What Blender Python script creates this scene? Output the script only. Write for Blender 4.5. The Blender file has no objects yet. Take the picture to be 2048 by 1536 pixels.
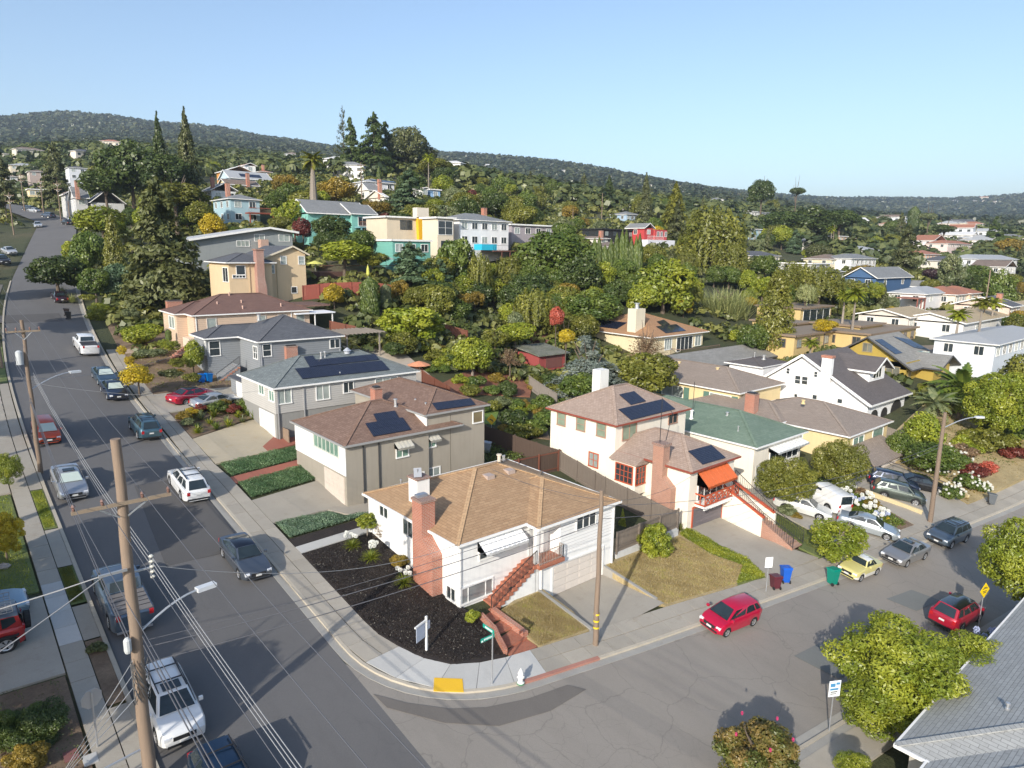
import bpy, math, random
import numpy as np
from mathutils import Vector, Matrix
rnd = random.Random(7)
S = bpy.context.scene
COL = S.collection
R_ = math.radians
# ------------------------------------------------------------ camera
CAM = np.array([-20.265, -22.249, 21.5])
FW = np.array([.652, .758, 0.]); RT = np.array([.758, -.652, 0.]); UPW = np.array([0, 0, 1.])
PITCH, ROLL, FPX = R_(11.07), R_(0.8), 1365.0
cam = bpy.data.cameras.new('camera'); camo = bpy.data.objects.new('camera', cam); COL.objects.link(camo)
cam.sensor_width = 36; cam.lens = 24.0; cam.clip_start = .3; cam.clip_end = 20000
cu = FW*math.sin(PITCH)+UPW*math.cos(PITCH); cf = FW*math.cos(PITCH)-UPW*math.sin(PITCH)
cX = RT*math.cos(ROLL)+cu*math.sin(ROLL); cY = cu*math.cos(ROLL)-RT*math.sin(ROLL)
camo.matrix_world = Matrix(((cX[0], cY[0], -cf[0], CAM[0]), (cX[1], cY[1], -cf[1], CAM[1]), (cX[2], cY[2], -cf[2], CAM[2]), (0, 0, 0, 1)))
S.camera = camo
# ------------------------------------------------------------ sky and sun
SUN_EL = R_(25.0); SHD = Vector((.889, .458, 0)).normalized()          # where shadows fall
w = bpy.data.worlds.new('World'); S.world = w; w.use_nodes = True
nt = w.node_tree; bg = nt.nodes['Background']; bg.inputs[1].default_value = .15
sky = nt.nodes.new('ShaderNodeTexSky'); sky.sky_type = 'NISHITA'; sky.sun_disc = False
sky.sun_elevation = SUN_EL; sky.sun_rotation = math.atan2(-SHD.x, -SHD.y)
sky.air_density = 1.0; sky.dust_density = 1.5; sky.ozone_density = 1.8; sky.altitude = 50
nt.links.new(sky.outputs[0], bg.inputs[0])
sl = bpy.data.lights.new('sun', 'SUN'); sl.energy = 4.2; sl.angle = R_(.53); sl.color = (1, .94, .84)
so = bpy.data.objects.new('sun', sl); COL.objects.link(so); so.location = (-60, -40, 60)
so.rotation_euler = Vector((-SHD.x*math.cos(SUN_EL), -SHD.y*math.cos(SUN_EL), math.sin(SUN_EL))).to_track_quat('Z', 'Y').to_euler()
vs = S.view_settings; vs.view_transform = 'Standard'; vs.look = 'None'; vs.exposure = .55; vs.gamma = 1; vs.use_curve_mapping = False
# ------------------------------------------------------------ projection helpers
def ray(px, py):
    u, v = px-1024, py-768
    d = (cX*u - cY*v)/FPX + cf
    return d
def at(px, py, D):
    d = ray(px, py); t = D/(d@FW)
    return CAM+d*t, t
def proj(P):
    q = np.asarray(P)-CAM
    return 1024+FPX*(q@cX)/(q@cf), 768-FPX*(q@cY)/(q@cf)
# ------------------------------------------------------------ terrain
def plane(x, y): return -.03*x+.125*y
CTRL = [  # pixel x, pixel y, forward distance
 (560,597,105),(470,509,130),(470,455,160),(640,498,145),(800,548,122),(880,523,140),(990,548,142),(1100,505,155),(1230,505,210),
 (1310,494,215),(1270,442,300),(200,432,215),(60,350,380),(70,322,430),(150,322,430),(205,318,450),(500,352,300),(480,380,235),(450,392,205),
 (740,405,205),(730,385,260),(610,352,380),(670,350,400),(750,350,330),(830,352,330),(1495,476,330),(1550,535,240),(1690,498,330),
 (1720,522,300),(1750,545,240),(1865,547,300),(1900,505,380),(1800,602,175),(1860,616,165),(1940,548,260),(1950,473,550),(2030,600,220),
 (1600,655,135),(1720,695,115),(1850,655,140),(2000,700,118),(1500,640,140),(1330,620,130),(1120,605,130),(1190,722,104),(1330,735,104),(1000,640,118),(900,620,112),
 (700,600,105),(700,560,112),(330,600,108),(60,418,290),(20,400,330),(0,250,2000),(0,330,700),(100,236,2000),(100,300,900),(200,240,2000),(200,305,800),
 (320,258,2100),(320,310,850),(430,262,2200),(430,318,800),(520,284,2200),(520,325,750),(600,290,2300),(600,332,800),(680,310,2300),(700,340,700),
 (880,316,2300),(900,375,700),(960,320,2200),(1000,380,650),(1100,332,2000),(1100,390,600),(1190,344,1900),(1200,400,550),(1280,364,2000),(1330,372,2100),
 (1350,420,550),(1420,385,2300),(1500,393,2500),(1500,430,550),(1600,402,3200),(1600,440,550),(1700,405,3500),(1700,455,700),(1800,404,3500),(1800,452,900),
 (1900,414,3500),(1900,450,1100),(1960,404,3500),(2048,398,3500),(2048,455,1100),(2040,478,600),(1250,395,900),(1420,410,900),(1600,425,1100),(1750,440,1500),(1950,440,1900),
 (500,300,1300),(200,285,1300),(0,300,1100),(900,350,1200),(1100,365,1100),(-500,330,900),(-500,240,2200),(2500,450,900),(2500,400,3500)]
def _uv(x, y):
    X = np.asarray(x, float)-CAM[0]; Y = np.asarray(y, float)-CAM[1]
    f = X*FW[0]+Y*FW[1]; r = X*RT[0]+Y*RT[1]; d = np.sqrt(f*f+r*r)+1e-6
    return np.arctan2(r, f)*2.2, np.log(d), d
_c = []
for px_, py_, D_ in CTRL:
    P_, _ = at(px_, py_, D_); _c.append((P_[0], P_[1], P_[2]))
for D_ in (15, 30, 45, 62, 80):
    for a_ in (-75, -55, -40, -20, 0, 20, 40, 55, 75):
        a = R_(a_); q = CAM[:2]+(FW[:2]*math.cos(a)+RT[:2]*math.sin(a))*D_; _c.append((q[0], q[1], plane(*q)))
for y_ in (95, 120, 150, 185, 225, 270): _c.append((-10+(y_-95)*.08, y_, plane(-10, y_)))     # the long street climbs evenly
for a_ in range(-38, 40, 8):                                                     # behind the ridges the land falls away
    a = R_(a_); q = CAM[:2]+(FW[:2]*math.cos(a)+RT[:2]*math.sin(a))*6500; _c.append((q[0], q[1], 60))
_c = np.array(_c); _u, _v, _d = _uv(_c[:, 0], _c[:, 1])
_t = (_c[:, 2]-plane(_c[:, 0], _c[:, 1]))/_d
def _phi(r2): return np.where(r2 > 1e-9, .5*r2*np.log(np.maximum(r2, 1e-9)), 0.)
_n = len(_c); _K = _phi((_u[:, None]-_u)**2+(_v[:, None]-_v)**2)+np.eye(_n)*2e-3
_Pm = np.stack([np.ones(_n), _u, _v], 1)
_A = np.block([[_K, _Pm], [_Pm.T, np.zeros((3, 3))]]); _w = np.linalg.solve(_A, np.concatenate([_t, np.zeros(3)]))
PADS = []   # x0,y0,x1,y1, function z(x,y): ground cut down to this level
def T(x, y, pads=False):
    x = np.asarray(x, float); y = np.asarray(y, float); sh = x.shape; x = x.ravel(); y = y.ravel()
    u, v, d = _uv(x, y); u = np.clip(u, -3.4, 3.4)
    out = np.empty_like(u)
    for i in range(0, len(u), 8000):
        s = slice(i, i+8000)
        out[s] = _phi((u[s, None]-_u)**2+(v[s, None]-_v)**2)@_w[:_n]+_w[_n]+_w[_n+1]*u[s]+_w[_n+2]*v[s]
    k = np.clip((d-58)/35, 0, 1); k = k*k*(3-2*k)
    f = np.cos(np.clip(u/2.2, -3.14, 3.14)); k = k*np.clip((f+.2)/.3, 0, 1)
    z = plane(x, y)+out*d*k
    z = np.where(f < -.1, np.maximum(z, -25), z)
    if pads:
        for (a, b, c, e, fn) in PADS:
            m = (x > a) & (x < c) & (y > b) & (y < e); z = np.where(m, fn(x, y)-.3, z)
    return z.reshape(sh)
def Tz(x, y): return float(T(np.array([x]), np.array([y]))[0])
def G(px, py, lo=20, hi=4000):       # where a line of sight meets the ground
    d = ray(px, py)
    ts = np.exp(np.linspace(math.log(lo), math.log(hi), 700)); P = CAM+ts[:, None]*d
    below = P[:, 2] < T(P[:, 0], P[:, 1])
    i = int(np.argmax(below)) if below.any() else len(ts)-1
    a, b = ts[max(i-1, 0)], ts[i]
    for _ in range(12):
        m = (a+b)/2; q = CAM+m*d
        if q[2] < Tz(q[0], q[1]): b = m
        else: a = m
    q = CAM+b*d; return (q[0], q[1], Tz(q[0], q[1]))
# ------------------------------------------------------------ materials
MATS = {}
def newmat(name):
    m = bpy.data.materials.new(name); m.use_nodes = True; n = m.node_tree; n.nodes.clear()
    out = n.nodes.new('ShaderNodeOutputMaterial'); b = n.nodes.new('ShaderNodeBsdfPrincipled'); n.links.new(b.outputs[0], out.inputs[0])
    return m, n, b, out
def N(n, t, **k):
    x = n.nodes.new('ShaderNode'+t)
    for a, v in k.items():
        if a.startswith('i_'): x.inputs[a[2:].replace('_', ' ')].default_value = v
        else: setattr(x, a, v)
    return x
def ramp(n, fac, stops, interp='LINEAR'):
    r = N(n, 'ValToRGB'); r.color_ramp.interpolation = interp; e = r.color_ramp.elements
    while len(e) < len(stops): e.new(.5)
    for i, (p, c) in enumerate(stops): e[i].position = p; e[i].color = (*c, 1) if len(c) == 3 else c
    n.links.new(fac, r.inputs[0]); return r.outputs[0]
def mixc(n, fac, a, b, typ='MIX'):
    m = N(n, 'Mix', data_type='RGBA', blend_type=typ)
    for s, v in ((0, fac), (6, a), (7, b)):
        if hasattr(v, 'node'): n.links.new(v, m.inputs[s])
        else: m.inputs[s].default_value = v if s == 0 else (*v, 1)
    return m.outputs[2]
def coord(n, kind='Object', scale=None):
    c = N(n, 'TexCoord'); o = c.outputs[kind]
    if scale:
        m = N(n, 'Mapping'); m.inputs['Scale'].default_value = scale; n.links.new(o, m.inputs[0]); o = m.outputs[0]
    return o
def noise(n, vec, scale, detail=4, rough=.55):
    t = N(n, 'TexNoise'); t.inputs['Scale'].default_value = scale; t.inputs['Detail'].default_value = detail; t.inputs['Roughness'].default_value = rough
    n.links.new(vec, t.inputs['Vector']); return t.outputs['Fac']
def bump(n, b, h, s=.3, d=.02):
    x = N(n, 'Bump'); x.inputs['Strength'].default_value = s; x.inputs['Distance'].default_value = d
    n.links.new(h, x.inputs['Height']); n.links.new(x.outputs[0], b.inputs['Normal'])
def sc(c, k): return tuple(min(1, v*k) for v in c)
def M(kind, c=(.5, .5, .5), c2=None, r=.8, **k):
    key = (kind, tuple(c), tuple(c2) if c2 else None, r, tuple(sorted(k.items())))
    if key in MATS: return MATS[key]
    m, n, b, out = newmat(kind+'_'+str(len(MATS))); L = n.links; b.inputs['Roughness'].default_value = r
    if kind == 'plain':
        o = coord(n); f = noise(n, o, 1.7); L.new(mixc(n, f, sc(c, .9), sc(c, 1.08)), b.inputs['Base Color'])
    elif kind == 'flat':
        b.inputs['Base Color'].default_value = (*c, 1)
    elif kind == 'metal':
        b.inputs['Base Color'].default_value = (*c, 1); b.inputs['Metallic'].default_value = .7
    elif kind == 'paint':       # car paint
        b.inputs['Base Color'].default_value = (*c, 1); b.inputs['Metallic'].default_value = k.get('met', .3); b.inputs['Roughness'].default_value = .32
        b.inputs['Coat Weight'].default_value = .8; b.inputs['Coat Roughness'].default_value = .05
    elif kind == 'glass':
        b.inputs['Base Color'].default_value = (*c, 1); b.inputs['Roughness'].default_value = .06; b.inputs['Specular IOR Level'].default_value = .8
        o = coord(n); f = noise(n, o, .9, 2); L.new(mixc(n, f, sc(c, .45), sc(c, 1.5)), b.inputs['Base Color'])
    elif kind == 'stucco':
        o = coord(n); f = noise(n, o, .6, 5); g = noise(n, o, 30, 3)
        v = noise(n, coord(n, 'Object', (2.5, 2.5, .25)), 1.6, 4)
        col = mixc(n, f, sc(c, .88), sc(c, 1.06)); col = mixc(n, ramp(n, v, [(.45, (0, 0, 0)), (.8, (.35, .35, .35))]), col, sc(c, .72))
        L.new(col, b.inputs['Base Color']); bump(n, b, g, .25, .01)
    elif kind == 'siding':
        uv = N(n, 'UVMap'); s = N(n, 'SeparateXYZ'); L.new(uv.outputs[0], s.inputs[0])
        mm = N(n, 'Math', operation='MULTIPLY'); L.new(s.outputs[1], mm.inputs[0]); mm.inputs[1].default_value = 1/k.get('w', .2)
        fr = N(n, 'Math', operation='FRACT'); L.new(mm.outputs[0], fr.inputs[0])
        f = noise(n, coord(n), .8, 4)
        col = mixc(n, f, sc(c, .92), sc(c, 1.06)); line = ramp(n, fr.outputs[0], [(0, (1, 1, 1)), (.07, (1, 1, 1)), (.12, (0, 0, 0))])
        L.new(mixc(n, line, col, sc(c, .55)), b.inputs['Base Color']); bump(n, b, fr.outputs[0], .5, .03)
    elif kind in ('shingle', 'brick', 'paver'):
        uv = N(n, 'UVMap'); t = N(n, 'TexBrick'); L.new(uv.outputs[0], t.inputs['Vector'])
        bw, rh, mo = {'shingle': (.42, .17, .012), 'brick': (.24, .085, .014), 'paver': (.22, .11, .012)}[kind]
        t.inputs['Scale'].default_value = 1; t.inputs['Brick Width'].default_value = k.get('bw', bw); t.inputs['Row Height'].default_value = k.get('rh', rh)
        t.inputs['Mortar Size'].default_value = mo; t.inputs['Mortar Smooth'].default_value = .2; t.inputs['Bias'].default_value = k.get('bias', 0.)
        c2 = c2 or sc(c, .7)
        t.inputs['Color1'].default_value = (*c, 1); t.inputs['Color2'].default_value = (*c2, 1)
        t.inputs['Mortar'].default_value = (*(k.get('mortar') or (sc(c, .45) if kind == 'shingle' else (.42, .38, .33))), 1)
        o = coord(n); f = noise(n, o, .35, 5); g = noise(n, o, 5, 3)
        col = mixc(n, ramp(n, f, [(.35, (0, 0, 0)), (.7, (.5, .5, .5))]), t.outputs[0], sc(c, .78)); col = mixc(n, g, col, sc(c, 1.25), 'MIX') if 0 else mixc(n, .35, col, mixc(n, g, (.25, .25, .25), (.78, .78, .78)), 'OVERLAY')
        L.new(col, b.inputs['Base Color'])
        sp = N(n, 'SeparateXYZ'); L.new(uv.outputs[0], sp.inputs[0]); q = N(n, 'Math', operation='DIVIDE'); L.new(sp.outputs[1], q.inputs[0]); q.inputs[1].default_value = k.get('rh', rh)
        fr = N(n, 'Math', operation='FRACT'); L.new(q.outputs[0], fr.inputs[0])
        if kind == 'shingle': bump(n, b, fr.outputs[0], .6, -.03)
        else: bump(n, b, t.outputs['Fac'], .6, -.015)
    elif kind == 'wood':
        o = coord(n, 'Object', k.get('sc', (6, 6, .6))); f = noise(n, o, 2.2, 6, .7); g = noise(n, coord(n), .5, 3)
        gi = N(n, 'ObjectInfo')
        col = mixc(n, f, sc(c, .55), sc(c, 1.35)); col = mixc(n, g, col, sc(c2 or c, .9)); col = mixc(n, .3, col, mixc(n, gi.outputs['Random'], (.3, .3, .3), (.7, .7, .7)), 'OVERLAY')
        L.new(col, b.inputs['Base Color']); bump(n, b, f, .5, .02)
    elif kind == 'concrete':
        o = coord(n); f = noise(n, o, .45, 6, .65); g = noise(n, o, 14, 4); st = noise(n, o, 1.3, 5, .7); gi = N(n, 'ObjectInfo')
        col = mixc(n, f, sc(c, .78), sc(c, 1.12)); col = mixc(n, ramp(n, st, [(.55, (0, 0, 0)), (.75, (.5, .5, .5))]), col, sc(c2 or (c[0]*.62, c[1]*.6, c[2]*.55), 1))
        col = mixc(n, .25, col, mixc(n, gi.outputs['Random'], (.36, .36, .36), (.66, .66, .66)), 'OVERLAY'); col = mixc(n, .15, col, mixc(n, g, (.2, .2, .2), (.8, .8, .8)), 'OVERLAY')
        L.new(col, b.inputs['Base Color']); bump(n, b, g, .2, .01)
    elif kind == 'asphalt':
        o = coord(n); f = noise(n, o, .11, 6, .6); g = noise(n, o, 22, 4, .7); st = noise(n, coord(n, 'Object', (1, .22, 1)), .5, 5, .7)
        wv = N(n, 'TexNoise'); wv.inputs['Scale'].default_value = .9; wv.inputs['Detail'].default_value = 4; L.new(o, wv.inputs['Vector'])
        ad = mixc(n, .85, o, wv.outputs['Color'], 'ADD') 
        vo = N(n, 'TexVoronoi', feature='DISTANCE_TO_EDGE'); vo.inputs['Scale'].default_value = k.get('cs', .28); L.new(ad, vo.inputs['Vector'])
        v2 = N(n, 'TexVoronoi', feature='DISTANCE_TO_EDGE'); v2.inputs['Scale'].default_value = .95; L.new(ad, v2.inputs['Vector'])
        cm = noise(n, o, .08, 2)
        col = mixc(n, f, sc(c, .78), sc(c, 1.18)); col = mixc(n, ramp(n, st, [(.5, (0, 0, 0)), (.8, (.45, .45, .45))]), col, sc(c, .72))
        col = mixc(n, .3, col, mixc(n, g, (.1, .1, .1), (.9, .9, .9)), 'OVERLAY')
        cr = ramp(n, vo.outputs[0], [(0, (1, 1, 1)), (.004, (.6, .6, .6)), (.009, (0, 0, 0))]); cr2 = ramp(n, v2.outputs[0], [(0, (.6, .6, .6)), (.008, (.4, .4, .4)), (.02, (0, 0, 0))])
        msk = ramp(n, cm, [(.5, (0, 0, 0)), (.62, (1, 1, 1))])
        k2 = mixc(n, msk, (0, 0, 0), cr2); tot = mixc(n, 1., cr, k2, 'LIGHTEN')
        tot = mixc(n, k.get('cr', 0), (0, 0, 0), tot)
        L.new(mixc(n, tot, col, sc(c, .28)), b.inputs['Base Color']); bump(n, b, g, .35, .015)
    elif kind == 'soil':
        o = coord(n); f = noise(n, o, .5, 6, .65); g = noise(n, o, 7, 5, .75); h = noise(n, o, 26, 3, .8)
        c2 = c2 or sc(c, 1.6)
        col = mixc(n, ramp(n, f, [(.35, (0, 0, 0)), (.68, (1, 1, 1))]), c, c2); col = mixc(n, .55, col, mixc(n, g, (.05, .05, .05), (.95, .95, .95)), 'OVERLAY'); col = mixc(n, .5, col, mixc(n, h, (.05, .05, .05), (.95, .95, .95)), 'OVERLAY')
        L.new(col, b.inputs['Base Color']); bump(n, b, mixc(n, .5, g, h), 1., .06)
    elif kind == 'land':
        o = coord(n); f = noise(n, o, .035, 8, .62); f2 = noise(n, o, .4, 6, .7); g = noise(n, o, 2.5, 5, .75)
        col = ramp(n, f, [(.38, (.030, .042, .014)), (.5, (.055, .06, .022)), (.62, (.10, .085, .045)), (.8, (.17, .14, .085))])
        col = mixc(n, ramp(n, f2, [(.4, (0, 0, 0)), (.7, (.8, .8, .8))]), col, (.05, .06, .02)); col = mixc(n, .6, col, mixc(n, g, (.05, .05, .05), (.95, .95, .95)), 'OVERLAY')
        L.new(col, b.inputs['Base Color']); bump(n, b, g, .8, .3); b.inputs['Roughness'].default_value = .95
    elif kind == 'leaf':
        at_ = N(n, 'Attribute', attribute_name='tint'); gi = N(n, 'ObjectInfo'); c2 = c2 or (c[0]*1.7, c[1]*1.35, c[2])
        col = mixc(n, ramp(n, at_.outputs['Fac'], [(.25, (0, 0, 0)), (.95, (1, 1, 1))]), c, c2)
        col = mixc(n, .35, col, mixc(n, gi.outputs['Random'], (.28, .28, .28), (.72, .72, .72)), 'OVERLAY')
        df = N(n, 'BsdfDiffuse'); tr = N(n, 'BsdfTranslucent'); gl = N(n, 'BsdfGlossy'); gl.inputs['Roughness'].default_value = .45
        gl.inputs['Color'].default_value = (.8, .8, .75, 1)
        L.new(col, df.inputs[0]); L.new(mixc(n, 1., col, (1., 1., .55), 'MULTIPLY'), tr.inputs[0])
        m1 = N(n, 'MixShader'); m1.inputs[0].default_value = .28; L.new(df.outputs[0], m1.inputs[1]); L.new(tr.outputs[0], m1.inputs[2])
        m2 = N(n, 'MixShader'); m2.inputs[0].default_value = k.get('gl', .05); L.new(m1.outputs[0], m2.inputs[1]); L.new(gl.outputs[0], m2.inputs[2])
        L.new(m2.outputs[0], out.inputs[0]); n.nodes.remove(b)
    elif kind == 'solar':
        uv = N(n, 'UVMap'); t = N(n, 'TexBrick'); L.new(uv.outputs[0], t.inputs['Vector']); t.offset = 0
        t.inputs['Scale'].default_value = 1; t.inputs['Brick Width'].default_value = .165; t.inputs['Row Height'].default_value = .165; t.inputs['Mortar Size'].default_value = .008
        t.inputs['Color1'].default_value = (.010, .014, .030, 1); t.inputs['Color2'].default_value = (.014, .018, .040, 1); t.inputs['Mortar'].default_value = (*c, 1)
        L.new(t.outputs[0], b.inputs['Base Color']); b.inputs['Roughness'].default_value = .12
    MATS[key] = m; return m
# ------------------------------------------------------------ mesh builder
class MB:
    def __init__(s): s.v = []; s.f = []; s.m = []
    def add(s, vs_, fs, mi=0):
        o = len(s.v); s.v += [tuple(map(float, p)) for p in vs_]; s.f += [tuple(o+i for i in f) for f in fs]; s.m += [mi]*len(fs); return s
    def box(s, x0, y0, z0, x1, y1, z1, mi=0):
        return s.add([(x0, y0, z0), (x1, y0, z0), (x1, y1, z0), (x0, y1, z0), (x0, y0, z1), (x1, y0, z1), (x1, y1, z1), (x0, y1, z1)],
                     [(3, 2, 1, 0), (4, 5, 6, 7), (0, 1, 5, 4), (1, 2, 6, 5), (2, 3, 7, 6), (3, 0, 4, 7)], mi)
    def bar(s, p, q, w_, h, mi=0, up=(0, 0, 1)):
        p, q, up = Vector(p), Vector(q), Vector(up); d = (q-p).normalized(); a = d.cross(up)
        a = a.normalized() if a.length > 1e-4 else Vector((1, 0, 0)); b = a.cross(d).normalized(); a = a*w_/2; b = b*h/2
        return s.add([p-a-b, p+a-b, p+a+b, p-a+b, q-a-b, q+a-b, q+a+b, q-a+b], [(3, 2, 1, 0), (4, 5, 6, 7), (0, 1, 5, 4), (1, 2, 6, 5), (2, 3, 7, 6), (3, 0, 4, 7)], mi)
    def prism(s, pts, z0, z1, mi=0):      # pts counter-clockwise; z0,z1 numbers or lists
        n = len(pts); a = z0 if hasattr(z0, '__len__') else [z0]*n; b = z1 if hasattr(z1, '__len__') else [z1]*n
        vs_ = [(p[0], p[1], a[i]) for i, p in enumerate(pts)]+[(p[0], p[1], b[i]) for i, p in enumerate(pts)]
        return s.add(vs_, [tuple(range(n-1, -1, -1)), tuple(range(n, 2*n))]+[(i, (i+1) % n, n+(i+1) % n, n+i) for i in range(n)], mi)
    def tube(s, pts, rad, seg=8, mi=0, cap=True):
        pts = [Vector(p) for p in pts]; n = len(pts); rs = rad if hasattr(rad, '__len__') else [rad]*n; vs_ = []; ref = None
        for i, p in enumerate(pts):
            d = (pts[min(i+1, n-1)]-pts[max(i-1, 0)]).normalized()
            a = d.cross(Vector((0, 0, 1)) if abs(d.z) < .93 else Vector((1, 0, 0))).normalized()
            if ref and a.dot(ref) < 0: a = -a
            ref = a; b = d.cross(a).normalized()
            vs_ += [p+(a*math.cos(2*math.pi*k/seg)+b*math.sin(2*math.pi*k/seg))*rs[i] for k in range(seg)]
        fs = [(i*seg+k, i*seg+(k+1) % seg, (i+1)*seg+(k+1) % seg, (i+1)*seg+k) for i in range(n-1) for k in range(seg)]
        if cap: fs += [tuple(range(seg-1, -1, -1)), tuple(range((n-1)*seg, n*seg))]
        return s.add(vs_, fs, mi)
    def lathe(s, c, prof, seg=12, mi=0):  # prof: (r,z) pairs about vertical axis at c
        vs_ = [(c[0]+r*math.cos(2*math.pi*k/seg), c[1]+r*math.sin(2*math.pi*k/seg), c[2]+z) for r, z in prof for k in range(seg)]; n = len(prof)
        fs = [(i*seg+k, i*seg+(k+1) % seg, (i+1)*seg+(k+1) % seg, (i+1)*seg+k) for i in range(n-1) for k in range(seg)]+[tuple(range(seg-1, -1, -1)), tuple(range((n-1)*seg, n*seg))]
        return s.add(vs_, fs, mi)
    def mesh(s, name, mats, off=(0, 0, 0), smooth=False, uv=True):
        me = bpy.data.meshes.new(name); v = np.array(s.v, float).reshape(-1, 3)-np.array(off)
        me.from_pydata(v.tolist(), [], s.f)
        for m_ in (mats if isinstance(mats, (list, tuple)) else [mats]): me.materials.append(m_)
        if len(me.materials) > 1: me.polygons.foreach_set('material_index', s.m)
        if smooth:
            me.polygons.foreach_set('use_smooth', [True]*len(me.polygons)); me.set_sharp_from_angle(angle=R_(38))
        if uv and me.loops:
            L = me.uv_layers.new(name='UVMap'); nl = len(me.loops)
            vi = np.empty(nl, int); me.loops.foreach_get('vertex_index', vi); nf = len(me.polygons)
            nr = np.empty(nf*3); me.polygons.foreach_get('normal', nr); nr = nr.reshape(-1, 3)
            lt = np.empty(nf, int); me.polygons.foreach_get('loop_total', lt); nr = np.repeat(nr, lt, 0); co = v[vi]
            u = np.cross([0, 0, 1.], nr); ln = np.linalg.norm(u, axis=1); flat = ln < .05; u[flat] = (1, 0, 0); ln[flat] = 1; u /= ln[:, None]; w_ = np.cross(nr, u)
            L.data.foreach_set('uv', np.stack([(co*u).sum(1), (co*w_).sum(1)], 1).ravel())
        me.update(); return me
    def build(s, name, mats, parent=None, smooth=False, off=None, uv=True):
        if off is None: off = OFF.get(parent.name, (0, 0, 0)) if parent else (0, 0, 0)
        o = bpy.data.objects.new(name, s.mesh(name, mats, off, smooth, uv)); COL.objects.link(o)
        if parent: o.parent = parent; OFF[o.name] = off
        return o
OFF = {}
def tag(o, label, cat, group=None, kind=None):
    if label: o['label'] = label
    if cat: o['category'] = cat
    if group: o['group'] = group
    if kind: o['kind'] = kind
    return o
def thing(name, label, cat, loc=(0, 0, 0), rz=0, group=None, local=False):
    o = bpy.data.objects.new(name, None); COL.objects.link(o); o.location = loc; o.rotation_euler = (0, 0, rz); o.empty_display_size = .2
    OFF[o.name] = (0, 0, 0) if local or rz else tuple(loc); return tag(o, label, cat, group)
def struct(o): o['kind'] = 'structure'; return o
def stuff(o): o['kind'] = 'stuff'; return o
def copy_tree(o, parent=None):
    c = o.copy(); COL.objects.link(c); c.parent = parent
    for ch in o.children: copy_tree(ch, c)
    return c
def npmesh(name, co, nper, mat, tint=None):     # co: (faces*nper,3)
    me = bpy.data.meshes.new(name); nv = len(co); nf = nv//nper
    me.vertices.add(nv); me.vertices.foreach_set('co', np.asarray(co, np.float32).ravel()); me.loops.add(nv); me.loops.foreach_set('vertex_index', np.arange(nv, dtype=np.int32))
    me.polygons.add(nf); me.polygons.foreach_set('loop_start', np.arange(0, nv, nper, dtype=np.int32))
    me.materials.append(mat)
    if tint is not None:
        a = me.attributes.new('tint', 'FLOAT', 'POINT'); a.data.foreach_set('value', np.repeat(np.asarray(tint, np.float32), nper))
    me.update(); me.validate(); return me
WHITE = (.80, .79, .76); TRIM = M('plain', (.78, .77, .74), r=.6); DARKM = M('flat', (.03, .03, .032), r=.5)
GLASS = M('glass', (.035, .045, .05), r=.06); GLASSB = M('glass', (.20, .27, .24), r=.1); GLASSC = M('glass', (.30, .34, .32), r=.1)
# ============================================================ ground
PADS.append((6.6, 1.3, 12.78, 7.2, lambda x, y: -.05+(x*0)+np.clip((6.3-y)/5.0, 0, 1)*(plane(x, 1.4)+.12)))   # level driveway of the white house
def grow(a, b, step, lim, g=1.052):
    m = list(np.arange(a, b+1e-6, step)); lo = []; s = step; c = a
    while c > -lim: s *= g; c -= s; lo.append(c)
    hi = []; s = step; c = m[-1]
    while c < lim: s *= g; c += s; hi.append(c)
    return np.array(lo[::-1]+m+hi)
gx = grow(-42, 92, .6, 7500); gy = grow(-36, 130, .6, 7500)
XX, YY = np.meshgrid(gx, gy); ZZ = T(XX, YY, True)
def xr(y): return -6.3+.0009*np.clip(np.asarray(y, float)-35, 0, 95)**2+.171*np.clip(np.asarray(y, float)-130, 0, 80)-.0016*np.clip(np.asarray(y, float)-190, 0, 200)**2
def xl(y): return -15.3+(xr(y)+6.3)*1.0
CN = np.array([(-6.3, 6.6), (-5.8, 4.7), (-4.8, 3.0), (-3.5, 1.75), (-2.1, .9), (-.1, .2), (3.2, -.3), (8, -1.05), (12.6, -1.65), (18.5, -2.4), (25.9, -3.3), (40, -4.9), (54.3, -6.4), (90, -10.2), (140, -15.5)])
def yn(x): return np.interp(x, CN[:, 0], CN[:, 1])
def ys(x): return np.where(np.asarray(x) < 1.5, -9.0-(1.5-np.asarray(x))**2*.55, -8.35-.104*np.asarray(x))
on_b = (XX > xl(YY)+.1) & (XX < xr(YY)-.1) & (YY < 290); on_a = (XX > -6.4) & (XX < 138) & (YY < yn(XX)-.1) & (YY > np.maximum(ys(XX), -36)+.1)
ZZ = np.where(on_b | on_a, ZZ-.35, ZZ)
nx, ny = len(gx), len(gy)
me = bpy.data.meshes.new('ground'); me.vertices.add(nx*ny); me.vertices.foreach_set('co', np.stack([XX, YY, ZZ], 2).astype(np.float32).ravel())
i = (np.arange(ny-1)[:, None]*nx+np.arange(nx-1)).ravel(); q = np.stack([i, i+1, i+nx+1, i+nx], 1).astype(np.int32)
me.loops.add(q.size); me.loops.foreach_set('vertex_index', q.ravel()); me.polygons.add(len(q)); me.polygons.foreach_set('loop_start', np.arange(0, q.size, 4, dtype=np.int32))
me.polygons.foreach_set('use_smooth', [True]*len(q)); me.materials.append(M('land')); me.update(); me.validate()
ground = struct(bpy.data.objects.new('ground', me)); COL.objects.link(ground)
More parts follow.
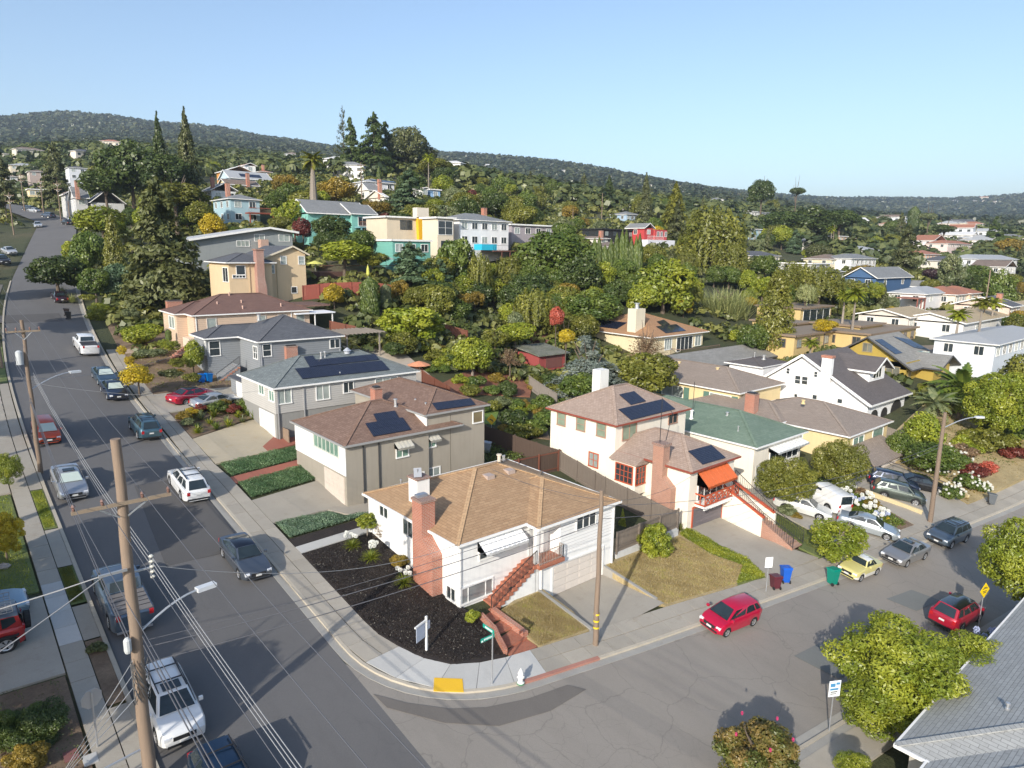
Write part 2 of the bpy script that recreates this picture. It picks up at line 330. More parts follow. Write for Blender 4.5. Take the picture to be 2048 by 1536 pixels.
def sheet(name, rows, dz, mat, parent=None, skirt=0):   # rows: list of lists of (x,y)
    b = MB(); nr, nc = len(rows), len(rows[0]); P = np.array([p for r in rows for p in r], float); z = T(P[:, 0], P[:, 1])+dz
    b.v = [(x, y, zz) for (x, y), zz in zip(P.tolist(), z)]; b.f = [(r*nc+c, r*nc+c+1, (r+1)*nc+c+1, (r+1)*nc+c) for r in range(nr-1) for c in range(nc-1)]; b.m = [0]*len(b.f)
    return b.build(name, mat, parent)
yy_ = np.concatenate([np.arange(-36, 100, 1.5), np.arange(100, 292, 4)])
ASPH_B = M('asphalt', (.125, .12, .117), cr=.10, r=.85); ASPH_A = M('asphalt', (.25, .225, .195), cr=.30, r=.88)
lift = lambda y: .02+.004*max(0, y-110)
b = MB()
for y in yy_:
    a, c = float(xl(y)), float(xr(y))
    for k in range(8):
        x = a+(c-a)*k/7; crown = .05*(1-abs(k/7*2-1)); b.v.append((x, y, Tz(x, y)+lift(y)+crown))
b.f = [(r*8+k, r*8+k+1, r*8+k+9, r*8+k+8) for r in range(len(yy_)-1) for k in range(7)]; b.m = [0]*len(b.f)
road_b = struct(b.build('road', ASPH_B, smooth=True))
rows = []
for x in np.concatenate([np.arange(-6.32, 12, .7), np.arange(12, 138, 2.5)]):
    a, c = max(float(ys(x)), -36), float(yn(x)); rows.append([(x, a+(c-a)*k/7) for k in range(8)])
road_a = struct(sheet('side_road', rows, .02, ASPH_A))
# road repairs and marks (flush sheets)
def patch(name, pts, dz, mat, parent=None, th=.02, sub=None):
    P = np.array(pts, float); z = T(P[:, 0], P[:, 1])+dz
    ar = sum(P[i][0]*P[(i+1) % len(P)][1]-P[(i+1) % len(P)][0]*P[i][1] for i in range(len(P)))
    if ar < 0: P = P[::-1]; z = z[::-1]
    return MB().prism([tuple(p) for p in P], [v-th for v in z], list(z)).build(name, mat, parent)
DKP = M('asphalt', (.09, .085, .082), cr=.05, r=.9); DKQ = M('asphalt', (.145, .13, .115), cr=.05, r=.9); GRP = M('asphalt', (.17, .175, .165), cr=.05, r=.9)
for pts, m_ in (([(-11.2, 19.5), (-6.5, 19.5), (-6.4, 31.5), (-10.2, 31.5)], DKP), ([(-6.2, 3.9), (-5.2, 2.6), (-3.7, 1.2), (-2.2, .35), (-.1, -.3), (2.3, -.65), (2.9, -1.4), (.3, -1.5), (-2.4, -.9), (-4.4, .6), (-6.1, 2.8)], DKQ),
                ([(27.5, -6.4), (30.6, -6.9), (31.0, -8.6), (27.8, -8.2)], GRP), ([(15.4, -6.0), (18.7, -6.3), (18.9, -8.9), (15.7, -8.4)], GRP), ([(-14.9, 88), (-6.2, 88), (-6.0, 93), (-14.6, 92.4)], DKP)):
    struct(patch('road_patch', pts, .05 if m_ is GRP or pts[0][0] > -7 else .075, m_, th=.01))
E2 = M('flat', (.72, .72, .70), r=.7)
def offs(pts, d):
    P = np.array(pts, float); t = np.gradient(P, axis=0); t /= np.linalg.norm(t, axis=1)[:, None]; return P+np.stack([-t[:, 1], t[:, 0]], 1)*d
def resample(pts, step):
    P = np.array(pts, float)
    for _ in range(2):
        Q = [P[0]]
        for a_, c_ in zip(P[:-1], P[1:]): Q += [a_*.75+c_*.25, a_*.25+c_*.75]
        P = np.array(Q+[P[-1]])
    s = np.concatenate([[0], np.cumsum(np.linalg.norm(np.diff(P, axis=0), axis=1))]); n = max(2, int(s[-1]/step)); t = np.linspace(0, s[-1], n+1)
    return np.stack([np.interp(t, s, P[:, 0]), np.interp(t, s, P[:, 1])], 1)
def ribbon(name, line, d0, d1, z0, z1, mat, top=True, base=-.25):
    """extruded kerb-like strip between two offsets of a line, heights z0/z1 above ground"""
    A_, B_ = offs(line, d0), offs(line, d1); za, zb = T(A_[:, 0], A_[:, 1]), T(B_[:, 0], B_[:, 1]); b = MB(); n = len(A_)
    for k in range(n): b.v += [(*A_[k], za[k]+base), (*A_[k], za[k]+z0), (*B_[k], zb[k]+z1), (*B_[k], zb[k]+base)]
    for k in range(n-1):
        o = k*4; b.f += [(o, o+4, o+5, o+1), (o+1, o+5, o+6, o+2), (o+2, o+6, o+7, o+3)]
    b.f += [(0, 1, 2, 3), ((n-1)*4+3, (n-1)*4+2, (n-1)*4+1, (n-1)*4)]; b.m = [0]*len(b.f); return struct(b.build(name, mat))
CON = M('concrete', (.36, .325, .27), (.25, .21, .16)); CONN = M('concrete', (.50, .49, .46), (.42, .41, .385)); CONB = M('concrete', (.45, .40, .32), (.33, .28, .2)); CONG = M('concrete', (.33, .315, .285), (.22, .20, .175))
lineN = resample([(float(xr(y)), y) for y in range(128, 36, -8)]+[(-6.3, 30), (-6.3, 14), (-6.3, 9)]+[tuple(p) for p in CN[:-1]], 1.0)
ribbon('gutter', lineN, 0, .42, .045, .03, CONG); ribbon('kerb', lineN, .42, .60, .14, .14, CONB)
i0 = int(np.argmin(np.hypot(lineN[:, 0]-.6, lineN[:, 1]-.1))); i1 = int(np.argmin(np.hypot(lineN[:, 0]-5.2, lineN[:, 1]+.6)))
ribbon('kerb', lineN[i0:i1+1], .405, .61, .15, .15, M('concrete', (.36, .17, .13), (.33, .26, .2)))
lineL = resample([(float(xl(y)), y) for y in [-30, -10, 0, 20, 40, 60, 75, 90, 105, 120]], 1.5)
ribbon('gutter', lineL, 0, .02, .05, .05, CONG); ribbon('kerb', lineL, .0, .2, .14, .14, CONB)
lineS = resample([(x, float(ys(x))) for x in (1.6, 4, 8, 14, 20, 30, 45, 70, 100)][::-1], 1.5)
ribbon('gutter', lineS, -.02, .42, .045, .03, CONG); ribbon('kerb', lineS, .42, .6, .13, .13, CONB); ribbon('verge', lineS, .6, 1.0, .10, .10, CONG); ribbon('pavement', lineS, 1.0, 2.6, .12, .12, CON)
# pavement slabs
pairs = [((-4.2, 72), (-2.6, 72)), ((-4.9, 62), (-3.3, 62)), ((-5.3, 50), (-3.8, 50)), ((-5.5, 40), (-4.0, 40)), ((-5.65, 33), (-4.1, 33)), ((-5.7, 30), (-3.9, 30)), ((-5.7, 8), (-3.9, 8)), ((-5.62, 6.7), (-3.65, 6.9)), ((-5.2, 5.0), (-3.1, 5.2)),
         ((-4.35, 3.45), (-2.5, 4.2)), ((-3.2, 2.3), (-1.7, 3.4)), ((-1.95, 1.5), (-.6, 2.95)), ((.05, .82), (.9, 2.55)), ((3.3, .33), (3.5, 2.15)), ((8.1, -.43), (8.4, 1.5)), ((12.7, -1.03), (12.9, .95)), ((18.6, -1.78), (18.9, .0)), ((26, -2.68), (26.2, -.95)), ((40, -4.28), (40.2, -2.4)), ((54.4, -5.78), (54.6, -3.9)), ((75, -8), (75.2, -6.1))]
O_ = np.array([p[0] for p in pairs]); I_ = np.array([p[1] for p in pairs]); s_ = np.concatenate([[0], np.cumsum(np.linalg.norm(np.diff((O_+I_)/2, axis=0), axis=1))])
def pv(s, k): p = np.array([np.interp(s, s_, O_[:, 0]), np.interp(s, s_, O_[:, 1])]); q_ = np.array([np.interp(s, s_, I_[:, 0]), np.interp(s, s_, I_[:, 1])]); return p+(q_-p)*k
pave = struct(sheet('pavement', [[tuple(pv(s, k)) for k in (0, .5, 1)] for s in np.arange(0, s_[-1], 1.)], .10, M('flat', (.13, .12, .10), r=.9)))
s = 0; rr = random.Random(3); sc0 = s_[6]+.8; sc1 = s_[12]+1.4
while s < s_[-1]-1:
    L_ = 1.75 if sc0-.2 < s < sc1 else 1.5; cols = ((0, 1.0),) if sc0 < s < sc1 else ((0, .5), (.5, 1.))
    for (k0, k1) in cols:
        g = .012; e = .014
        c4 = [pv(s+g, k0+(e if k0 else 0)), pv(s+L_-g, k0+(e if k0 else 0)), pv(s+L_-g, k1-(e if k1 < 1 else 0)), pv(s+g, k1-(e if k1 < 1 else 0))]
        patch('slab', c4, .135+rr.uniform(-.004, .006), CONN if sc0 < s < sc1 else CON, pave, th=.12)
    s += L_
patch('tactile_plate', [(-3.75, 2.45), (-2.55, 1.62), (-2.05, 2.4), (-3.2, 3.2)], .16, M('plain', (.78, .46, .02), r=.6), pave, th=.03)
# left footpath with its strips
left = struct(sheet('footpath', [[(float(xl(y))-1.95, y), (float(xl(y))-.95, y)] for y in np.arange(-30, 118, 1.5)], .06, M('flat', (.13, .12, .10), r=.9)))
for k, y in enumerate(np.arange(-8, 80, 1.5)):
    a = float(xl(y)); patch('slab', [(a-1.93, y+.012), (a-.97, y+.012), (a-.97, y+1.488), (a-1.93, y+1.488)], .13+rr.uniform(-.004, .005), CONN if 14 < y < 20 else CON, left, th=.1)
GRASS = M('soil', (.08, .12, .03), (.18, .2, .06)); DRY = M('soil', (.30, .23, .11), (.46, .36, .19)); MULCH = M('soil', (.016, .011, .009), (.036, .026, .021)); SOIL = M('soil', (.14, .09, .055), (.24, .17, .11)); REDP = M('concrete', (.34, .12, .08), (.25, .09, .06))
for y0, y1, m_, nm in ((-8, 9, CON, 'pavement'), (9.2, 14.3, SOIL, 'verge'), (14.4, 17.6, CON, 'pavement'), (17.8, 21.9, GRASS, 'verge'), (22, 26.9, CON, 'pavement'), (27, 33.2, GRASS, 'verge'), (33.3, 60, CON, 'pavement'), (60.1, 75, GRASS, 'verge')):
    struct(sheet(nm, [[(float(xl(y))-.93, y), (float(xl(y))-.21, y)] for y in np.linspace(y0, y1, 6)], .125, m_))
for y0, y1, x0 in ((12.4, 19.5, -30), (33.5, 47, -27), (49, 56, -27)): struct(patch('driveway', [(-17.3, y0), (-17.3, y1), (x0, y1), (x0, y0)], .1, CON, th=.2))
for k in range(14):
    q_ = [(-17.6-(k % 2)*.55, -1+k*.6), (-17.1-(k % 2)*.55, -1+k*.6), (-17.1-(k % 2)*.55, -.45+k*.6), (-17.6-(k % 2)*.55, -.45+k*.6)]
    patch('paver', q_, .15, M('concrete', (.22, .09, .08)) if k % 3 else CONN, left, th=.05)
struct(patch('front_garden', [(-17.35, 20), (-17.35, 33.2), (-27, 33.2), (-27, 20)], .08, GRASS, th=.2)); struct(patch('front_garden', [(-17.35, 2), (-17.35, 12.2), (-27, 12.2), (-27, 2)], .08, SOIL, th=.2))
# plots on the right-hand side of the long street
mulch = struct(patch('mulch_bed', [(-3.85, 17.1), (-3.85, 8), (-3.6, 6.9), (-3.05, 5.2), (-2.45, 4.25), (-1.65, 3.45), (-.55, 3.0), (.95, 2.62), (1.35, 3.4), (1.75, 5.9), (1.5, 7.9), (1.9, 18.2), (1.0, 17.5)], .14, MULCH, th=.3))
struct(patch('mulch_bed', [(-3.85, 18.05), (.8, 18.5), (1.9, 19.6), (-3.85, 19.15)], .14, MULCH, th=.3))
struct(patch('garden_path', [(-3.88, 17.12), (.9, 17.6), (2, 17.8), (2, 18.6), (.8, 18.45), (-3.88, 18.0)], .16, CONN, th=.3))
struct(patch('driveway', [(-3.87, 21.75), (2.3, 22.0), (2.3, 26.9), (-3.87, 25.6)], .13, CON, th=.3)); struct(patch('driveway', [(1.9, 19.7), (3.5, 20.1), (3.5, 22.3), (.2, 22)], .12, CON, th=.3))
struct(patch('garden_path', [(-3.87, 28.9), (2.3, 30.2), (2.3, 31.3), (-3.87, 30.1)], .12, REDP, th=.3)); struct(patch('garden_path', [(.6, 33.9), (6, 35.2), (6, 37.9), (3.2, 37.9), (.6, 35.1)], .135, REDP, th=.3))
struct(patch('driveway', [(-4.0, 33.0), (1.0, 33.9), (3.4, 36.0), (3.4, 42.6), (-4.0, 39.0)], .125, M('concrete', (.42, .36, .26), (.40, .27, .10)), th=.3))
struct(patch('driveway', [(-3.9, 46.8), (6, 47.5), (6, 53), (-3.7, 53)], .12, CON, th=.3)); struct(patch('garden_path', [(-3.0, 70), (5, 68.5), (5, 70.0), (-2.9, 71.8)], .12, M('concrete', (.40, .31, .24)), th=.3))
struct(patch('garden_bed', [(-3.9, 39.2), (3.4, 43), (3.6, 46.6), (-3.9, 46.4)], .11, SOIL, th=.3)); struct(patch('garden_bed', [(-3.7, 53.2), (4.8, 53.2), (5, 68.3), (-2.9, 69.8)], .11, SOIL, th=.3)); struct(patch('garden_bed', [(-2.8, 72), (5, 70.3), (8, 84), (-1.5, 86)], .11, SOIL, th=.3))
# plots along the side road
lawn = struct(patch('lawn', [(3.25, 5.9), (6.9, 6.9), (7.1, 6.9), (7.05, 3.6), (6.55, 1.85), (3.05, 2.2), (3.0, 3.3)], .14, DRY, th=.4))
b = MB(); dv = lambda y: -.05+np.clip((6.3-y)/5.0, 0, 1)*(plane(9.5, 1.4)+.18)
for y in np.linspace(6.6, 1.2, 8): b.v += [(6.75, y, float(dv(y))), (12.7, y, float(dv(y)))]
b.f = [(2*k, 2*k+1, 2*k+3, 2*k+2)[::-1] for k in range(7)]; b.m = [0]*7; struct(b.build('driveway', CON))
for x in (6.75, 12.75):
    b = MB()
    for y in np.linspace(6.3, 1.8, 7): b.v += [(x-.11, y, -1), (x-.11, y, plane(x, y)+.2), (x+.11, y, plane(x, y)+.2), (x+.11, y, -1)]
    b.f = [t for k in range(6) for t in ((4*k, 4*k+1, 4*k+5, 4*k+4), (4*k+1, 4*k+2, 4*k+6, 4*k+5), (4*k+2, 4*k+3, 4*k+7, 4*k+6))]+[(24, 25, 26, 27)]; b.m = [0]*len(b.f); struct(b.build('driveway_kerb', CONG))
lawn2 = struct(patch('lawn', [(12.65, 6.5), (12.6, 1.05), (19.2, .05), (22.3, 1.2), (21.2, 3.5), (22.3, 6.9), (20, 8.6), (14.6, 8.6)], .14, DRY, th=.4))
ivy = struct(patch('planted_bank', [(19.25, .1), (22.0, -.5), (23.1, 1.5), (23.2, 6.9), (22.3, 7.0), (21.2, 3.5), (22.2, 1.2)], .15, GRASS, th=.4))
struct(patch('driveway', [(22.05, -.55), (23.15, 1.5), (23.2, 7.4), (27.5, 7.4), (27.4, 3), (28.6, -1.05)], .13, CON, th=.3))
struct(patch('planted_bank', [(28.8, -1.1), (31.8, -1.5), (33.6, 9), (28.8, 9)], .14, GRASS, th=.4)); struct(patch('driveway', [(32.2, -1.5), (39.6, -2.3), (42.4, 9), (34.2, 9)], .12, CON, th=.3))
struct(patch('planted_bank', [(39.8, -2.3), (42.9, -2.7), (46.3, 6.5), (42.6, 9)], .14, SOIL, th=.4)); struct(patch('driveway', [(43.1, -2.7), (53.4, -3.8), (58, 6.5), (46.6, 7)], .12, CON, th=.3))
struct(patch('planted_bank', [(53.6, -3.8), (80, -6.6), (86, 10), (58.5, 7)], .14, DRY, th=.4))
# ============================================================ house parts
def onz(px, py, z): d = ray(px, py); q_ = CAM+d*((z-CAM[2])/d[2]); return q_
def FYp(px, py, c): d = ray(px, py); q_ = CAM+d*((c-CAM[1])/d[1]); return q_[0], q_[2]
def LXp(px, py, c): d = ray(px, py); q_ = CAM+d*((c-CAM[0])/d[0]); return q_[1], q_[2]
def hitpl(px, py, p0, nrm):
    d = ray(px, py); p0 = np.array(p0, float); nrm = np.array(nrm, float); return CAM+d*(((p0-CAM)@nrm)/(d@nrm))
def pt(side, c, u, z, d):   # point on a wall: d metres proud of it
    return {'F': (u, c-d, z), 'L': (c-d, u, z), 'R': (c+d, u, z), 'B': (u, c+d, z)}[side]
def slab_on(b, side, c, u0, u1, z0, z1, d0, d1, mi=0):
    p = pt(side, c, u0, z0, d0); q_ = pt(side, c, u1, z1, d1)
    return b.box(min(p[0], q_[0]), min(p[1], q_[1]), z0, max(p[0], q_[0]), max(p[1], q_[1]), z1, mi)
def win(root, side, c, u0, u1, z0, z1, cols=2, rows=1, frame=None, glass=None, t=.09, name='window', sill=True, splits=None):
    frame = frame or TRIM; glass = glass or GLASS; b = MB(); d = .06
    slab_on(b, side, c, u0-t, u1+t, z1, z1+t, -.02, d); slab_on(b, side, c, u0-t, u1+t, z0-t, z0, -.02, d+(.04 if sill else 0))
    slab_on(b, side, c, u0-t, u0, z0, z1, -.02, d); slab_on(b, side, c, u1, u1+t, z0, z1, -.02, d); m = .028
    us = splits or [k/cols for k in range(1, cols)]
    for k in us: u = u0+(u1-u0)*k; slab_on(b, side, c, u-m, u+m, z0, z1, -.02, d*.8)
    for k in range(1, rows): z = z0+(z1-z0)*k/rows; slab_on(b, side, c, u0, u1, z-m*.8, z+m*.8, -.02, d*.7)
    w_ = b.build(name, frame, root); ed = [0]+list(us)+[1]
    for k in range(len(ed)-1):
        a_ = u0+(u1-u0)*ed[k]+(m if k else 0); e_ = u0+(u1-u0)*ed[k+1]-(m if k < len(ed)-2 else 0)
        slab_on(MB(), side, c, a_, e_, z0, z1, -.02, .012).build('pane', glass, w_)
    return w_
def wpx(root, side, c, p, q_, **k):   # window from its top-left and bottom-right corners as seen
    f = FYp if side == 'F' else LXp; a, b_ = f(*p, c), f(*q_, c); u0, u1 = sorted((a[0], b_[0])); z0, z1 = sorted((a[1], b_[1]))
    return win(root, side, c, u0, u1, z0, z1, **k)
def box(root, name, x0, y0, z0, x1, y1, z1, mat): return MB().box(x0, y0, z0, x1, y1, z1).build(name, mat, root)
def hip(root, x0, y0, x1, y1, ze, s, mat, trim=None, th=.14, caps=True, axis=None, capm=None, gut=True):
    W, D = x1-x0, y1-y0; ym, xm = (y0+y1)/2, (x0+x1)/2
    if (axis or ('x' if W >= D else 'y')) == 'x': h = D/2; r0, r1 = (min(x0+h, xm), ym), (max(x1-h, xm), ym); loop = [(0, 1, 5, 4), (1, 2, 5), (2, 3, 4, 5), (3, 0, 4)]
    else: h = W/2; r0, r1 = (xm, min(y0+h, ym)), (xm, max(y1-h, ym)); loop = [(0, 1, 4), (1, 2, 5, 4), (2, 3, 5), (3, 0, 4, 5)]
    hh = h*s; v = [(x0, y0, ze), (x1, y0, ze), (x1, y1, ze), (x0, y1, ze), (*r0, ze+hh), (*r1, ze+hh)]
    r = MB().add(v, loop).add([(x, y, z-.03) for x, y, z in v[:4]], [(3, 2, 1, 0)]).build('roof', mat, root)
    b = MB(); tm = trim or TRIM
    for a, c in ((0, 1), (1, 2), (2, 3), (3, 0)): 
        p, q_ = Vector(v[a]), Vector(v[c]); d = (q_-p).normalized(); o = Vector((d.y, -d.x, 0))*.04; b.bar(p+o+Vector((0, 0, -th/2+.02))-d*.05, q_+o+Vector((0, 0, -th/2+.02))+d*.05, .09, th)
    b.add([(x0+.05, y0+.05, ze-th), (x1-.05, y0+.05, ze-th), (x1-.05, y1-.05, ze-th), (x0+.05, y1-.05, ze-th)], [(3, 2, 1, 0)]).build('gutter', tm, root)
    if caps:
        b = MB()
        for a, c in ((0, 4), (3, 4), (1, 5), (2, 5), (4, 5)):
            if axis == 'y' or (axis is None and W < D): 
                if (a, c) == (3, 4): a, c = 3, 5
                elif (a, c) == (1, 5): a, c = 1, 4
            if (Vector(v[a])-Vector(v[c])).length > .1: b.bar(Vector(v[a])+Vector((0, 0, .015)), Vector(v[c])+Vector((0, 0, .02)), .26, .05)
        b.build('ridge_cap', capm or mat, root)
    return r
def gable(root, x0, y0, x1, y1, ze, s, mat, axis='x', over=.35, wallm=None, trim=None, th=.16, rh=None):
    """ridge along axis; x0..y1 are eave lines; gable walls flush 'over' inside the ends"""
    b = MB(); tm = trim or TRIM
    if axis == 'x':
        ym = (y0+y1)/2; h = (y1-y0)/2*s; A_ = [(x0, y0, ze), (x1, y0, ze), (x1, ym, ze+h), (x0, ym, ze+h)]; B_ = [(x1, y1, ze), (x0, y1, ze), (x0, ym, ze+h), (x1, ym, ze+h)]
    else:
        xm = (x0+x1)/2; h = (x1-x0)/2*s; A_ = [(x0, y1, ze), (x0, y0, ze), (xm, y0, ze+h), (xm, y1, ze+h)]; B_ = [(x1, y0, ze), (x1, y1, ze), (xm, y1, ze+h), (xm, y0, ze+h)]
    for P in (A_, B_): b.add(P+[(x, y, z-th) for x, y, z in P], [(0, 1, 2, 3), (7, 6, 5, 4), (0, 4, 5, 1), (1, 5, 6, 2), (3, 7, 4, 0)])
    r = b.build('roof', mat, root); t = MB()
    for P in (A_, B_):
        for a, c in ((0, 3), (1, 2), (0, 1)):
            p, q_ = Vector(P[a]), Vector(P[c]); o = (q_-p).normalized(); n_ = Vector((o.y, -o.x, 0)).normalized()*.045
            cen = Vector(((x0+x1)/2, (y0+y1)/2, 0)); mid = (p+q_)/2; 
            if n_.dot(Vector((mid.x, mid.y, 0))-cen) < 0: n_ = -n_
            t.bar(p+n_+Vector((0, 0, -.08)), q_+n_+Vector((0, 0, -.08)), .08, .2)
    t.build('barge_board', tm, root)
    if wallm:
        w_ = MB(); i = over
        if axis == 'x':
            yi0, yi1 = y0+i, y1-i; hz = ((y1-y0)/2-i)*s
            for x in (x0+i, x1-i): MB().add([(x-.1 if x > (x0+x1)/2 else x, yi0, ze-th-.1), (x-.1 if x > (x0+x1)/2 else x, yi1, ze-th-.1), (x-.1 if x > (x0+x1)/2 else x, ym, ze+h-th-.02), (x if x > (x0+x1)/2 else x+.1, yi0, ze-th-.1), (x if x > (x0+x1)/2 else x+.1, yi1, ze-th-.1), (x if x > (x0+x1)/2 else x+.1, ym, ze+h-th-.02)], [(0, 2, 1), (3, 4, 5), (0, 1, 4, 3), (1, 2, 5, 4), (2, 0, 3, 5)]).build('gable_wall', wallm, root)
        else:
            for y in (y0+i, y1-i):
                a, c = (y, y+.1) if y < (y0+y1)/2 else (y-.1, y); w_ = MB()
                w_.add([(x0+i, a, ze-th-.1), (x1-i, a, ze-th-.1), (xm, a, ze+h-th-.02), (x0+i, c, ze-th-.1), (x1-i, c, ze-th-.1), (xm, c, ze+h-th-.02)], [(0, 1, 2), (3, 5, 4), (0, 3, 4, 1), (1, 4, 5, 2), (2, 5, 3, 0)])
        w_.build('gable_wall', wallm, root)
    return r
def chimney(root, x0, y0, x1, y1, z0, z1, mat=None, cap=True, parent=None):
    mat = mat or BRICK; c = box(root, 'chimney', x0, y0, z0, x1, y1, z1, mat)
    MB().box(x0-.05, y0-.05, z1, x1+.05, y1+.05, z1+.1).build('chimney_cap', mat if mat is not BRICK else BRICKD, c)
    MB().box(x0+.12, y0+.12, z1+.1, x1-.12, y1-.12, z1+.22).build('flue', DARKM if cap else mat, c); return c
def vent(root, x, y, z, r=.07, h=.4, mat=None): 
    return MB().lathe((x, y, z), [(r*1.6, -.1), (r*1.6, .03), (r, .05), (r, h), (r*1.5, h), (r*1.5, h+.08), (r*.6, h+.1)], 10).build('roof_vent', mat or M('metal', (.6, .6, .6), r=.4), root, smooth=True)
def pipe(root, side, c, u, z0, z1, mat=None): return slab_on(MB(), side, c, u-.045, u+.045, z0, z1, .01, .1).build('downpipe', mat or TRIM, root)
def solar(root, corners, nu, nv, plane_p, plane_n, grid=(.06, .065, .08)):
    """corners in the picture a(bottom-left), b(bottom-right), d(top-left) on the slope"""
    a, b_, d_ = [hitpl(*p, plane_p, plane_n) for p in corners]; nr = np.array(plane_n, float); nr /= np.linalg.norm(nr)
    U = (b_-a)/nu; V = (d_-a)/nv
    for i in range(nu):
        for j in range(nv):
            p = a+U*i+V*j+nr*.09; g = .012; c4 = [p+U*g+V*g, p+U*(1-g)+V*g, p+U*(1-g)+V*(1-g), p+U*g+V*(1-g)]
            MB().add([tuple(q_) for q_ in c4]+[tuple(q_-nr*.045) for q_ in c4], [(0, 1, 2, 3), (7, 6, 5, 4), (0, 4, 5, 1), (1, 5, 6, 2), (2, 6, 7, 3), (3, 7, 4, 0)]).build('solar_panel', M('solar', grid), root)
def garage(root, side, c, u0, u1, z0, z1, cols=4, rows=4, mat=None, trim=None, dark=True):
    mat = mat or M('plain', (.62, .56, .50), r=.6); g = slab_on(MB(), side, c, u0, u1, z0, z1, -.02, .02).build('garage_door', M('flat', sc((.5, .45, .42), .35)) if dark else mat, root)
    for i in range(cols):
        for j in range(rows):
            e = .012; a = u0+(u1-u0)*i/cols; b_ = u0+(u1-u0)*(i+1)/cols; f = z0+(z1-z0)*j/rows; h = z0+(z1-z0)*(j+1)/rows
            q_ = MB(); slab_on(q_, side, c, a+e*.5, b_-e*.5, f+e, h-e, -.02, .045); slab_on(q_, side, c, a+.1, b_-.1, f+.1, h-.1, .045, .06); q_.build('panel', mat, g)
    if trim:
        b = MB(); slab_on(b, side, c, u0-.14, u0, z0, z1+.14, -.02, .07); slab_on(b, side, c, u1, u1+.14, z0, z1+.14, -.02, .07); slab_on(b, side, c, u0, u1, z1, z1+.14, -.02, .07); b.build('door_frame', trim, root)
    return g
def awning(root, side, c, u0, u1, z1, z0, out, mat, n=12, name='awning'):
    b = MB(); th = .03
    for k in range(n):
        a = u0+(u1-u0)*k/n; e = u0+(u1-u0)*(k+1)/n; l = .035 if k % 2 else 0
        P = [pt(side, c, a, z1+l, 0), pt(side, c, e, z1+l, 0), pt(side, c, e, z0+l, out), pt(side, c, a, z0+l, out)]; P2 = [pt(side, c, a, z0-.16, out+.01), pt(side, c, e, z0-.16, out+.01)]
        b.add(P+[(x, y, z-th) for x, y, z in P]+P2, [(0, 1, 2, 3), (7, 6, 5, 4), (0, 3, 7, 4), (2, 1, 5, 6), (3, 2, 9, 8), (8, 9, 2, 3)])
    for u in (u0, u1): b.add([pt(side, c, u, z1, 0), pt(side, c, u, z0, out), pt(side, c, u, z0-.1, out), pt(side, c, u, z0-.1, 0)], [(0, 1, 2, 3), (3, 2, 1, 0)])
    return b.build(name, mat, root)
def rail(root, pts, h=.9, mat=None, step=.13, name='railing', top=.04, posts=True, bars=True, low=True):
    b = MB(); mat = mat or DARKM
    for p, q_ in zip(pts[:-1], pts[1:]):
        p, q_ = Vector(p), Vector(q_); up = Vector((0, 0, h)); b.bar(p+up, q_+up, top, top)
        if low: b.bar(p+Vector((0, 0, .1)), q_+Vector((0, 0, .1)), .025, .025)
        n = max(1, int((q_-p).length/step))
        for k in range(n+1):
            a = p.lerp(q_, k/n); w_ = .04 if k in (0, n) else .018
            if bars or k in (0, n): b.bar(a, a+up, w_, w_, up=(1, 0, 0))
    return b.build(name, mat, root)
BRICK = M('brick', (.44, .125, .06), (.36, .10, .05)); BRICKD = M('brick', (.22, .10, .07), (.28, .12, .08)); PAVER = M('paver', (.46, .15, .085), (.36, .11, .06), mortar=(.30, .19, .13))
K = lambda s, ox, oy: (lambda x, y: (ox+x/s, oy+y/s))
WST = M('stucco', (.80, .795, .77)); TAU = M('stucco', (.335, .30, .245)); CRM = M('stucco', (.80, .735, .62))
# ------------------------------------------------------------ the white corner house
H = thing('corner_house', 'white stucco corner house with tan shingle roof and tall orange brick chimney', 'house', (1.35, 7.4, .5))
q = K(3.793, 700, 900); SH = M('shingle', (.42, .27, .15), (.335, .205, .11), bw=.5, rh=.2)
MB().prism([(1.35, 7.4), (8.6, 7.4), (8.6, 17.85), (1.35, 17.85)], 0, 4.9).build('wall', WST, H)
MB().prism([(6.6, 6.35), (13.65, 6.35), (13.65, 17.8), (8.7, 17.8), (8.7, 7.5), (6.6, 7.5)], -.6, 2.55).build('wall', WST, H); MB().prism([(8.55, 6.36), (13.64, 6.36), (13.64, 17.79), (8.55, 17.79)], 2.55, 4.9).build('wall', M('siding', (.80, .795, .78), w=.22), H)
MB().box(6.42, 6.3, .2, 6.66, 6.54, 4.9).build('porch_post', TRIM, H)
hip(H, 1.1, 7.15, 13.9, 18.1, 5.0, .385, SH, capm=M('shingle', (.47, .31, .175), (.42, .27, .15), bw=.3, rh=.3)); hip(H, 6.35, 6.05, 13.896, 14, 4.996, .384, SH, caps=True, capm=M('shingle', (.47, .31, .175), (.42, .27, .15), bw=.3, rh=.3))
DK = M('plain', (.10, .085, .07), r=.5)
wpx(H, 'L', 1.35, q(228, 412), q(290, 523)); wpx(H, 'L', 1.35, q(405, 515), q(478, 672)); wpx(H, 'L', 1.35, q(738, 1022), q(800, 1152))
wpx(H, 'F', 7.4, q(984, 745), q(1265, 738), splits=[.17, .83], glass=GLASS) if 0 else win(H, 'F', 7.4, 2.9, 5.85, 3.55, 4.4, splits=[.2, .82])
win(H, 'F', 7.4, 1.6, 3.85, 1.15, 2.08, splits=[.2, .78], glass=M('glass', (.22, .23, .23), r=.12)); win(H, 'F', 6.36, 10.0, 11.75, 3.86, 4.74, cols=3)
awning(H, 'F', 7.4, 2.75, 6.05, 4.75, 4.2, .85, M('plain', (.80, .80, .79), r=.45), 18)
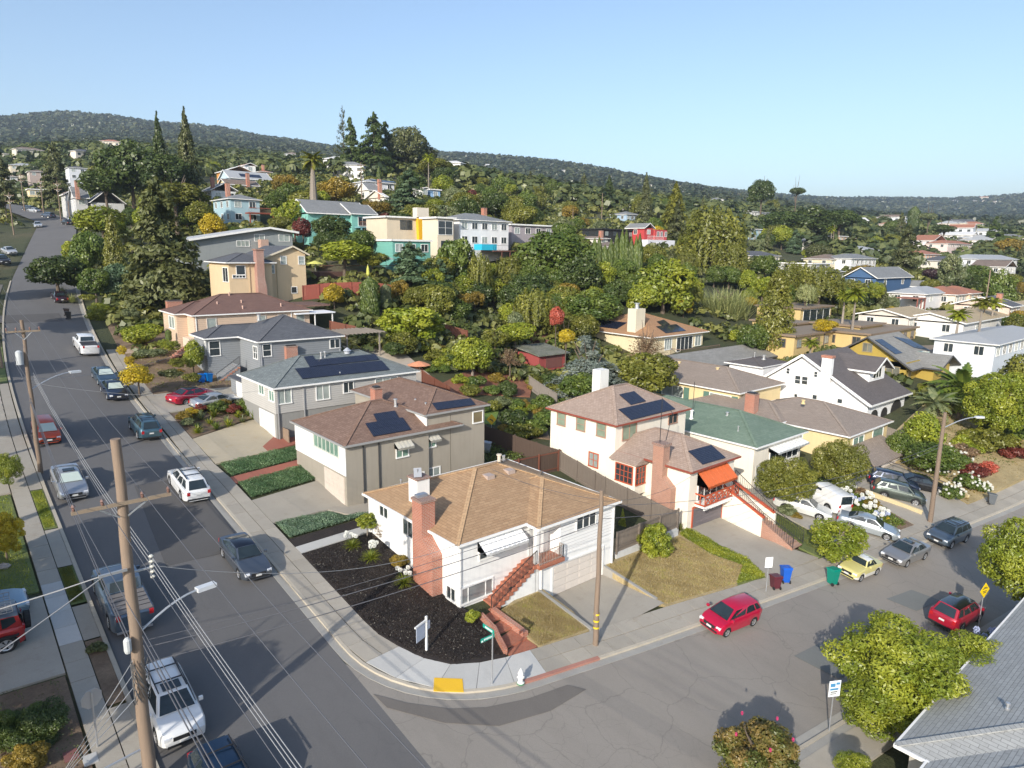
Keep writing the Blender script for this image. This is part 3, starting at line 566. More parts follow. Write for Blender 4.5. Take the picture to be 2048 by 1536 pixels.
garage(H, 'F', 6.35, 7.95, 12.55, -.04, 1.92, 4, 4, trim=TRIM); slab_on(MB(), 'F', 6.35, 4.32, 4.55, 1.6, 1.72, 0, .03).build('wall_vent', DARKM, H)
dr = slab_on(MB(), 'F', 7.42, 6.75, 7.6, 2.62, 4.75, 0, .06).build('door', M('plain', (.55, .56, .55), r=.4), H)
b = MB(); [slab_on(b, 'F', 7.42, u, u+.025, 2.65, 4.7, .09, .12) for u in np.arange(6.75, 7.6, .12)]; [slab_on(b, 'F', 7.42, 6.75, 7.6, z, z+.03, .09, .12) for z in (2.65, 3.3, 4.0, 4.68)]; b.build('security_grille', TRIM, dr)
box(H, 'landing', 6.45, 5.95, 2.3, 8.6, 7.42, 2.56, PAVER)
MB().prism([(3.15, 6.3), (6.45, 6.3), (6.45, 7.42), (3.15, 7.42)], -.2, [.55, 2.3, 2.3, .55]).build('stair_wall', WST, H)
st = MB().box(2.55, 6.26, .3, 3.2, 7.42, .56).build('stairs', PAVER, H)
for k in range(11): MB().box(2.86+k*.33, 6.2, .55+k*.182-.06, 3.24+k*.33, 7.42, .55+(k+1)*.182).build('step', PAVER, st)
rail(H, [(2.95, 6.3, .73), (6.5, 6.3, 2.56)], .92); rail(H, [(6.5, 6.02, 2.56), (8.5, 6.02, 2.56)], .85, mat=M('metal', (.55, .5, .45), r=.5)); rail(H, [(8.5, 6.02, 2.56), (8.5, 6.36, 2.56)], .85, mat=M('metal', (.55, .5, .45), r=.5))
c = MB().box(.62, 9.0, 0, 1.36, 11.1, 3.75).build('chimney', BRICK, H)
MB().prism([(.622, 9.0), (1.36, 9.0), (1.36, 10.05), (.622, 10.05)], 3.75, [3.76, 3.76, 4.6, 4.6]).build('chimney_shoulder', BRICK, c); MB().box(.62, 10.05, 3.75, 1.56, 11.1, 6.75).build('chimney_stack', BRICK, c)
MB().box(.56, 9.99, 6.75, 1.62, 11.16, 6.9).build('chimney_cap', BRICKD, c); MB().box(.75, 10.65, 6.9, 1.45, 11.05, 7.06).build('flue', M('metal', (.4, .42, .46), r=.5), c)
wc = box(H, 'chimney', 2.2, 13.0, 5, 3.15, 14.0, 7.05, M('stucco', (.78, .77, .74))); MB().box(2.12, 12.92, 7.05, 3.23, 14.08, 7.15).build('chimney_cap', BRICKD, wc); MB().bar((2.4, 13.2, 7.2), (2.5, 13.4, 7.75), .5, .06).bar((2.45, 13.3, 7.1), (2.45, 13.3, 7.7), .05, .05, up=(1, 0, 0)).build('satellite_dish', M('metal', (.35, .36, .38), r=.5), wc)
for x, y in ((6.9, 11.6), (8.7, 11.6)): MB().box(x-.3, y-.3, 6.5, x+.3, y+.3, 6.86).build('skylight', M('plain', (.42, .33, .28), r=.5), H)
vent(H, 9.3, 13.4, 6.6, .13, .7, M('plain', (.6, .52, .42))); [vent(H, x, y, 5+(18.1-y)*.385, .05, .3) for x, y in ((11.0, 15.0), (11.8, 15.8), (3.2, 16.6))]
pipe(H, 'F', 7.4, 1.45, .5, 4.9); pipe(H, 'F', 6.35, 6.9, 0, 2.3); pipe(H, 'F', 6.36, 13.55, -.1, 4.9); pipe(H, 'L', 1.35, 17.6, 2, 4.9)
# ------------------------------------------------------------ the taupe house
H = thing('taupe_house', 'taupe stucco split-level house with brown hip roof and striped window awnings', 'house', (1.7, 21.7, 2.5)); q = K(3.938, 480, 560); q2 = K(3.938, 400, 900)
SB = M('shingle', (.19, .115, .082), (.27, .175, .13), bias=-.1)
box(H, 'wall', 1.7, 21.7, 1, 8.9, 30.5, 7.4, TAU); box(H, 'wall', 8.85, 22.0, 1, 14.75, 33.7, 8.6, TAU); slab_on(MB(), 'L', 1.7, 21.69, 30.5, 5.12, 7.38, 0, .06).build('white_band', WST, H)
hip(H, 1.45, 21.4, 12.0, 30.8, 7.5, .40, SB, M('plain', (.30, .30, .29))); hip(H, 8.55, 21.72, 15.05, 34, 8.7, .40, SB, M('plain', (.30, .30, .29)))
MB().prism([(8.83, 21.95), (8.93, 21.95), (8.93, 26), (8.83, 26)], 7.4, 8.65).build('side_wall', WST, H)
GRN = M('glass', (.16, .26, .21), r=.1)
win(H, 'L', 1.64, 22.7, 26.8, 6.35, 7.25, cols=6, glass=GRN, frame=M('plain', (.55, .56, .5))); garage(H, 'L', 1.7, 22.0, 25.3, 2.72, 4.95, 4, 4, mat=M('plain', (.55, .48, .41)), dark=False)
AW = M('plain', (.50, .48, .42), r=.6)
win(H, 'F', 21.7, 5.95, 6.95, 5.75, 6.5, glass=GRN); awning(H, 'F', 21.7, 5.75, 7.2, 6.95, 6.6, .6, AW, 8); win(H, 'F', 22.0, 8.95, 9.7, 5.95, 6.45, glass=GRN); 
awning(H, 'F', 22.0, 8.9, 9.95, 6.9, 6.6, .6, AW, 6); win(H, 'F', 22.0, 13.55, 14.5, 7.25, 8.15, cols=1, glass=M('glass', (.18, .15, .08), r=.1)); slab_on(MB(), 'F', 21.7, 7.7, 8.45, 2.9, 4.15, 0, .05).build('door', TRIM, H); win(H, 'F', 22.0, 8.95, 10.1, 3.1, 4.1, cols=2, glass=GLASSC)
for u in (3.1, 4.4): pipe(H, 'F', 21.7, u, 2.3, 7.2, M('flat', (.05, .05, .05)))
slab_on(MB(), 'F', 22.0, 11.2, 11.23, 3, 8.3, 0, .02).build('wall_seam', M('flat', (.15, .13, .1)), H)
chimney(H, 7.5, 27.6, 8.2, 28.4, 8.6, 9.9); vent(H, 7.9, 25.0, 8.9, .12, .55); vent(H, 9.8, 25, 9.0, .06, .2); vent(H, 9.7, 23.3, 9.0, .06, .2)
fp, fn = (5, 21.4, 7.5), (0, -.40, 1); solar(H, [q(1050, 1238), q(1348, 1185), q(985, 1135)], 4, 2, fp, fn); solar(H, [q(1078, 1120), q(1250, 1092), q(1048, 1060)], 2, 1, fp, fn)
fp, fn = (12, 21.72, 8.7), (0, -.4, 1); solar(H, [q(1550, 1030), q(1855, 988), q(1510, 975)], 4, 1, fp, fn)
# ------------------------------------------------------------ the grey house with solar roof
H = thing('grey_house', 'pale grey sided house over grey garage level with large solar array', 'house', (2.4, 36.25, 4.5)); SG = M('shingle', (.145, .165, .165), (.22, .245, .24), bias=-.1); GS = M('siding', (.47, .455, .43)); GC = M('stucco', (.27, .265, .25))
box(H, 'wall', 2.4, 36.25, 3, 17.0, 44.5, 6.9, GC); box(H, 'wall', 2.34, 36.19, 6.9, 17.06, 44.5, 9.2, GS); hip(H, 2.1, 35.95, 17.3, 44.8, 9.3, .45, SG)
wpx(H, 'L', 2.34, q(150, 808), q(192, 905), glass=GRN); wpx(H, 'L', 2.34, q(230, 866), q(272, 958), glass=GRN); wpx(H, 'F', 36.19, q(300, 868), q(403, 962), glass=GLASSC); wpx(H, 'F', 36.19, q(601, 832), q(704, 930), glass=GLASSC)
wpx(H, 'F', 36.19, q(816, 810), q(892, 878)); win(H, 'F', 36.19, 12.4, 14.8, 7.75, 8.95, cols=3, glass=GLASSC); garage(H, 'L', 2.4, 36.8, 40.1, 4.35, 6.6, 1, 4, mat=M('plain', (.62, .61, .58)), trim=TRIM, dark=False)
for u in (2.55, 5.0): pipe(H, 'F', 36.19, u, 4.2, 9.1, M('plain', (.3, .3, .3)))
slab_on(MB(), 'F', 36.25, 4.5, 5.0, 4.9, 5.7, 0, .2).build('meter_box', M('plain', (.35, .30, .27)), H); slab_on(MB(), 'F', 36.25, 5.05, 5.35, 5.8, 6.2, 0, .15).build('meter_box', M('plain', (.45, .45, .44)), H); box(H, 'side_fence', 2.9, 35.0, 3.6, 2.98, 36.3, 5.6, M('wood', (.28, .2, .14)))
fp, fn = (5, 35.95, 9.3), (0, -.45, 1); solar(H, [q(492, 785), q(1180, 712), q(430, 702)], 8, 1, fp, fn); solar(H, [q(622, 680), q(1098, 632), q(590, 632)], 5, 1, fp, fn); solar(H, [q(548, 690), q(622, 680), q(500, 608)], 1, 1, fp, fn)
vent(H, 8.4, 39.6, 11.0, .08, .5); vent(H, 8.9, 39.8, 11.0, .1, .5); MB().lathe((11.4, 40.0, 11.1), [(.3, 0), (.3, .25), (.42, .3), (.1, .6)], 12).build('roof_fan', M('metal', (.5, .52, .56)), H, smooth=True); vent(H, 9.0, 36.9, 9.7, .05, .15)
# ------------------------------------------------------------ the blue-grey stepped house behind it
H = thing('blue_grey_house', 'blue-grey sided house with stepped slate hip roof and brick side chimney', 'house', (3.2, 51.5, 7)); q = K(5.389, 320, 480); SD = M('shingle', (.085, .088, .10), (.125, .13, .14)); BG = M('siding', (.235, .25, .265), w=.25)
box(H, 'wall', 3.15, 57.5, 5, 9, 62, 11.3, BG); box(H, 'wall', 6.85, 51.5, 5, 16.5, 61.5, 11.3, BG); hip(H, 2.85, 57.1, 12, 62.5, 11.4, .42, SD); hip(H, 6.55, 51.2, 16.8, 61.9, 11.4, .44, SD)
wpx(H, 'L', 3.15, q(482, 1095), q(500, 1235)); wpx(H, 'F', 57.5, q(530, 1098), q(648, 1240), cols=1, rows=2); wpx(H, 'F', 51.5, q(1108, 1130), q(1198, 1245), cols=1, rows=2); wpx(H, 'F', 51.5, q(1833, 1075), q(1938, 1155)); win(H, 'L', 6.85, 52.2, 53.3, 9.4, 10.7, rows=2)
chimney(H, 9.6, 50.9, 10.9, 51.5, 5, 10.6); box(H, 'garage_wing', 3.6, 46.9, 4.5, 8.4, 51.49, 7.9, BG); MB().prism([(3.3, 46.6), (8.6, 46.6), (8.6, 51.45), (3.3, 51.45)], 7.9, [8.0, 8.6, 8.6, 8.0]).build('garage_roof', SD, H); slab_on(MB(), 'L', 3.6, 47.2, 49.8, 5.9, 7.7, 0, .04).build('garage_door', TRIM, H)
MB().prism([(3.2, 55.2), (5.9, 55.2), (5.9, 57.5), (3.2, 57.5)], 5, [6.7, 8.4, 8.4, 6.7]).build('stair_wall', BG, H); b = MB(); [b.box(3.2+k*.3, 55.15, 6.5+k*.19, 3.5+k*.3, 57.4, 6.7+k*.19) for k in range(9)]; b.build('stairs', BRICK, H); rail(H, [(3.3, 55.2, 6.8), (5.9, 55.2, 8.5)], .9); vent(H, 5.2, 60, 12.1, .1, .3); vent(H, 9, 57.0, 13.2, .16, .5)
pipe(H, 'F', 51.5, 7.0, 6.5, 11.2, M('plain', (.3, .31, .33))); pipe(H, 'F', 51.5, 16.3, 7, 11.2, M('plain', (.3, .31, .33)))
# ------------------------------------------------------------ the peach house with the long brown roof
H = thing('peach_house', 'peach sided house with long brown roof and white patio cover', 'house', (3, 64, 8.5)); PC = M('siding', (.60, .45, .33), w=.22); SR = M('shingle', (.155, .085, .065), (.20, .115, .09))
box(H, 'wall', 3.9, 64.2, 6.5, 18.4, 73.5, 13.3, PC); box(H, 'wall', 2.7, 67.0, 6.5, 6.4, 73, 13.3, PC); hip(H, 2.4, 66.7, 11, 73.4, 13.4, .36, SR); hip(H, 3.6, 63.9, 18.7, 73.9, 13.4, .42, SR)
box(H, 'roof', 18.5, 66.5, 13.6, 22.5, 72.5, 13.85, SR); box(H, 'patio_cover', 16.2, 63.5, 12.9, 21.8, 67.5, 13.05, M('plain', (.75, .76, .78))); [box(H, 'patio_post', x, 63.7, 9, x+.12, 63.82, 12.9, TRIM) for x in (18.9, 21.4)]
for u in (5.4, 11.5, 14.2, 16.6): win(H, 'F', 64.2, u, u+1.0, 11.6, 12.9, cols=1, glass=GLASSC, frame=M('plain', (.55, .5, .45)))
win(H, 'L', 2.7, 68, 70.3, 11.5, 12.9, cols=2, glass=GLASSC); win(H, 'F', 64.2, 9.0, 10.2, 11.0, 11.5, cols=1, frame=BRICK, glass=M('flat', (.3, .15, .1))); pipe(H, 'F', 64.2, 4.1, 8, 13.2); pipe(H, 'F', 64.2, 15.9, 9, 13.2)
chimney(H, 3.4, 73.3, 5.2, 74.3, 9, 14.4); [vent(H, x, y, z, .07, .35, M('plain', (.6, .4, .32))) for x, y, z in ((9.6, 68.5, 15.3), (7.4, 66.4, 14.3), (10.4, 66.5, 14.4), (10, 65, 13.8), (15, 65.2, 13.9))]
st = MB().box(3.2, 64.3, 7.5, 3.9, 66.9, 10.6).build('porch', M('plain', (.6, .5, .4)), H); b = MB(); [b.box(1.4+k*.3, 64.8, 8.2+k*.2, 1.75+k*.3, 66.3, 8.45+k*.2) for k in range(8)]; b.build('stairs', BRICK, H)
# ------------------------------------------------------------ the tall tan house with the brick chimney
H = thing('tan_house', 'tall tan stucco house with dark roof and broad brick chimney', 'house', (14, 80, 12)); TN = M('stucco', (.62, .475, .30)); g = {}
c0 = at(*q(1275, 400), 103)[0]; X0, Y0 = float(c0[0]), float(c0[1]); xr_, zr_ = FYp(*q(1565, 150), Y0); zt = FYp(*q(1275, 170), Y0)[1]; xa, za = FYp(*q(1420, 72), Y0); xl_, zl_ = FYp(*q(1100, 190), Y0)
b = MB(); b.v = []; W2 = [(xl_, 6), (xr_, 6), (xr_, zr_), (xa, za), (xl_, zl_)]
b.add([(x, Y0, z) for x, z in W2]+[(x, Y0+10, z) for x, z in W2], [(0, 1, 2, 3, 4), (9, 8, 7, 6, 5), (0, 5, 6, 1), (1, 6, 7, 2), (2, 7, 8, 3), (3, 8, 9, 4), (4, 9, 5, 0)]).build('wall', TN, H)
b = MB()
for (p, p2) in (((xl_-.4, zl_-.15), (xa, za+.12)), ((xa, za+.12), (xr_+.5, zr_-.1))): b.add([(p[0], Y0-.4, p[1]), (p2[0], Y0-.4, p2[1]), (p2[0], Y0+10.4, p2[1]), (p[0], Y0+10.4, p[1])]+[(p[0], Y0-.4, p[1]-.2), (p2[0], Y0-.4, p2[1]-.2), (p2[0], Y0+10.4, p2[1]-.2), (p[0], Y0+10.4, p[1]-.2)], [(0, 1, 2, 3), (7, 6, 5, 4), (0, 4, 5, 1), (3, 2, 6, 7), (0, 3, 7, 4), (1, 5, 6, 2)])
b.build('roof', SD, H); b = MB(); b.bar((xl_-.4, Y0-.45, zl_-.22), (xa, Y0-.45, za+.05), .1, .24).bar((xa, Y0-.45, za+.05), (xr_+.5, Y0-.45, zr_-.17), .1, .24).build('barge_board', M('plain', (.62, .55, .42)), H)
for p, p2 in (((1300, 178), (1360, 258)), ((1493, 178), (1555, 258)), ((1170, 272), (1230, 355)), ((1418, 508), (1475, 568))): wpx(H, 'F', Y0, q(*p), q(*p2), cols=1, rows=2 if p[1] < 500 else 1, glass=GLASSC if p[1] < 300 else GLASS)
x1_, _z = FYp(*q(740, 300), Y0-1.5); zt1 = FYp(*q(740, 250), Y0-1.5)[1]; x2_ = FYp(*q(1020, 300), Y0-1.5)[0]
box(H, 'wall', x1_, Y0-1.5, 6, x2_+2.5, Y0+7, zt1, TN); hip(H, x1_-.5, Y0-2, x2_+3, Y0+7.5, zt1+.1, .36, SD); wpx(H, 'F', Y0-1.5, q(822, 280), q(918, 375), cols=1, rows=1); wpx(H, 'F', Y0-1.5, q(785, 380), q(920, 405), cols=4); win(H, 'L', x1_, Y0-1.1, Y0+1.0, zt1-2.6, zt1-.7, cols=2)
cx0, cz = FYp(*q(1008, 110), Y0-1.6); cx1 = FYp(*q(1088, 110), Y0-1.6)[0]; cb1 = FYp(*q(1130, 560), Y0-1.6)[0]; PB = M('brick', (.37, .15, .11), (.30, .13, .10))
c = MB().prism([(cx0, Y0-2.6), (cb1, Y0-2.6), (cb1, Y0-1.4), (cx0, Y0-1.4)], 6, cz-5.4).build('chimney', PB, H); MB().add([(cx0, Y0-2.6, cz-5.4), (cb1, Y0-2.6, cz-5.4), (cx1, Y0-2.6, cz-3.9), (cx0, Y0-2.6, cz-3.9), (cx0, Y0-1.4, cz-5.4), (cb1, Y0-1.4, cz-5.4), (cx1, Y0-1.4, cz-3.9), (cx0, Y0-1.4, cz-3.9)], [(0, 1, 2, 3), (7, 6, 5, 4), (1, 5, 6, 2), (4, 0, 3, 7)]).build('chimney_shoulder', PB, c); MB().box(cx0, Y0-2.6, cz-3.9, cx1, Y0-1.4, cz).build('chimney_stack', PB, c); MB().box(cx0-.1, Y0-2.7, cz, cx1+.1, Y0-1.3, cz+.2).build('chimney_cap', BRICKD, c)
MB().prism([(x1_-6, Y0-3), (x1_+3.5, Y0-3), (x1_+3.5, Y0+3), (x1_-6, Y0+3)], 6, [zt1-8.6, zt1-5.3, zt1-5.3, zt1-8.6]).build('wall', TN, H); b = MB().prism([(x1_-6.4, Y0-3.4), (x1_+3.3, Y0-3.4), (x1_+3.3, Y0+3.2), (x1_-6.4, Y0+3.2)], [zt1-8.65, zt1-5.25, zt1-5.25, zt1-8.65], [zt1-8.45, zt1-5.05, zt1-5.05, zt1-8.45]); b.build('lean_roof', SD, H)
for u in (1255, 960): x_, z_ = FYp(*q(u, 300), Y0 if u > 1000 else Y0-1.5); pipe(H, 'F', Y0 if u > 1000 else Y0-1.5, x_, 8, zt1, M('plain', (.45, .35, .22)))
# ------------------------------------------------------------ the cream house with rust-red trim
H = thing('cream_house', 'cream stucco two-storey house with rust-red trim, awning and carved balcony', 'house', (22.9, 6.8, 0)); q = K(5.689, 1080, 740); q3 = K(5.689, 1260, 860)
RUST = M('plain', (.44, .085, .035), r=.55); PK = M('shingle', (.40, .30, .24), (.31, .225, .175), bw=.3, rh=.2); CW = M('plain', (.36, .22, .16), r=.6); RG = M('plain', (.26, .06, .035))
MB().prism([(22.9, 6.8), (29.1, 6.8), (29.1, 14.5), (23.3, 14.5), (23.3, 9.9), (22.9, 9.9)], -.9, 5.0).build('wall', CRM, H); box(H, 'wall', 22.3, 13.9, -.5, 32.1, 21.7, 7.3, CRM)
hip(H, 22.6, 6.5, 29.4, 16, 5.1, .5, PK, RG); hip(H, 22, 13.6, 32.4, 22, 7.4, .52, PK, RG); MB().prism([(21.9, 11.3), (23.3, 11.3), (23.3, 13.6), (21.9, 13.6)], 2, 4.6).build('bay', CRM, H); MB().prism([(21.6, 11.0), (23.6, 11.0), (23.6, 13.9), (21.6, 13.9)], 4.6, [4.7, 5.6, 5.6, 4.7]).build('bay_roof', PK, H)
win(H, 'L', 21.9, 11.6, 13.3, 2.9, 4.3, cols=4, rows=3, frame=RUST); win(H, 'F', 11.3, 22.0, 23.1, 2.9, 4.3, cols=3, rows=3, frame=RUST)
for p, p2 in (((205, 485), (285, 635)), ((425, 538), (508, 695)), ((655, 600), (742, 765))): wpx(H, 'L', 22.3, q(*p), q(*p2), cols=1, rows=2, frame=CW, glass=M('glass', (.22, .27, .2), r=.1))
wpx(H, 'L', 22.3, q(565, 935), q(655, 1110), cols=2, rows=2, frame=RUST, glass=GLASSC); wpx(H, 'F', 13.9, q(945, 630), q(1085, 760), cols=2, frame=CW, glass=M('glass', (.22, .27, .2), r=.1)); wpx(H, 'F', 13.9, q(1468, 500), q(1553, 590), cols=2, frame=CW)
fp, fn = (24, 13.6, 7.4), (0, -.52, 1); solar(H, [q(1035, 578), q(1540, 452), q(885, 452)], 5, 1, fp, fn); solar(H, [q(1035, 405), q(1205, 362), q(895, 285)], 2, 1, fp, fn); fp, fn = (24, 6.5, 5.1), (0, -.5, 1); solar(H, [q3(825, 402), q3(1088, 325), q3(655, 245)], 3, 1, fp, fn)
box(H, 'chimney', 27.4, 20.4, 6, 28.6, 21.4, 10.5, M('stucco', (.75, .74, .70)))
RB = M('brick', (.42, .19, .12), (.33, .15, .10), mortar=(.42, .34, .28))
c = MB().prism([(22.25, 8.0), (22.95, 8.0), (22.95, 9.9), (22.25, 9.9)], -.5, [3.4, 3.4, 4.9, 4.9]).build('chimney', RB, H); MB().box(22.24, 8.9, 3.3, 23.05, 9.91, 6.6).build('chimney_stack', RB, c); MB().box(22.15, 8.8, 6.6, 23.15, 10, 6.8).build('chimney_cap', BRICKD, c); MB().tube([(22.5, 9.5, 6.8), (22.5, 9.5, 10.4)], .03, 6).build('antenna_mast', DARKM, c); MB().bar((22.9, 9.2, 7), (23.2, 9.0, 9.2), .03, .03).bar((22.7, 8.5, 9.2), (23.7, 9.5, 9.2), .03, .03).bar((22.9, 9.2, 8.9), (23.5, 8.6, 9.0), .03, .03).build('antenna', DARKM, c)
g_ = garage(H, 'F', 6.8, 23.6, 27.6, -.1, 1.85, 1, 7, mat=M('wood', (.17, .15, .16), sc=(1, 1, 8)), trim=RUST)
aw = awning(H, 'F', 6.8, 23.9, 28.0, 4.75, 3.8, 1.05, M('plain', (.62, .14, .04), r=.6), 16); win(H, 'F', 6.8, 24.1, 27.5, 2.4, 3.9, cols=4, frame=TRIM)
bal = box(H, 'balcony', 23.8, 5.95, 2.0, 28.6, 6.79, 2.2, TRIM); b = MB(); b.box(23.8, 5.9, 2.2, 28.6, 6.0, 2.3).box(23.8, 5.9, 3.0, 28.6, 6.0, 3.1).box(23.75, 5.9, 2.2, 23.85, 6.8, 2.3).box(23.75, 5.9, 3, 23.85, 6.8, 3.1)
for k in range(7):
    x = 23.85+k*.78; b.box(x, 5.92, 2.2, x+.08, 5.98, 3.05)
    if k < 6: b.bar((x+.1, 5.95, 2.35), (x+.7, 5.95, 2.95), .05, .08).bar((x+.1, 5.95, 2.95), (x+.7, 5.95, 2.35), .05, .08)
b.box(23.77, 6.3, 2.2, 23.83, 6.38, 3.05); b.build('balcony_railing', RUST, bal); b = MB(); [b.box(23.8+k*.3, 5.93, 1.86, 24.0+k*.3, 6.02, 2.0) for k in range(16)]; b.build('scalloped_edge', TRIM, bal)
MB().prism([(29.4, 9.5), (31.2, 8.8), (31.2, 12), (29.4, 12)], 4.0, 4.12).build('porch_roof', RUST, H); [box(H, 'porch_post', x, 8.95, 1.5, x+.06, 9.01, 4, DARKM) for x in (30.6, 31.05)]
# entrance stair down to the street
W_ = [(27.75, 6.9), (27.75, 3.2)]
MB().prism([(27.7, 3.2), (27.9, 3.2), (27.9, 6.8), (27.7, 6.8)], -1, [1.15, 1.15, 2.75, 2.75]).build('stair_wall', CRM, H); MB().prism([(29.3, 3.0), (29.5, 3.0), (29.5, 9.5), (29.3, 9.5)], -1, [1.15, 1.15, 3.2, 3.2]).build('stair_wall', CRM, H)
for x in (27.66, 29.26): MB().add([(x, 3.1, 1.16), (x+.28, 3.1, 1.16), (x+.28, 6.9, 2.78), (x, 6.9, 2.78), (x, 3.1, 1.3), (x+.28, 3.1, 1.3), (x+.28, 6.9, 2.92), (x, 6.9, 2.92)], [(4, 5, 6, 7), (3, 2, 1, 0), (0, 1, 5, 4), (0, 4, 7, 3), (1, 2, 6, 5)]).build('wall_coping', RUST, H)
st = MB().prism([(27.9, .6), (29.3, .6), (29.3, 9), (27.9, 9)], -1.2, [-.6, -.6, 2.6, 2.6]).build('stairs', M('concrete', (.35, .22, .16)), H)
for k in range(18): MB().box(27.92, .6+k*.42, -.75+k*.17, 29.28, 1.02+k*.42, -.55+k*.17+.03).build('step', M('concrete', (.36, .23, .17)), st)
MB().prism([(27.7, .6), (27.88, .6), (27.88, 3.2), (27.7, 3.2)], -1, [-.45, -.45, .9, .9]).build('brick_base', RB, H)
rail(H, [(27.8, .6, -.5), (27.8, 3.2, .6), (27.8, 6.8, 2.85)], 1.0, step=.2); rail(H, [(29.4, .6, -.5), (29.4, 3.2, .6), (29.4, 6.8, 2.85)], 1.0, step=.2)
# ------------------------------------------------------------ green-roofed house
H = thing('green_roof_house', 'white stucco house under a faded green shingle roof with metal awning', 'house', (36, 9, 0)); q = K(6.024, 1300, 700)
GR = M('shingle', (.13, .185, .135), (.17, .225, .17), bw=.5, rh=.25, mortar=(.10, .15, .11)); box(H, 'wall', 35.9, 8.9, -1.5, 44.8, 26, 4.1, CRM); hip(H, 35.6, 8.5, 45.2, 27, 4.2, .40, GR); awning(H, 'F', 8.9, 38.5, 44.5, 3.6, 3.3, 1.0, M('plain', (.72, .73, .72), r=.5), 20); win(H, 'F', 8.9, 38.8, 44.2, 1.9, 3.3, cols=5)
vent(H, 37.6, 17, 5.0, .14, .8, TRIM); vent(H, 39.3, 14, 5.6, .12, .3); MB().tube([(38.5, 17.5, 5), (38.5, 17.5, 8.6)], .03, 6).build('antenna_mast', DARKM, H); vent(H, 37.3, 11.5, 4.9, .05, .4); slab_on(MB(), 'F', 8.9, 36.4, 37.2, .2, 2.2, 0, .05).build('door', M('plain', (.5, .5, .48)), H)
# ------------------------------------------------------------ yellow house in two blocks
YW = M('stucco', (.70, .56, .31)); TB = M('shingle', (.27, .215, .175), (.33, .27, .22))
H = thing('yellow_house', 'long yellow house with taupe roof, brick chimney and street garage', 'house', (51, 7.2, -2)); box(H, 'wall', 51.4, 7.2, -3, 61.8, 27, 2.9, YW); hip(H, 51, 6.8, 62.2, 21, 3.0, .36, TB); hip(H, 50.4, 14, 58, 27.4, 3.15, .36, TB)
box(H, 'garage_block', 51.5, 4.4, -3, 59.6, 7.19, .4, M('stucco', (.55, .47, .35))); MB().prism([(51.1, 3.9), (60, 3.9), (60, 7.15), (51.1, 7.15)], .42, [.5, .5, 1.7, 1.7]).build('garage_roof', TB, H); garage(H, 'F', 4.4, 52.5, 58.5, -2.2, .1, 4, 4); win(H, 'F', 7.2, 57.9, 60.6, 1.0, 2.5, cols=1, glass=GRN); win(H, 'F', 7.2, 53, 55.5, 1.2, 2.4, cols=2, glass=GRN)
chimney(H, 50.7, 17.6, 51.7, 18.8, 2, 5.6); win(H, 'L', 51.4, 12, 14, 1.2, 2.4, cols=3, glass=GRN); vent(H, 54, 13.5, 5, .15, .3, M('plain', (.6, .48, .25)))
H = thing('yellow_back_house', 'yellow bungalow with green shutters and taupe hip roof behind the green roof', 'house', (53, 21, 0)); box(H, 'wall', 53.4, 21.2, -1, 63.4, 38, 4.9, YW); hip(H, 52.9, 20.8, 63.9, 40, 5.0, .36, TB); q = K(6.024, 1300, 700)
SHT = M('plain', (.10, .19, .15), r=.6)
for y0_, y1_ in ((22.3, 25.2), (29.3, 32.5)):
    win(H, 'L', 53.4, y0_, y1_, 3.0, 4.3, cols=2, glass=GLASSC)
    for y_ in (y0_-1.0, y1_+.15): slab_on(MB(), 'L', 53.4, y_, y_+.8, 2.9, 4.4, 0, .06).build('shutter', SHT, H)
win(H, 'F', 21.2, 54.2, 56.5, 3.0, 4.3, cols=2, glass=GLASSC)
for y_ in (27, 33, 35): vent(H, 57.5, y_, 6.3, .18, .5, M('plain', (.62, .5, .28)))
# ------------------------------------------------------------ white craftsman
H = thing('craftsman_house', 'big white craftsman house with dark roof, front dormer and arched porch', 'house', (65, 11, -2)); DR = M('shingle', (.115, .10, .095), (.15, .13, .125)); q = K(3.606, 1480, 660); WP = M('stucco', (.82, .82, .82))
b = MB(); pr_ = [(10.8, -3), (24.4, -3), (24.4, 5.0), (19.2, 8.6), (10.8, 4.0)]
b.add([(65, y, z) for y, z in pr_]+[(76.5, y, z) for y, z in pr_], [(4, 3, 2, 1, 0), (5, 6, 7, 8, 9), (0, 1, 6, 5), (1, 2, 7, 6), (2, 3, 8, 7), (3, 4, 9, 8), (4, 0, 5, 9)]).build('wall', WP, H)
b = MB()
for A_ in ([(64.4, 10.2, 3.85), (77.2, 10.2, 3.85), (77.2, 19.2, 8.95), (64.4, 19.2, 8.95)], [(77.2, 25.2, 4.65), (64.4, 25.2, 4.65), (64.4, 19.2, 8.95), (77.2, 19.2, 8.95)]): b.add(A_+[(x, y, z-.18) for x, y, z in A_], [(0, 1, 2, 3), (7, 6, 5, 4), (0, 4, 5, 1), (0, 3, 7, 4), (1, 5, 6, 2), (3, 2, 6, 7)])
b.build('roof', DR, H); b = MB(); b.bar((64.35, 10.2, 3.75), (64.35, 19.2, 8.85), .1, .3).bar((64.35, 25.2, 4.55), (64.35, 19.2, 8.85), .1, .3).bar((64.4, 10.15, 3.75), (77.2, 10.15, 3.75), .08, .2).build('barge_board', TRIM, H)
MB().prism([(70.6, 13.2), (75.3, 13.2), (75.3, 19), (70.6, 19)], 5, 7.2).build('dormer_wall', WP, H); gable(H, 70.0, 12.3, 75.9, 19, 7.0, .55, DR, axis='y', over=.6, wallm=WP); win(H, 'F', 13.2, 71.8, 74.2, 5.9, 7.1, cols=3)
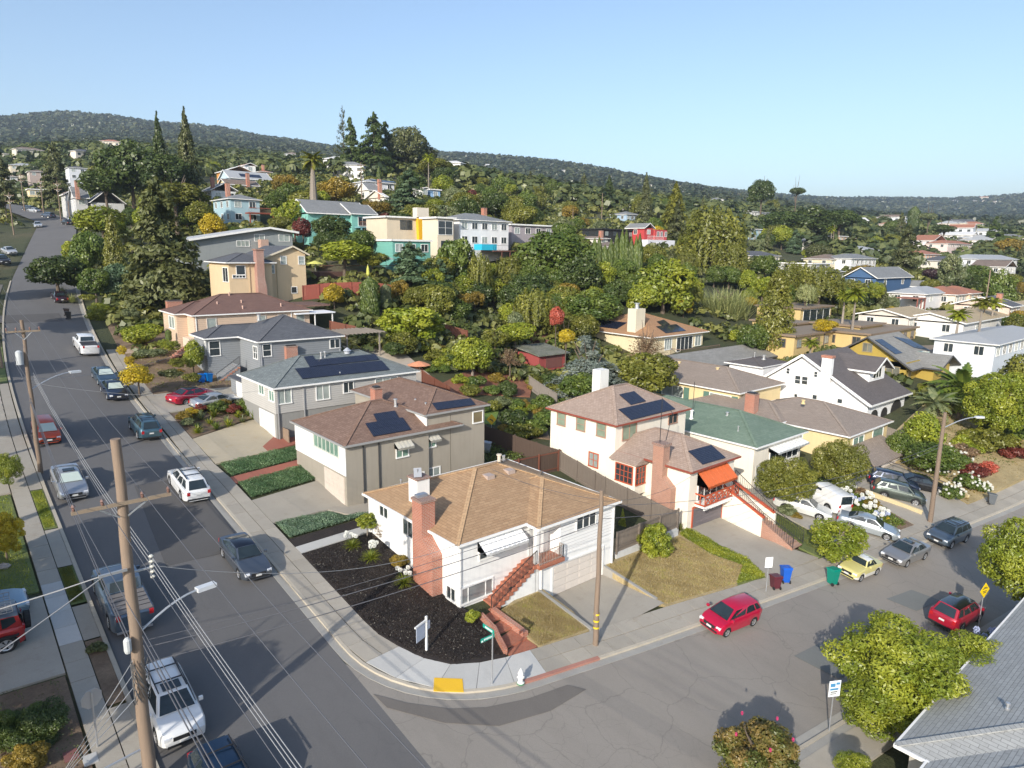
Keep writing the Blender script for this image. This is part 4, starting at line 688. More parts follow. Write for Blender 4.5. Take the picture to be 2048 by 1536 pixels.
for p, p2, r in (((400, 328), (432, 388), 2), ((450, 335), (484, 394), 2), ((338, 275), (356, 315), 2), ((538, 300), (556, 340), 2), ((393, 460), (412, 484), 1), ((525, 466), (552, 500), 1), ((705, 495), (735, 530), 1)): wpx(H, 'L', 65, q(*p), q(*p2), cols=1, rows=r)
box(H, 'chimney', 64.3, 15.4, -1, 65, 16.6, 8.9, WP); box(H, 'chimney_cap', 64.2, 15.3, 8.9, 65.1, 16.7, 9.2, BRICK)
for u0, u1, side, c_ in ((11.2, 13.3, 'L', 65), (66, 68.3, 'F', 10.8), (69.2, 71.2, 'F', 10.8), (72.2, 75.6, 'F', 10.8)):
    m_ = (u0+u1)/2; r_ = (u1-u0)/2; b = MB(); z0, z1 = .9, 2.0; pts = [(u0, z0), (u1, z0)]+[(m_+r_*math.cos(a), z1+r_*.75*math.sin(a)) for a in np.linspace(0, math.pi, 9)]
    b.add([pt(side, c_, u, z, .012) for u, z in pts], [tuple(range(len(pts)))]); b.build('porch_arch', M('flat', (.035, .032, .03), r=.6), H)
box(H, 'porch_base', 65.2, 8.2, -3, 71, 10.79, .4, WP); MB().prism([(71, 8.2), (75, 5.0), (76.5, 6.5), (72.5, 10.7)], -3, [.5, -1.8, -1.8, .5]).build('stair_wall', WP, H); MB().prism([(69.5, 5.6), (73, 3.2), (74.6, 4.8), (71, 8.1)], -3, [-.3, -2.2, -2.2, -.3]).build('stair_wall', WP, H); box(H, 'lattice_gate', 68.9, 7.9, -1.8, 70.9, 8.05, -.2, M('wood', (.22, .15, .1)))
box(H, 'wall', 66, 25.3, -1, 72, 30.5, 6.2, WP); hip(H, 65.5, 25.2, 73, 31, 6.3, .25, DR); vent(H, 69, 27, 6.9, .2, .5); vent(H, 70, 29, 6.9, .06, .6); vent(H, 71, 22.5, 6.9, .05, .9)
box(H, 'side_deck', 58.5, 11.5, 2.6, 64.9, 14.5, 2.75, TRIM) if 0 else None
# ------------------------------------------------------------ olive-yellow house
OL = M('stucco', (.40, .285, .055)); GT = M('shingle', (.23, .22, .20), (.29, .28, .255), bw=.9, rh=.33); BK = M('plain', (.07, .07, .075))
H = thing('olive_house', 'olive-yellow stucco house with grey tile roof, solar panels and maroon hood', 'house', (86, 13.5, -2)); box(H, 'wall', 86, 14.3, -4, 97, 25.2, 6.4, OL); gable(H, 85.2, 13.2, 97, 26.4, 5.6, .62, GT, axis='x', over=.8, wallm=OL, trim=BK); box(H, 'wall', 90, 12.0, -4, 96.5, 14.29, 5.6, OL); gable(H, 89.2, 10.8, 97.3, 19.5, 5.6, .42, GT, axis='y', over=.8, wallm=OL, trim=BK)
for side, c_, u0, u1, z0, z1 in (('L', 86, 15.2, 17.0, 4.3, 5.6), ('L', 86, 19.3, 20.6, 7.4, 8.6), ('F', 14.3, 86.9, 87.7, 3.3, 5.2), ('F', 12, 94, 94.8, 3.2, 5.2), ('F', 14.3, 86.9, 87.7, -.6, 1.4), ('F', 12, 90.5, 93, -1.0, 1.0)): win(H, side, c_, u0, u1, z0, z1, cols=2, frame=M('plain', (.32, .26, .15)), glass=M('glass', (.16, .16, .13), r=.1))
MB().prism([(89.9, 9.9), (94.6, 9.9), (94.6, 11.95), (89.9, 11.95)], [1.3, 1.3, 2.7, 2.7], [1.5, 1.5, 2.9, 2.9]).build('hood', M('plain', (.19, .06, .065), r=.5), H)
q = K(3.606, 1480, 660); fp, fn = (86, 13.2, 5.6), (0, -.62, 1); solar(H, [q(1120, 178), q(1170, 168), q(968, 75)], 1, 5, fp, fn, (.03, .04, .06)); solar(H, [q(1215, 108), q(1375, 150), q(1052, 62)], 3, 3, fp, fn, (.03, .04, .06)) if 0 else solar(H, [q(1255, 130), q(1375, 152), q(1100, 48)], 2, 4, fp, fn, (.03, .04, .06))
MB().box(93.9, 14.5, 6.9, 95.2, 15.8, 7.25).build('skylight', M('glass', (.25, .36, .30), r=.15), H)
H = thing('olive_outbuilding', 'long olive outbuilding with grey tiled roof behind the craftsman house', 'shed', (66, 33, 0)); box(H, 'wall', 62, 34, 0, 84, 38.2, 5.2, OL); gable(H, 61.5, 33.2, 84.5, 42.5, 5.2, .34, GT, axis='x', over=.4, trim=BK)
H = thing('olive_garden_house', 'small olive garden house with shallow brown roof beside the balcony house', 'shed', (76, 47, 2)); box(H, 'wall', 74, 48, 1, 82, 52.5, 5.0, OL); gable(H, 73.4, 47.2, 82.6, 53.4, 5.0, .3, TB, axis='x', over=.6, wallm=OL, trim=BK); win(H, 'F', 48, 78.7, 80, 3.1, 4.5, cols=1)
# ------------------------------------------------------------ house with balcony and solar roof in the middle distance
H = thing('balcony_house', 'pale yellow two-storey house with tan roof, solar panels and long wooden balcony', 'house', (65, 44, 3)); PY = M('stucco', (.68, .58, .38)); TR = M('shingle', (.42, .235, .12), (.36, .20, .10)); q = K(3.938, 980, 560)
box(H, 'wall', 65.3, 44.2, 2, 79.5, 60.5, 8.4, PY); hip(H, 64.6, 43.6, 80.4, 61.2, 8.5, .36, TR); box(H, 'chimney', 65.6, 47.5, 8, 67.9, 49.2, 12.6, M('stucco', (.66, .6, .46))); vent(H, 66.7, 48.3, 12.6, .35, .8)
fp, fn = (70, 43.6, 8.5), (0, -.36, 1); solar(H, [q(1385, 422), q(1545, 402), q(1305, 368)], 3, 1, fp, fn, (.02, .02, .03)); solar(H, [q(1360, 368), q(1418, 352), q(1310, 330)], 2, 1, fp, fn, (.02, .02, .03)); fp, fn = (64.6, 50, 8.5), (-.36, 0, 1); solar(H, [q(1000, 388), q(782, 362), q(1080, 338)], 3, 2, fp, fn, (.02, .02, .03))
win(H, 'F', 44.2, 69, 70.8, 6.2, 7.9, cols=3, glass=GLASSC); win(H, 'F', 44.2, 72.2, 76.5, 5.6, 7.9, cols=4); win(H, 'F', 44.2, 77.3, 78.9, 6.2, 7.9, cols=2, glass=GLASSC); win(H, 'L', 65.3, 56, 58.6, 6.6, 7.9); bl = box(H, 'balcony', 70.5, 41.9, 5.0, 81.5, 44.19, 5.25, M('wood', (.17, .12, .09))); rail(bl, [(70.6, 42, 5.25), (81.4, 42, 5.25)], 1.05, mat=M('wood', (.19, .13, .10)), step=.22, top=.1, name='balcony_railing'); rail(bl, [(70.6, 42, 5.25), (70.6, 44.1, 5.25)], 1.05, mat=M('wood', (.19, .13, .10)), step=.22, top=.1, name='balcony_railing')
win(H, 'F', 44.2, 75.2, 76.6, 2.5, 4.6, cols=1)
# ------------------------------------------------------------ grey-roofed house at the lower right
H = thing('sage_roof_house', 'house under a pale grey shingle roof in the lower right corner', 'house', (10, -18, -2)); GY = M('shingle', (.37, .375, .365), (.31, .315, .305), bw=.55, rh=.2, mortar=(.16, .16, .155)); q = K(3.066, 1380, 1146)
c1 = onz(*q(1262, 1052), .9); X1, Y1 = float(c1[0]), float(c1[1]); X1 = X1; 
hip(H, X1, Y1-13, X1+22, Y1, .9, .36, GY, gut=True); hip(H, X1-2.1, Y1-13, X1+12, Y1-1.25, .895, .36, GY); box(H, 'wall', X1+.4, Y1-12.5, -3, X1+21.5, Y1-.45, .8, M('stucco', (.45, .42, .36))); box(H, 'wall', X1-1.7, Y1-12.5, -3, X1+.4, Y1-1.7, .8, M('stucco', (.45, .42, .36))); vent(H, *onz(*q(1945, 830), 1.9)[:2], 1.9, .06, .2)
# ------------------------------------------------------------ generic houses in the middle and far distance
LAND = []      # (name, x, y) used for descriptions
def plen(P, ax, target):     # length along axis so the far end appears at pixel x target
    lo, hi = .5, 90
    f = lambda L: proj(P+ax*L)[0]
    inc = f(hi) > f(lo)
    for _ in range(30):
        m = (lo+hi)/2
        if (f(m) < target) == inc: lo = m
        else: hi = m
    return (lo+hi)/2
def qhouse(name, label, px, py, D, pr, pl, h, wall, roof, rt='hip', s=.33, over=.5, st=1, wins=True, trim=None, cat='house', yaw=0., chim=None, depth=None, group=None, gl=None, sol=None, wf=None, wl=None):
    P, t = at(px, py, D); ax = np.array([math.cos(yaw), math.sin(yaw), 0]); ay = np.array([-math.sin(yaw), math.cos(yaw), 0])
    L = plen(P, ax, pr); Wd = depth or plen(P, ay, pl); Wd = min(Wd, 18); zb = Tz(P[0]+ax[0]*L/2, P[1]+ax[1]*L/2)
    lo = min(P[2]-h, zb, Tz(P[0], P[1]))-1.0
    r = thing(name, label, cat, (P[0], P[1], lo), yaw, group, local=True); OFF[r.name] = (0, 0, 0); ze = P[2]-lo; i = over if rt != 'flat' else over*.6
    box(r, 'wall', i, i, 0, L-i, Wd-i, ze-.02, wall)
    if rt == 'hip': hip(r, 0, 0, L, Wd, ze, s, roof, trim, caps=False)
    elif rt == 'gx': gable(r, 0, 0, L, Wd, ze, s, roof, 'x', i, wall, trim)
    elif rt == 'gy': gable(r, 0, 0, L, Wd, ze, s, roof, 'y', i, wall, trim)
    else: box(r, 'roof', -.1, -.1, ze, L+.1, Wd+.1, ze+.28, roof); box(r, 'fascia', -.18, -.18, ze-.02, L+.18, -.11, ze+.3, trim or TRIM); box(r, 'fascia', -.18, -.18, ze-.02, -.11, Wd+.18, ze+.3, trim or TRIM)
    g = gl or GLASS
    if wins:
        for k in range(st):
            z1 = ze-.55-k*2.8; z0 = z1-1.25
            if z0 < .8: continue
            n = wf if wf is not None else max(1, int((L-2*i)/3.1))
            for j in range(n): c_ = i+(L-2*i)*(j+.5)/n; win(r, 'F', i, c_-.7, c_+.7, z0, z1, cols=2, frame=trim or TRIM, glass=g if (j+k) % 3 else GLASSC, t=.1)
            n = wl if wl is not None else max(1, int((Wd-2*i)/4.0))
            for j in range(n): c_ = i+(Wd-2*i)*(j+.5)/n; win(r, 'L', i, c_-.6, c_+.6, z0, z1, cols=2, frame=trim or TRIM, glass=g, t=.1)
    if chim: cx, cy, ch = chim; chimney(r, cx*L, cy*Wd, cx*L+.9, cy*Wd+1.0, ze-.5, ze+ch)
    if sol and rt in ('hip', 'gx'):
        for j in range(sol): 
            x = L*.3+j*1.05; hs = s; y0_, y1_ = Wd*.12, Wd*.12+2.2; MB().add([(x, y0_, ze+y0_*hs+.12), (x+1, y0_, ze+y0_*hs+.12), (x+1, y1_, ze+y1_*hs+.12), (x, y1_, ze+y1_*hs+.12), (x, y0_, ze+y0_*hs), (x+1, y0_, ze+y0_*hs), (x+1, y1_, ze+y1_*hs), (x, y1_, ze+y1_*hs)], [(0, 1, 2, 3), (0, 4, 5, 1), (0, 3, 7, 4), (1, 5, 6, 2)]).build('solar_panel', M('solar', (.02, .02, .03)), r)
    LAND.append((label, P[0]+L/2, P[1]+Wd/2)); r['_dim'] = [L, Wd, ze]; return r
P_ = lambda c, k='stucco': M(k, c)
RGY = M('shingle', (.20, .205, .205), (.25, .255, .255)); RDK = M('shingle', (.09, .09, .10), (.13, .13, .14)); RBR = M('shingle', (.19, .14, .11), (.25, .19, .15)); RWH = M('plain', (.55, .55, .55)); RTAN = M('shingle', (.46, .36, .22), (.40, .31, .19)); RTE = M('shingle', (.40, .17, .10), (.34, .14, .09)); RLG = M('plain', (.34, .35, .36)); FLT = M('plain', (.24, .19, .14)); FAS = M('plain', (.22, .16, .11))
TEAL = M('siding', (.155, .40, .34), w=.25); TEAL2 = M('siding', (.20, .46, .40), w=.25)
# hillside above
q = K(6.4, 380, 280)
h = qhouse('light_blue_house', 'light blue house with grey hip roof and red timber deck on the hillside', *q(495, 745), 160, q(925, 750)[0], q(25, 800)[0], 13, P_((.33, .47, .52)), RGY, st=2, chim=(.35, .7, 4), depth=13)
dk = box(h, 'deck', 3.5, -2.6, h['_dim'][2]-3.3, 12.6, 0, h['_dim'][2]-3.0, M('wood', (.27, .07, .04))); RW = M('wood', (.29, .075, .045)); rail(h, [(3.5, -2.6, h['_dim'][2]-3.0), (12.6, -2.6, h['_dim'][2]-3.0)], 1.0, RW, .3, top=.12); [box(h, 'deck_post', x, -2.6, 0, x+.25, -2.35, h['_dim'][2]-3.2, RW) for x in (3.6, 9.0, 12.3)]; MB().bar((8, -2.6, h['_dim'][2]-4.5), (12, -2.6, h['_dim'][2]-9), .25, .25).build('deck_brace', RW, h)
qhouse('white_gable_house', 'white gabled house with brick chimney behind the light blue house', *q(255, 640), 195, q(640, 660)[0], q(130, 640)[0], 6, P_((.70, .70, .68)), RGY, 'gy', .55, st=1, chim=(.1, .1, 3.5), depth=9)
qhouse('cream_cottage', 'cream cottage with two brick chimneys above the light blue house', *q(455, 560), 215, q(900, 560)[0], q(440, 560)[0], 6, P_((.66, .58, .38)), RBR, 'gx', .45, chim=(.6, -.05, 3.5), depth=8)
qhouse('solar_house', 'pale blue house with solar roof beneath the orange gable', *q(500, 480), 240, q(1065, 505)[0], q(230, 430)[0], 6, P_((.45, .55, .62)), RLG, 'gx', .5, sol=7, depth=12)
qhouse('white_terrace_house', 'white house with red tiled roof edge and glowing orange timber gable', *q(690, 320), 265, q(862, 300)[0], q(420, 385)[0], 8, P_((.78, .77, .74)), RTE, 'gy', .4, depth=10, wf=1)
h = qhouse('orange_gable_house', 'low house with golden timber gable ceiling below the white terrace house', *q(410, 400), 255, q(870, 405)[0], q(380, 395)[0], 4, M('wood', (.50, .24, .06)), RWH, 'gy', .38, depth=8, wins=False)
qhouse('brown_roof_cottage', 'small cottage with brick chimney right of the white terrace house', *q(880, 400), 300, q(1060, 395)[0], q(860, 390)[0], 3, P_((.55, .4, .32)), RTE, 'hip', .3, chim=(.45, .3, 3), depth=9)
# low grey house with shallow white-edged gable
h = qhouse('low_grey_house', 'low grey stone-faced house with long shallow white-edged gable roof', *q(350, 1330), 128, q(1395, 1180)[0], q(-60, 1330)[0], 7, P_((.22, .24, .25)), M('plain', (.36, .37, .38)), 'flat', depth=6, wins=False) if 0 else None
c0 = at(*q(1395, 1180), 132)[0]; Xr, Yr, Zr = map(float, c0); Xa, Za = FYp(*q(1025, 1118), Yr); Xl, Zl = FYp(*q(-40, 1275), Yr)
H = thing('low_grey_house', 'low grey stone-faced house with long shallow white-edged gable roof', 'house', (Xa, Yr, Zr-7)); SGY = M('stucco', (.27, .29, .29)); b = MB(); pp = [(Xl+1, Zr-8), (Xr-1, Zr-8), (Xr-1, Zr-.1), (Xa, Za-.35), (Xl+1, Zl-.1)]
b.add([(x, Yr+.8, z) for x, z in pp]+[(x, Yr+12, z) for x, z in pp], [(0, 1, 2, 3, 4), (9, 8, 7, 6, 5), (1, 6, 7, 2), (4, 9, 5, 0), (2, 7, 8, 3), (3, 8, 9, 4)]).build('wall', SGY, H); b = MB(); t2 = MB()
for p, p2 in (((Xl, Zl), (Xa, Za)), ((Xa, Za), (Xr, Zr))): b.add([(p[0], Yr, p[1]), (p2[0], Yr, p2[1]), (p2[0], Yr+12.5, p2[1]), (p[0], Yr+12.5, p[1])]+[(p[0], Yr, p[1]-.25), (p2[0], Yr, p2[1]-.25), (p2[0], Yr+12.5, p2[1]-.25), (p[0], Yr+12.5, p[1]-.25)], [(0, 1, 2, 3), (7, 6, 5, 4), (0, 3, 7, 4), (1, 5, 6, 2)]); t2.bar((p[0], Yr-.06, p[1]-.1), (p2[0], Yr-.06, p2[1]-.1), .1, .36)
b.build('roof', M('plain', (.42, .43, .44)), H); t2.build('barge_board', TRIM, H)
for p, p2, n_ in (((825, 1210), (955, 1295), 2), ((1140, 1210), (1270, 1295), 2), ((600, 1290), (760, 1360), 3)): wpx(H, 'F', Yr+.8, q(*p), q(*p2), cols=n_, glass=GLASSC)
box(H, 'chimney', Xa-2.2, Yr-1, Zr-8, Xa-.8, Yr+.5, Zr-1.5, M('brick', (.55, .32, .24), (.5, .28, .2))); LAND.append(('', Xa, Yr))
q = K(4.138, 640, 330)
h = qhouse('green_gable_house', 'sea-green house with grey gable roof and stacked balconies', *q(255, 400), 150, q(480, 410)[0], q(250, 400)[0], 8, TEAL2, RGY, 'gx', .5, st=1, depth=9, wins=False)
D0 = h['_dim']; h2 = box(h, 'wall', -9, 1.5, 1, 1, 9.5, D0[2]-.1, TEAL2); gable(h, -9.5, .8, 5, 10.5, D0[2]-.2, .6, RGY, 'x', .5, TEAL2)
for k in range(3):
    z = D0[2]-3.0-k*3.0; dk = box(h, 'balcony', 1, -2.2, z, D0[0]+.6, .45, z+.22, M('plain', (.17, .34, .38))); 
    if k < 2: rail(dk, [(1, -2.15, z+.2), (D0[0]+.5, -2.15, z+.2)], 1.05, M('wood', (.30, .13, .07)), .18, top=.1, name='balcony_railing')
    for x in (1.2, D0[0]*.55, D0[0]+.3): MB().box(x, -2.2, z-2.8, x+.22, -1.98, z).build('balcony_post', M('plain', (.17, .34, .38)), dk)
    win(h, 'F', .5, 2, 4.0, z+.5, z+2.3, cols=2); win(h, 'F', .5, 4.8, 6.6, z+.3, z+2.3, cols=2)
h = qhouse('teal_house', 'flat-roofed teal clapboard house with white multi-pane windows', *q(598, 628), 122, q(922, 635)[0], q(478, 605)[0], 6.5, TEAL, RLG, 'flat', st=1, wf=3, wl=0, over=.2, depth=7); D0 = h['_dim']
for u in (.25, .42): win(h, 'F', .12, D0[0]*u, D0[0]*u+1.3, D0[2]-4.9, D0[2]-3.7, cols=3, rows=2, glass=GLASSC)
slab_on(MB(), 'F', .12, .12, D0[0]-.1, D0[2]-3.15, D0[2]-3.0, 0, .12).build('band', TEAL, h); box(h, 'patio_umbrella', -4, -2, D0[2]-4.4, -1, 0, D0[2]-4.2, M('plain', (.6, .58, .55))) if 0 else None
h = qhouse('yellow_panel_house', 'flat-roofed cream house with a bright yellow chimney panel', *q(548, 432), 140, q(970, 440)[0], q(500, 425)[0], 9, P_((.62, .53, .40)), M('plain', (.25, .22, .19)), 'flat', st=1, wins=False, depth=9); D0 = h['_dim']; 
YP = M('plain', (.74, .43, .02), r=.6); MB().add([(D0[0]*.58, -.6, D0[2]+.1), (D0[0]*.78, -.6, D0[2]+.1), (D0[0]*.78, -.6, 3), (D0[0]*.74, -.6, 3), (D0[0]*.60, -.6, D0[2]-4.5), (D0[0]*.58, .35, D0[2]+.1), (D0[0]*.78, .35, D0[2]+.1), (D0[0]*.78, .35, 3), (D0[0]*.74, .35, 3), (D0[0]*.60, .35, D0[2]-4.5)], [(4, 3, 2, 1, 0), (5, 6, 7, 8, 9), (0, 1, 6, 5), (1, 2, 7, 6), (2, 3, 8, 7), (3, 4, 9, 8), (4, 0, 5, 9)][:]).build('chimney_panel', YP, h); box(h, 'chimney', D0[0]*.56, -.7, D0[2]+.28, D0[0]*.79, 1.0, D0[2]+2.2, P_((.66, .60, .50)))
DF = M('plain', (.07, .08, .09))
for u0, u1, z1, z0 in ((.28, .5, .5, 2.2), (.31, .48, 5.3, 6.3), (.54, .66, 5.3, 6.3), (.82, .9, .6, 2.2)): win(h, 'F', .3, D0[0]*u0, D0[0]*u1, D0[2]-z0, D0[2]-z1, cols=3, frame=DF)
h = qhouse('cream_wing_house', 'cream stucco wing with tall dark windows beside the yellow chimney panel', *q(968, 440), 138, q(1122, 440)[0], q(900, 440)[0], 9, P_((.66, .57, .44)), M('plain', (.25, .22, .19)), 'flat', wins=False, depth=6); D0 = h['_dim']; win(h, 'F', .3, .5, D0[0]-.6, D0[2]-3.1, D0[2]-.5, cols=2, rows=2, frame=TRIM); win(h, 'F', .3, 1.2, D0[0]-1.2, D0[2]-5.9, D0[2]-4.4, cols=2, frame=DF)
q = K(4.704, 860, 400)
h = qhouse('white_hill_house', 'long white two-storey house with brick chimney and timber stilts', *q(272, 182), 143, q(770, 205)[0], q(240, 180)[0], 10, P_((.74, .74, .74)), RGY, 'hip', .3, st=2, wf=5, depth=11, chim=(.82, .6, 3)); D0 = h['_dim']
BW = M('wood', (.13, .055, .04)); z = D0[2]-6.4; box(h, 'deck', D0[0]*.42, -4, z, D0[0]+1, .4, z+.3, BW); rail(h, [(D0[0]*.42, -4, z+.3), (D0[0]+1, -4, z+.3)], 1.0, DARKM, .4, top=.05)
b = MB(); xs_ = np.linspace(D0[0]*.58, D0[0]+.8, 4)
for x in xs_: b.bar((x, -3.9, z-5.8), (x, -3.9, z), .22, .22, up=(1, 0, 0))
for x0_, x1_ in zip(xs_[:-1], xs_[1:]): b.bar((x0_, -3.9, z-4.8), (x1_, -3.9, z-1.6), .16, .16).bar((x1_, -3.9, z-4.8), (x0_, -3.9, z-1.6), .16, .16)
b.build('stilts', BW, h); tp = MB().box(D0[0]*.22, -3.6, z+.3, D0[0]*.5, -1, z+1.5).build('blue_tarpaulin', M('plain', (.02, .42, .60)), h)
qhouse('lilac_grey_house', 'flat-roofed lilac-grey house behind the big round tree', *q(768, 235), 158, q(1180, 235)[0], q(760, 235)[0], 7, P_((.36, .32, .34)), RWH, 'flat', st=1, depth=10)
q = K(4.138, 640, 330)
h = qhouse('solar_roof_villa', 'white villa with broad solar roof below the big pines', *q(375, 135), 235, q(630, 130)[0], q(300, 135)[0], 5, P_((.66, .68, .72)), RLG, 'hip', .28, sol=9, depth=13)
qhouse('white_bungalow', 'white gabled bungalow with brick chimneys behind the green gable house', *q(540, 262), 200, q(570, 262)[0], q(290, 250)[0], 7, P_((.70, .64, .52)), RWH, 'gx', .35, chim=(.2, .3, 4), depth=12)
qhouse('grey_gable_cottage', 'cottage with small grey gable roof and brick chimney under the solar villa', *q(400, 205), 215, q(510, 205)[0], q(380, 200)[0], 5, P_((.72, .68, .6)), RGY, 'gx', .6, chim=(1.0, .2, 3.5), depth=8)
qhouse('blue_cabin', 'small light blue cabin left of the round green tree', *q(915, 205), 225, q(1005, 205)[0], q(905, 205)[0], 4, P_((.28, .45, .66)), RBR, 'flat', depth=6, wf=1)
qhouse('white_annex', 'white annex with pale roof next to the blue cabin', *q(850, 190), 222, q(905, 190)[0], q(835, 190)[0], 5, P_((.72, .70, .68)), RBR, 'gy', .3, depth=7)
q = K(3.938, 500, 200)
for a in (('red_roof_house', 'low house with red tiled roof behind the tall palm', 530, 570, 400, 640, 505, RTE), ('tile_roof_house', 'low terracotta-roofed house left of the dark pines', 690, 575, 380, 800, 670, RTE), ('pale_far_house', 'pale low house beside the pines with flat roof', 770, 572, 400, 870, 760, RWH), ('red_cottage', 'cream cottage with red roof left of the palm trunk', 330, 575, 380, 430, 315, RTE)): qhouse(a[0], a[1], *q(a[2], a[3]), a[4], q(a[5], 0)[0], q(a[6], 0)[0], 4, P_((.66, .5, .38)), a[7], 'hip', .3, chim=(.1, .2, 3), depth=10)
# houses left along the upper street
q = K(5.85, 0, 200)
qhouse('grey_gable_house', 'tall light grey gabled house with steep roofs beside the upper street', *q(1050, 1195), 200, q(1480, 1190)[0], q(1040, 1190)[0], 5, P_((.56, .57, .58)), RDK, 'gy', .82, wf=1, depth=9)
qhouse('twin_chimney_house', 'pale grey house with two tall brick chimneys beside the upper street', *q(860, 1140), 198, q(1050, 1140)[0], q(740, 1110)[0], 6, P_((.55, .55, .55)), RGY, 'gx', .7, chim=(.15, -.1, 4.5), depth=9)
qhouse('stone_gable_house', 'grey stuccoed gable house with red brick base at the street bend', *q(750, 1100), 205, q(900, 1060)[0], q(735, 1100)[0], 6, P_((.50, .50, .48)), RBR, 'gy', .7, wf=1, depth=10)
qhouse('street_bungalow', 'pale yellow flat-roofed bungalow above the street bend', *q(330, 1045), 270, q(560, 1050)[0], q(100, 1035)[0], 5, P_((.68, .56, .32)), RBR, 'flat', wf=3, depth=8); qhouse('carport_building', 'long white carport with garage openings under the yellow bungalow', *q(120, 1205), 255, q(470, 1195)[0], q(100, 1200)[0], 4, P_((.70, .62, .45)), RWH, 'flat', wf=3, depth=5)
for a in (('grey_roof_villa', 'cream villa with pale grey hip roof on the upper left hillside', 105, 755, 370, 480, 95, RLG, (.66, .58, .44), 2), ('dark_roof_house', 'white house with dark roof and long window row on the left hillside', 790, 785, 330, 1030, 770, RDK, (.64, .66, .70), 2), ('glass_front_house', 'grey modern house with glass front high on the left hillside', 262, 590, 440, 560, 250, RLG, (.30, .34, .37), 1), ('tile_villa', 'pink-roofed white villa high on the left hillside', 720, 590, 430, 1000, 710, RTE, (.70, .64, .56), 2), ('small_gable_house', 'small cream house with twin gables on the left ridge slope', 1130, 640, 460, 1250, 1115, RBR, (.68, .62, .46), 1), ('right_gable_house', 'cream gabled house with chimney on the left ridge slope', 1240, 625, 460, 1370, 1230, RBR, (.70, .64, .48), 1), ('shaded_house', 'cream house half hidden at the left edge hillside', 30, 625, 420, 110, 15, RDK, (.6, .55, .45), 1), ('red_brown_house', 'brown-roofed house behind the purple tree', 330, 830, 340, 560, 320, RBR, (.42, .34, .30), 1), ('low_white_house', 'low white house between dark cedar and upper street', 70, 890, 330, 220, 60, RBR, (.62, .6, .58), 1)): qhouse(a[0], a[1], *q(a[2], a[3]), a[4], q(a[5], 0)[0], q(a[6], 0)[0], 5*a[9], P_(a[8]), a[7], 'gy' if 'gable' in a[0] else 'hip', .3, st=a[9], depth=11)
# right-hand middle distance
q = K(4.097, 1150, 380)
h = qhouse('black_house', 'black clad modern house with long flat roof and glass corner', *q(228, 322), 210, q(560, 325)[0], q(165, 325)[0], 7, M('siding', (.022, .024, .026), w=.3), M('plain', (.05, .05, .055)), 'flat', trim=DARKM, wf=5, depth=9); qhouse('tan_roof_bungalow', 'white bungalow with brown hip roof in front of the black house', *q(205, 395), 195, q(290, 392)[0], q(115, 380)[0], 4, P_((.7, .66, .6)), RBR, 'hip', .3, depth=9, chim=(.1, .0, 2)); qhouse('brown_roof_bungalow', 'white house with brown roof behind the cypress row', *q(280, 465), 180, q(540, 470)[0], q(225, 435)[0], 5, P_((.72, .69, .65)), RBR, 'hip', .25, depth=11)
h = qhouse('red_white_house', 'red and white gabled house with roof terrace', *q(572, 310), 215, q(658, 310)[0], q(565, 310)[0], 9, M('siding', (.46, .05, .05), w=.25), RGY, 'gy', .6, wf=1, depth=8); D0 = h['_dim']; box(h, 'wall', -1.5, -2.5, 0, D0[0]+7, .3, D0[2]-3.6, P_((.74, .74, .78))); box(h, 'wall', D0[0], 0, 0, D0[0]+6, 6, D0[2]-.4, M('siding', (.44, .06, .06), w=.25)); rail(h, [(-1.5, -2.5, D0[2]-3.6), (D0[0]+1, -2.5, D0[2]-3.6)], 1.1, TRIM, .3, top=.1)
for u in (0, 3, 6.5): win(h, 'F', -2.5, u, u+1, D0[2]-6, D0[2]-4.6); win(h, 'F', 0, D0[0]+1+u*.6, D0[0]+2+u*.6, D0[2]-2.4, D0[2]-1)
qhouse('small_blue_house', 'small blue two-storey house on the wooded slope above the black house', *q(425, 198), 290, q(560, 205)[0], q(390, 200)[0], 6, P_((.32, .43, .55)), RGY, 'hip', .3, st=2, wf=4, depth=10); qhouse('pale_slope_house', 'pale blue-white house among trees left of the small blue house', *q(205, 145), 330, q(265, 145)[0], q(195, 145)[0], 5, P_((.55, .62, .68)), RWH, 'hip', .3, depth=8); qhouse('brick_slope_house', 'tan and grey house among trees above the small blue house', *q(270, 130), 350, q(410, 125)[0], q(262, 130)[0], 4, P_((.42, .36, .34)), RGY, 'flat', depth=8)
q = K(3.969, 1440, 420)
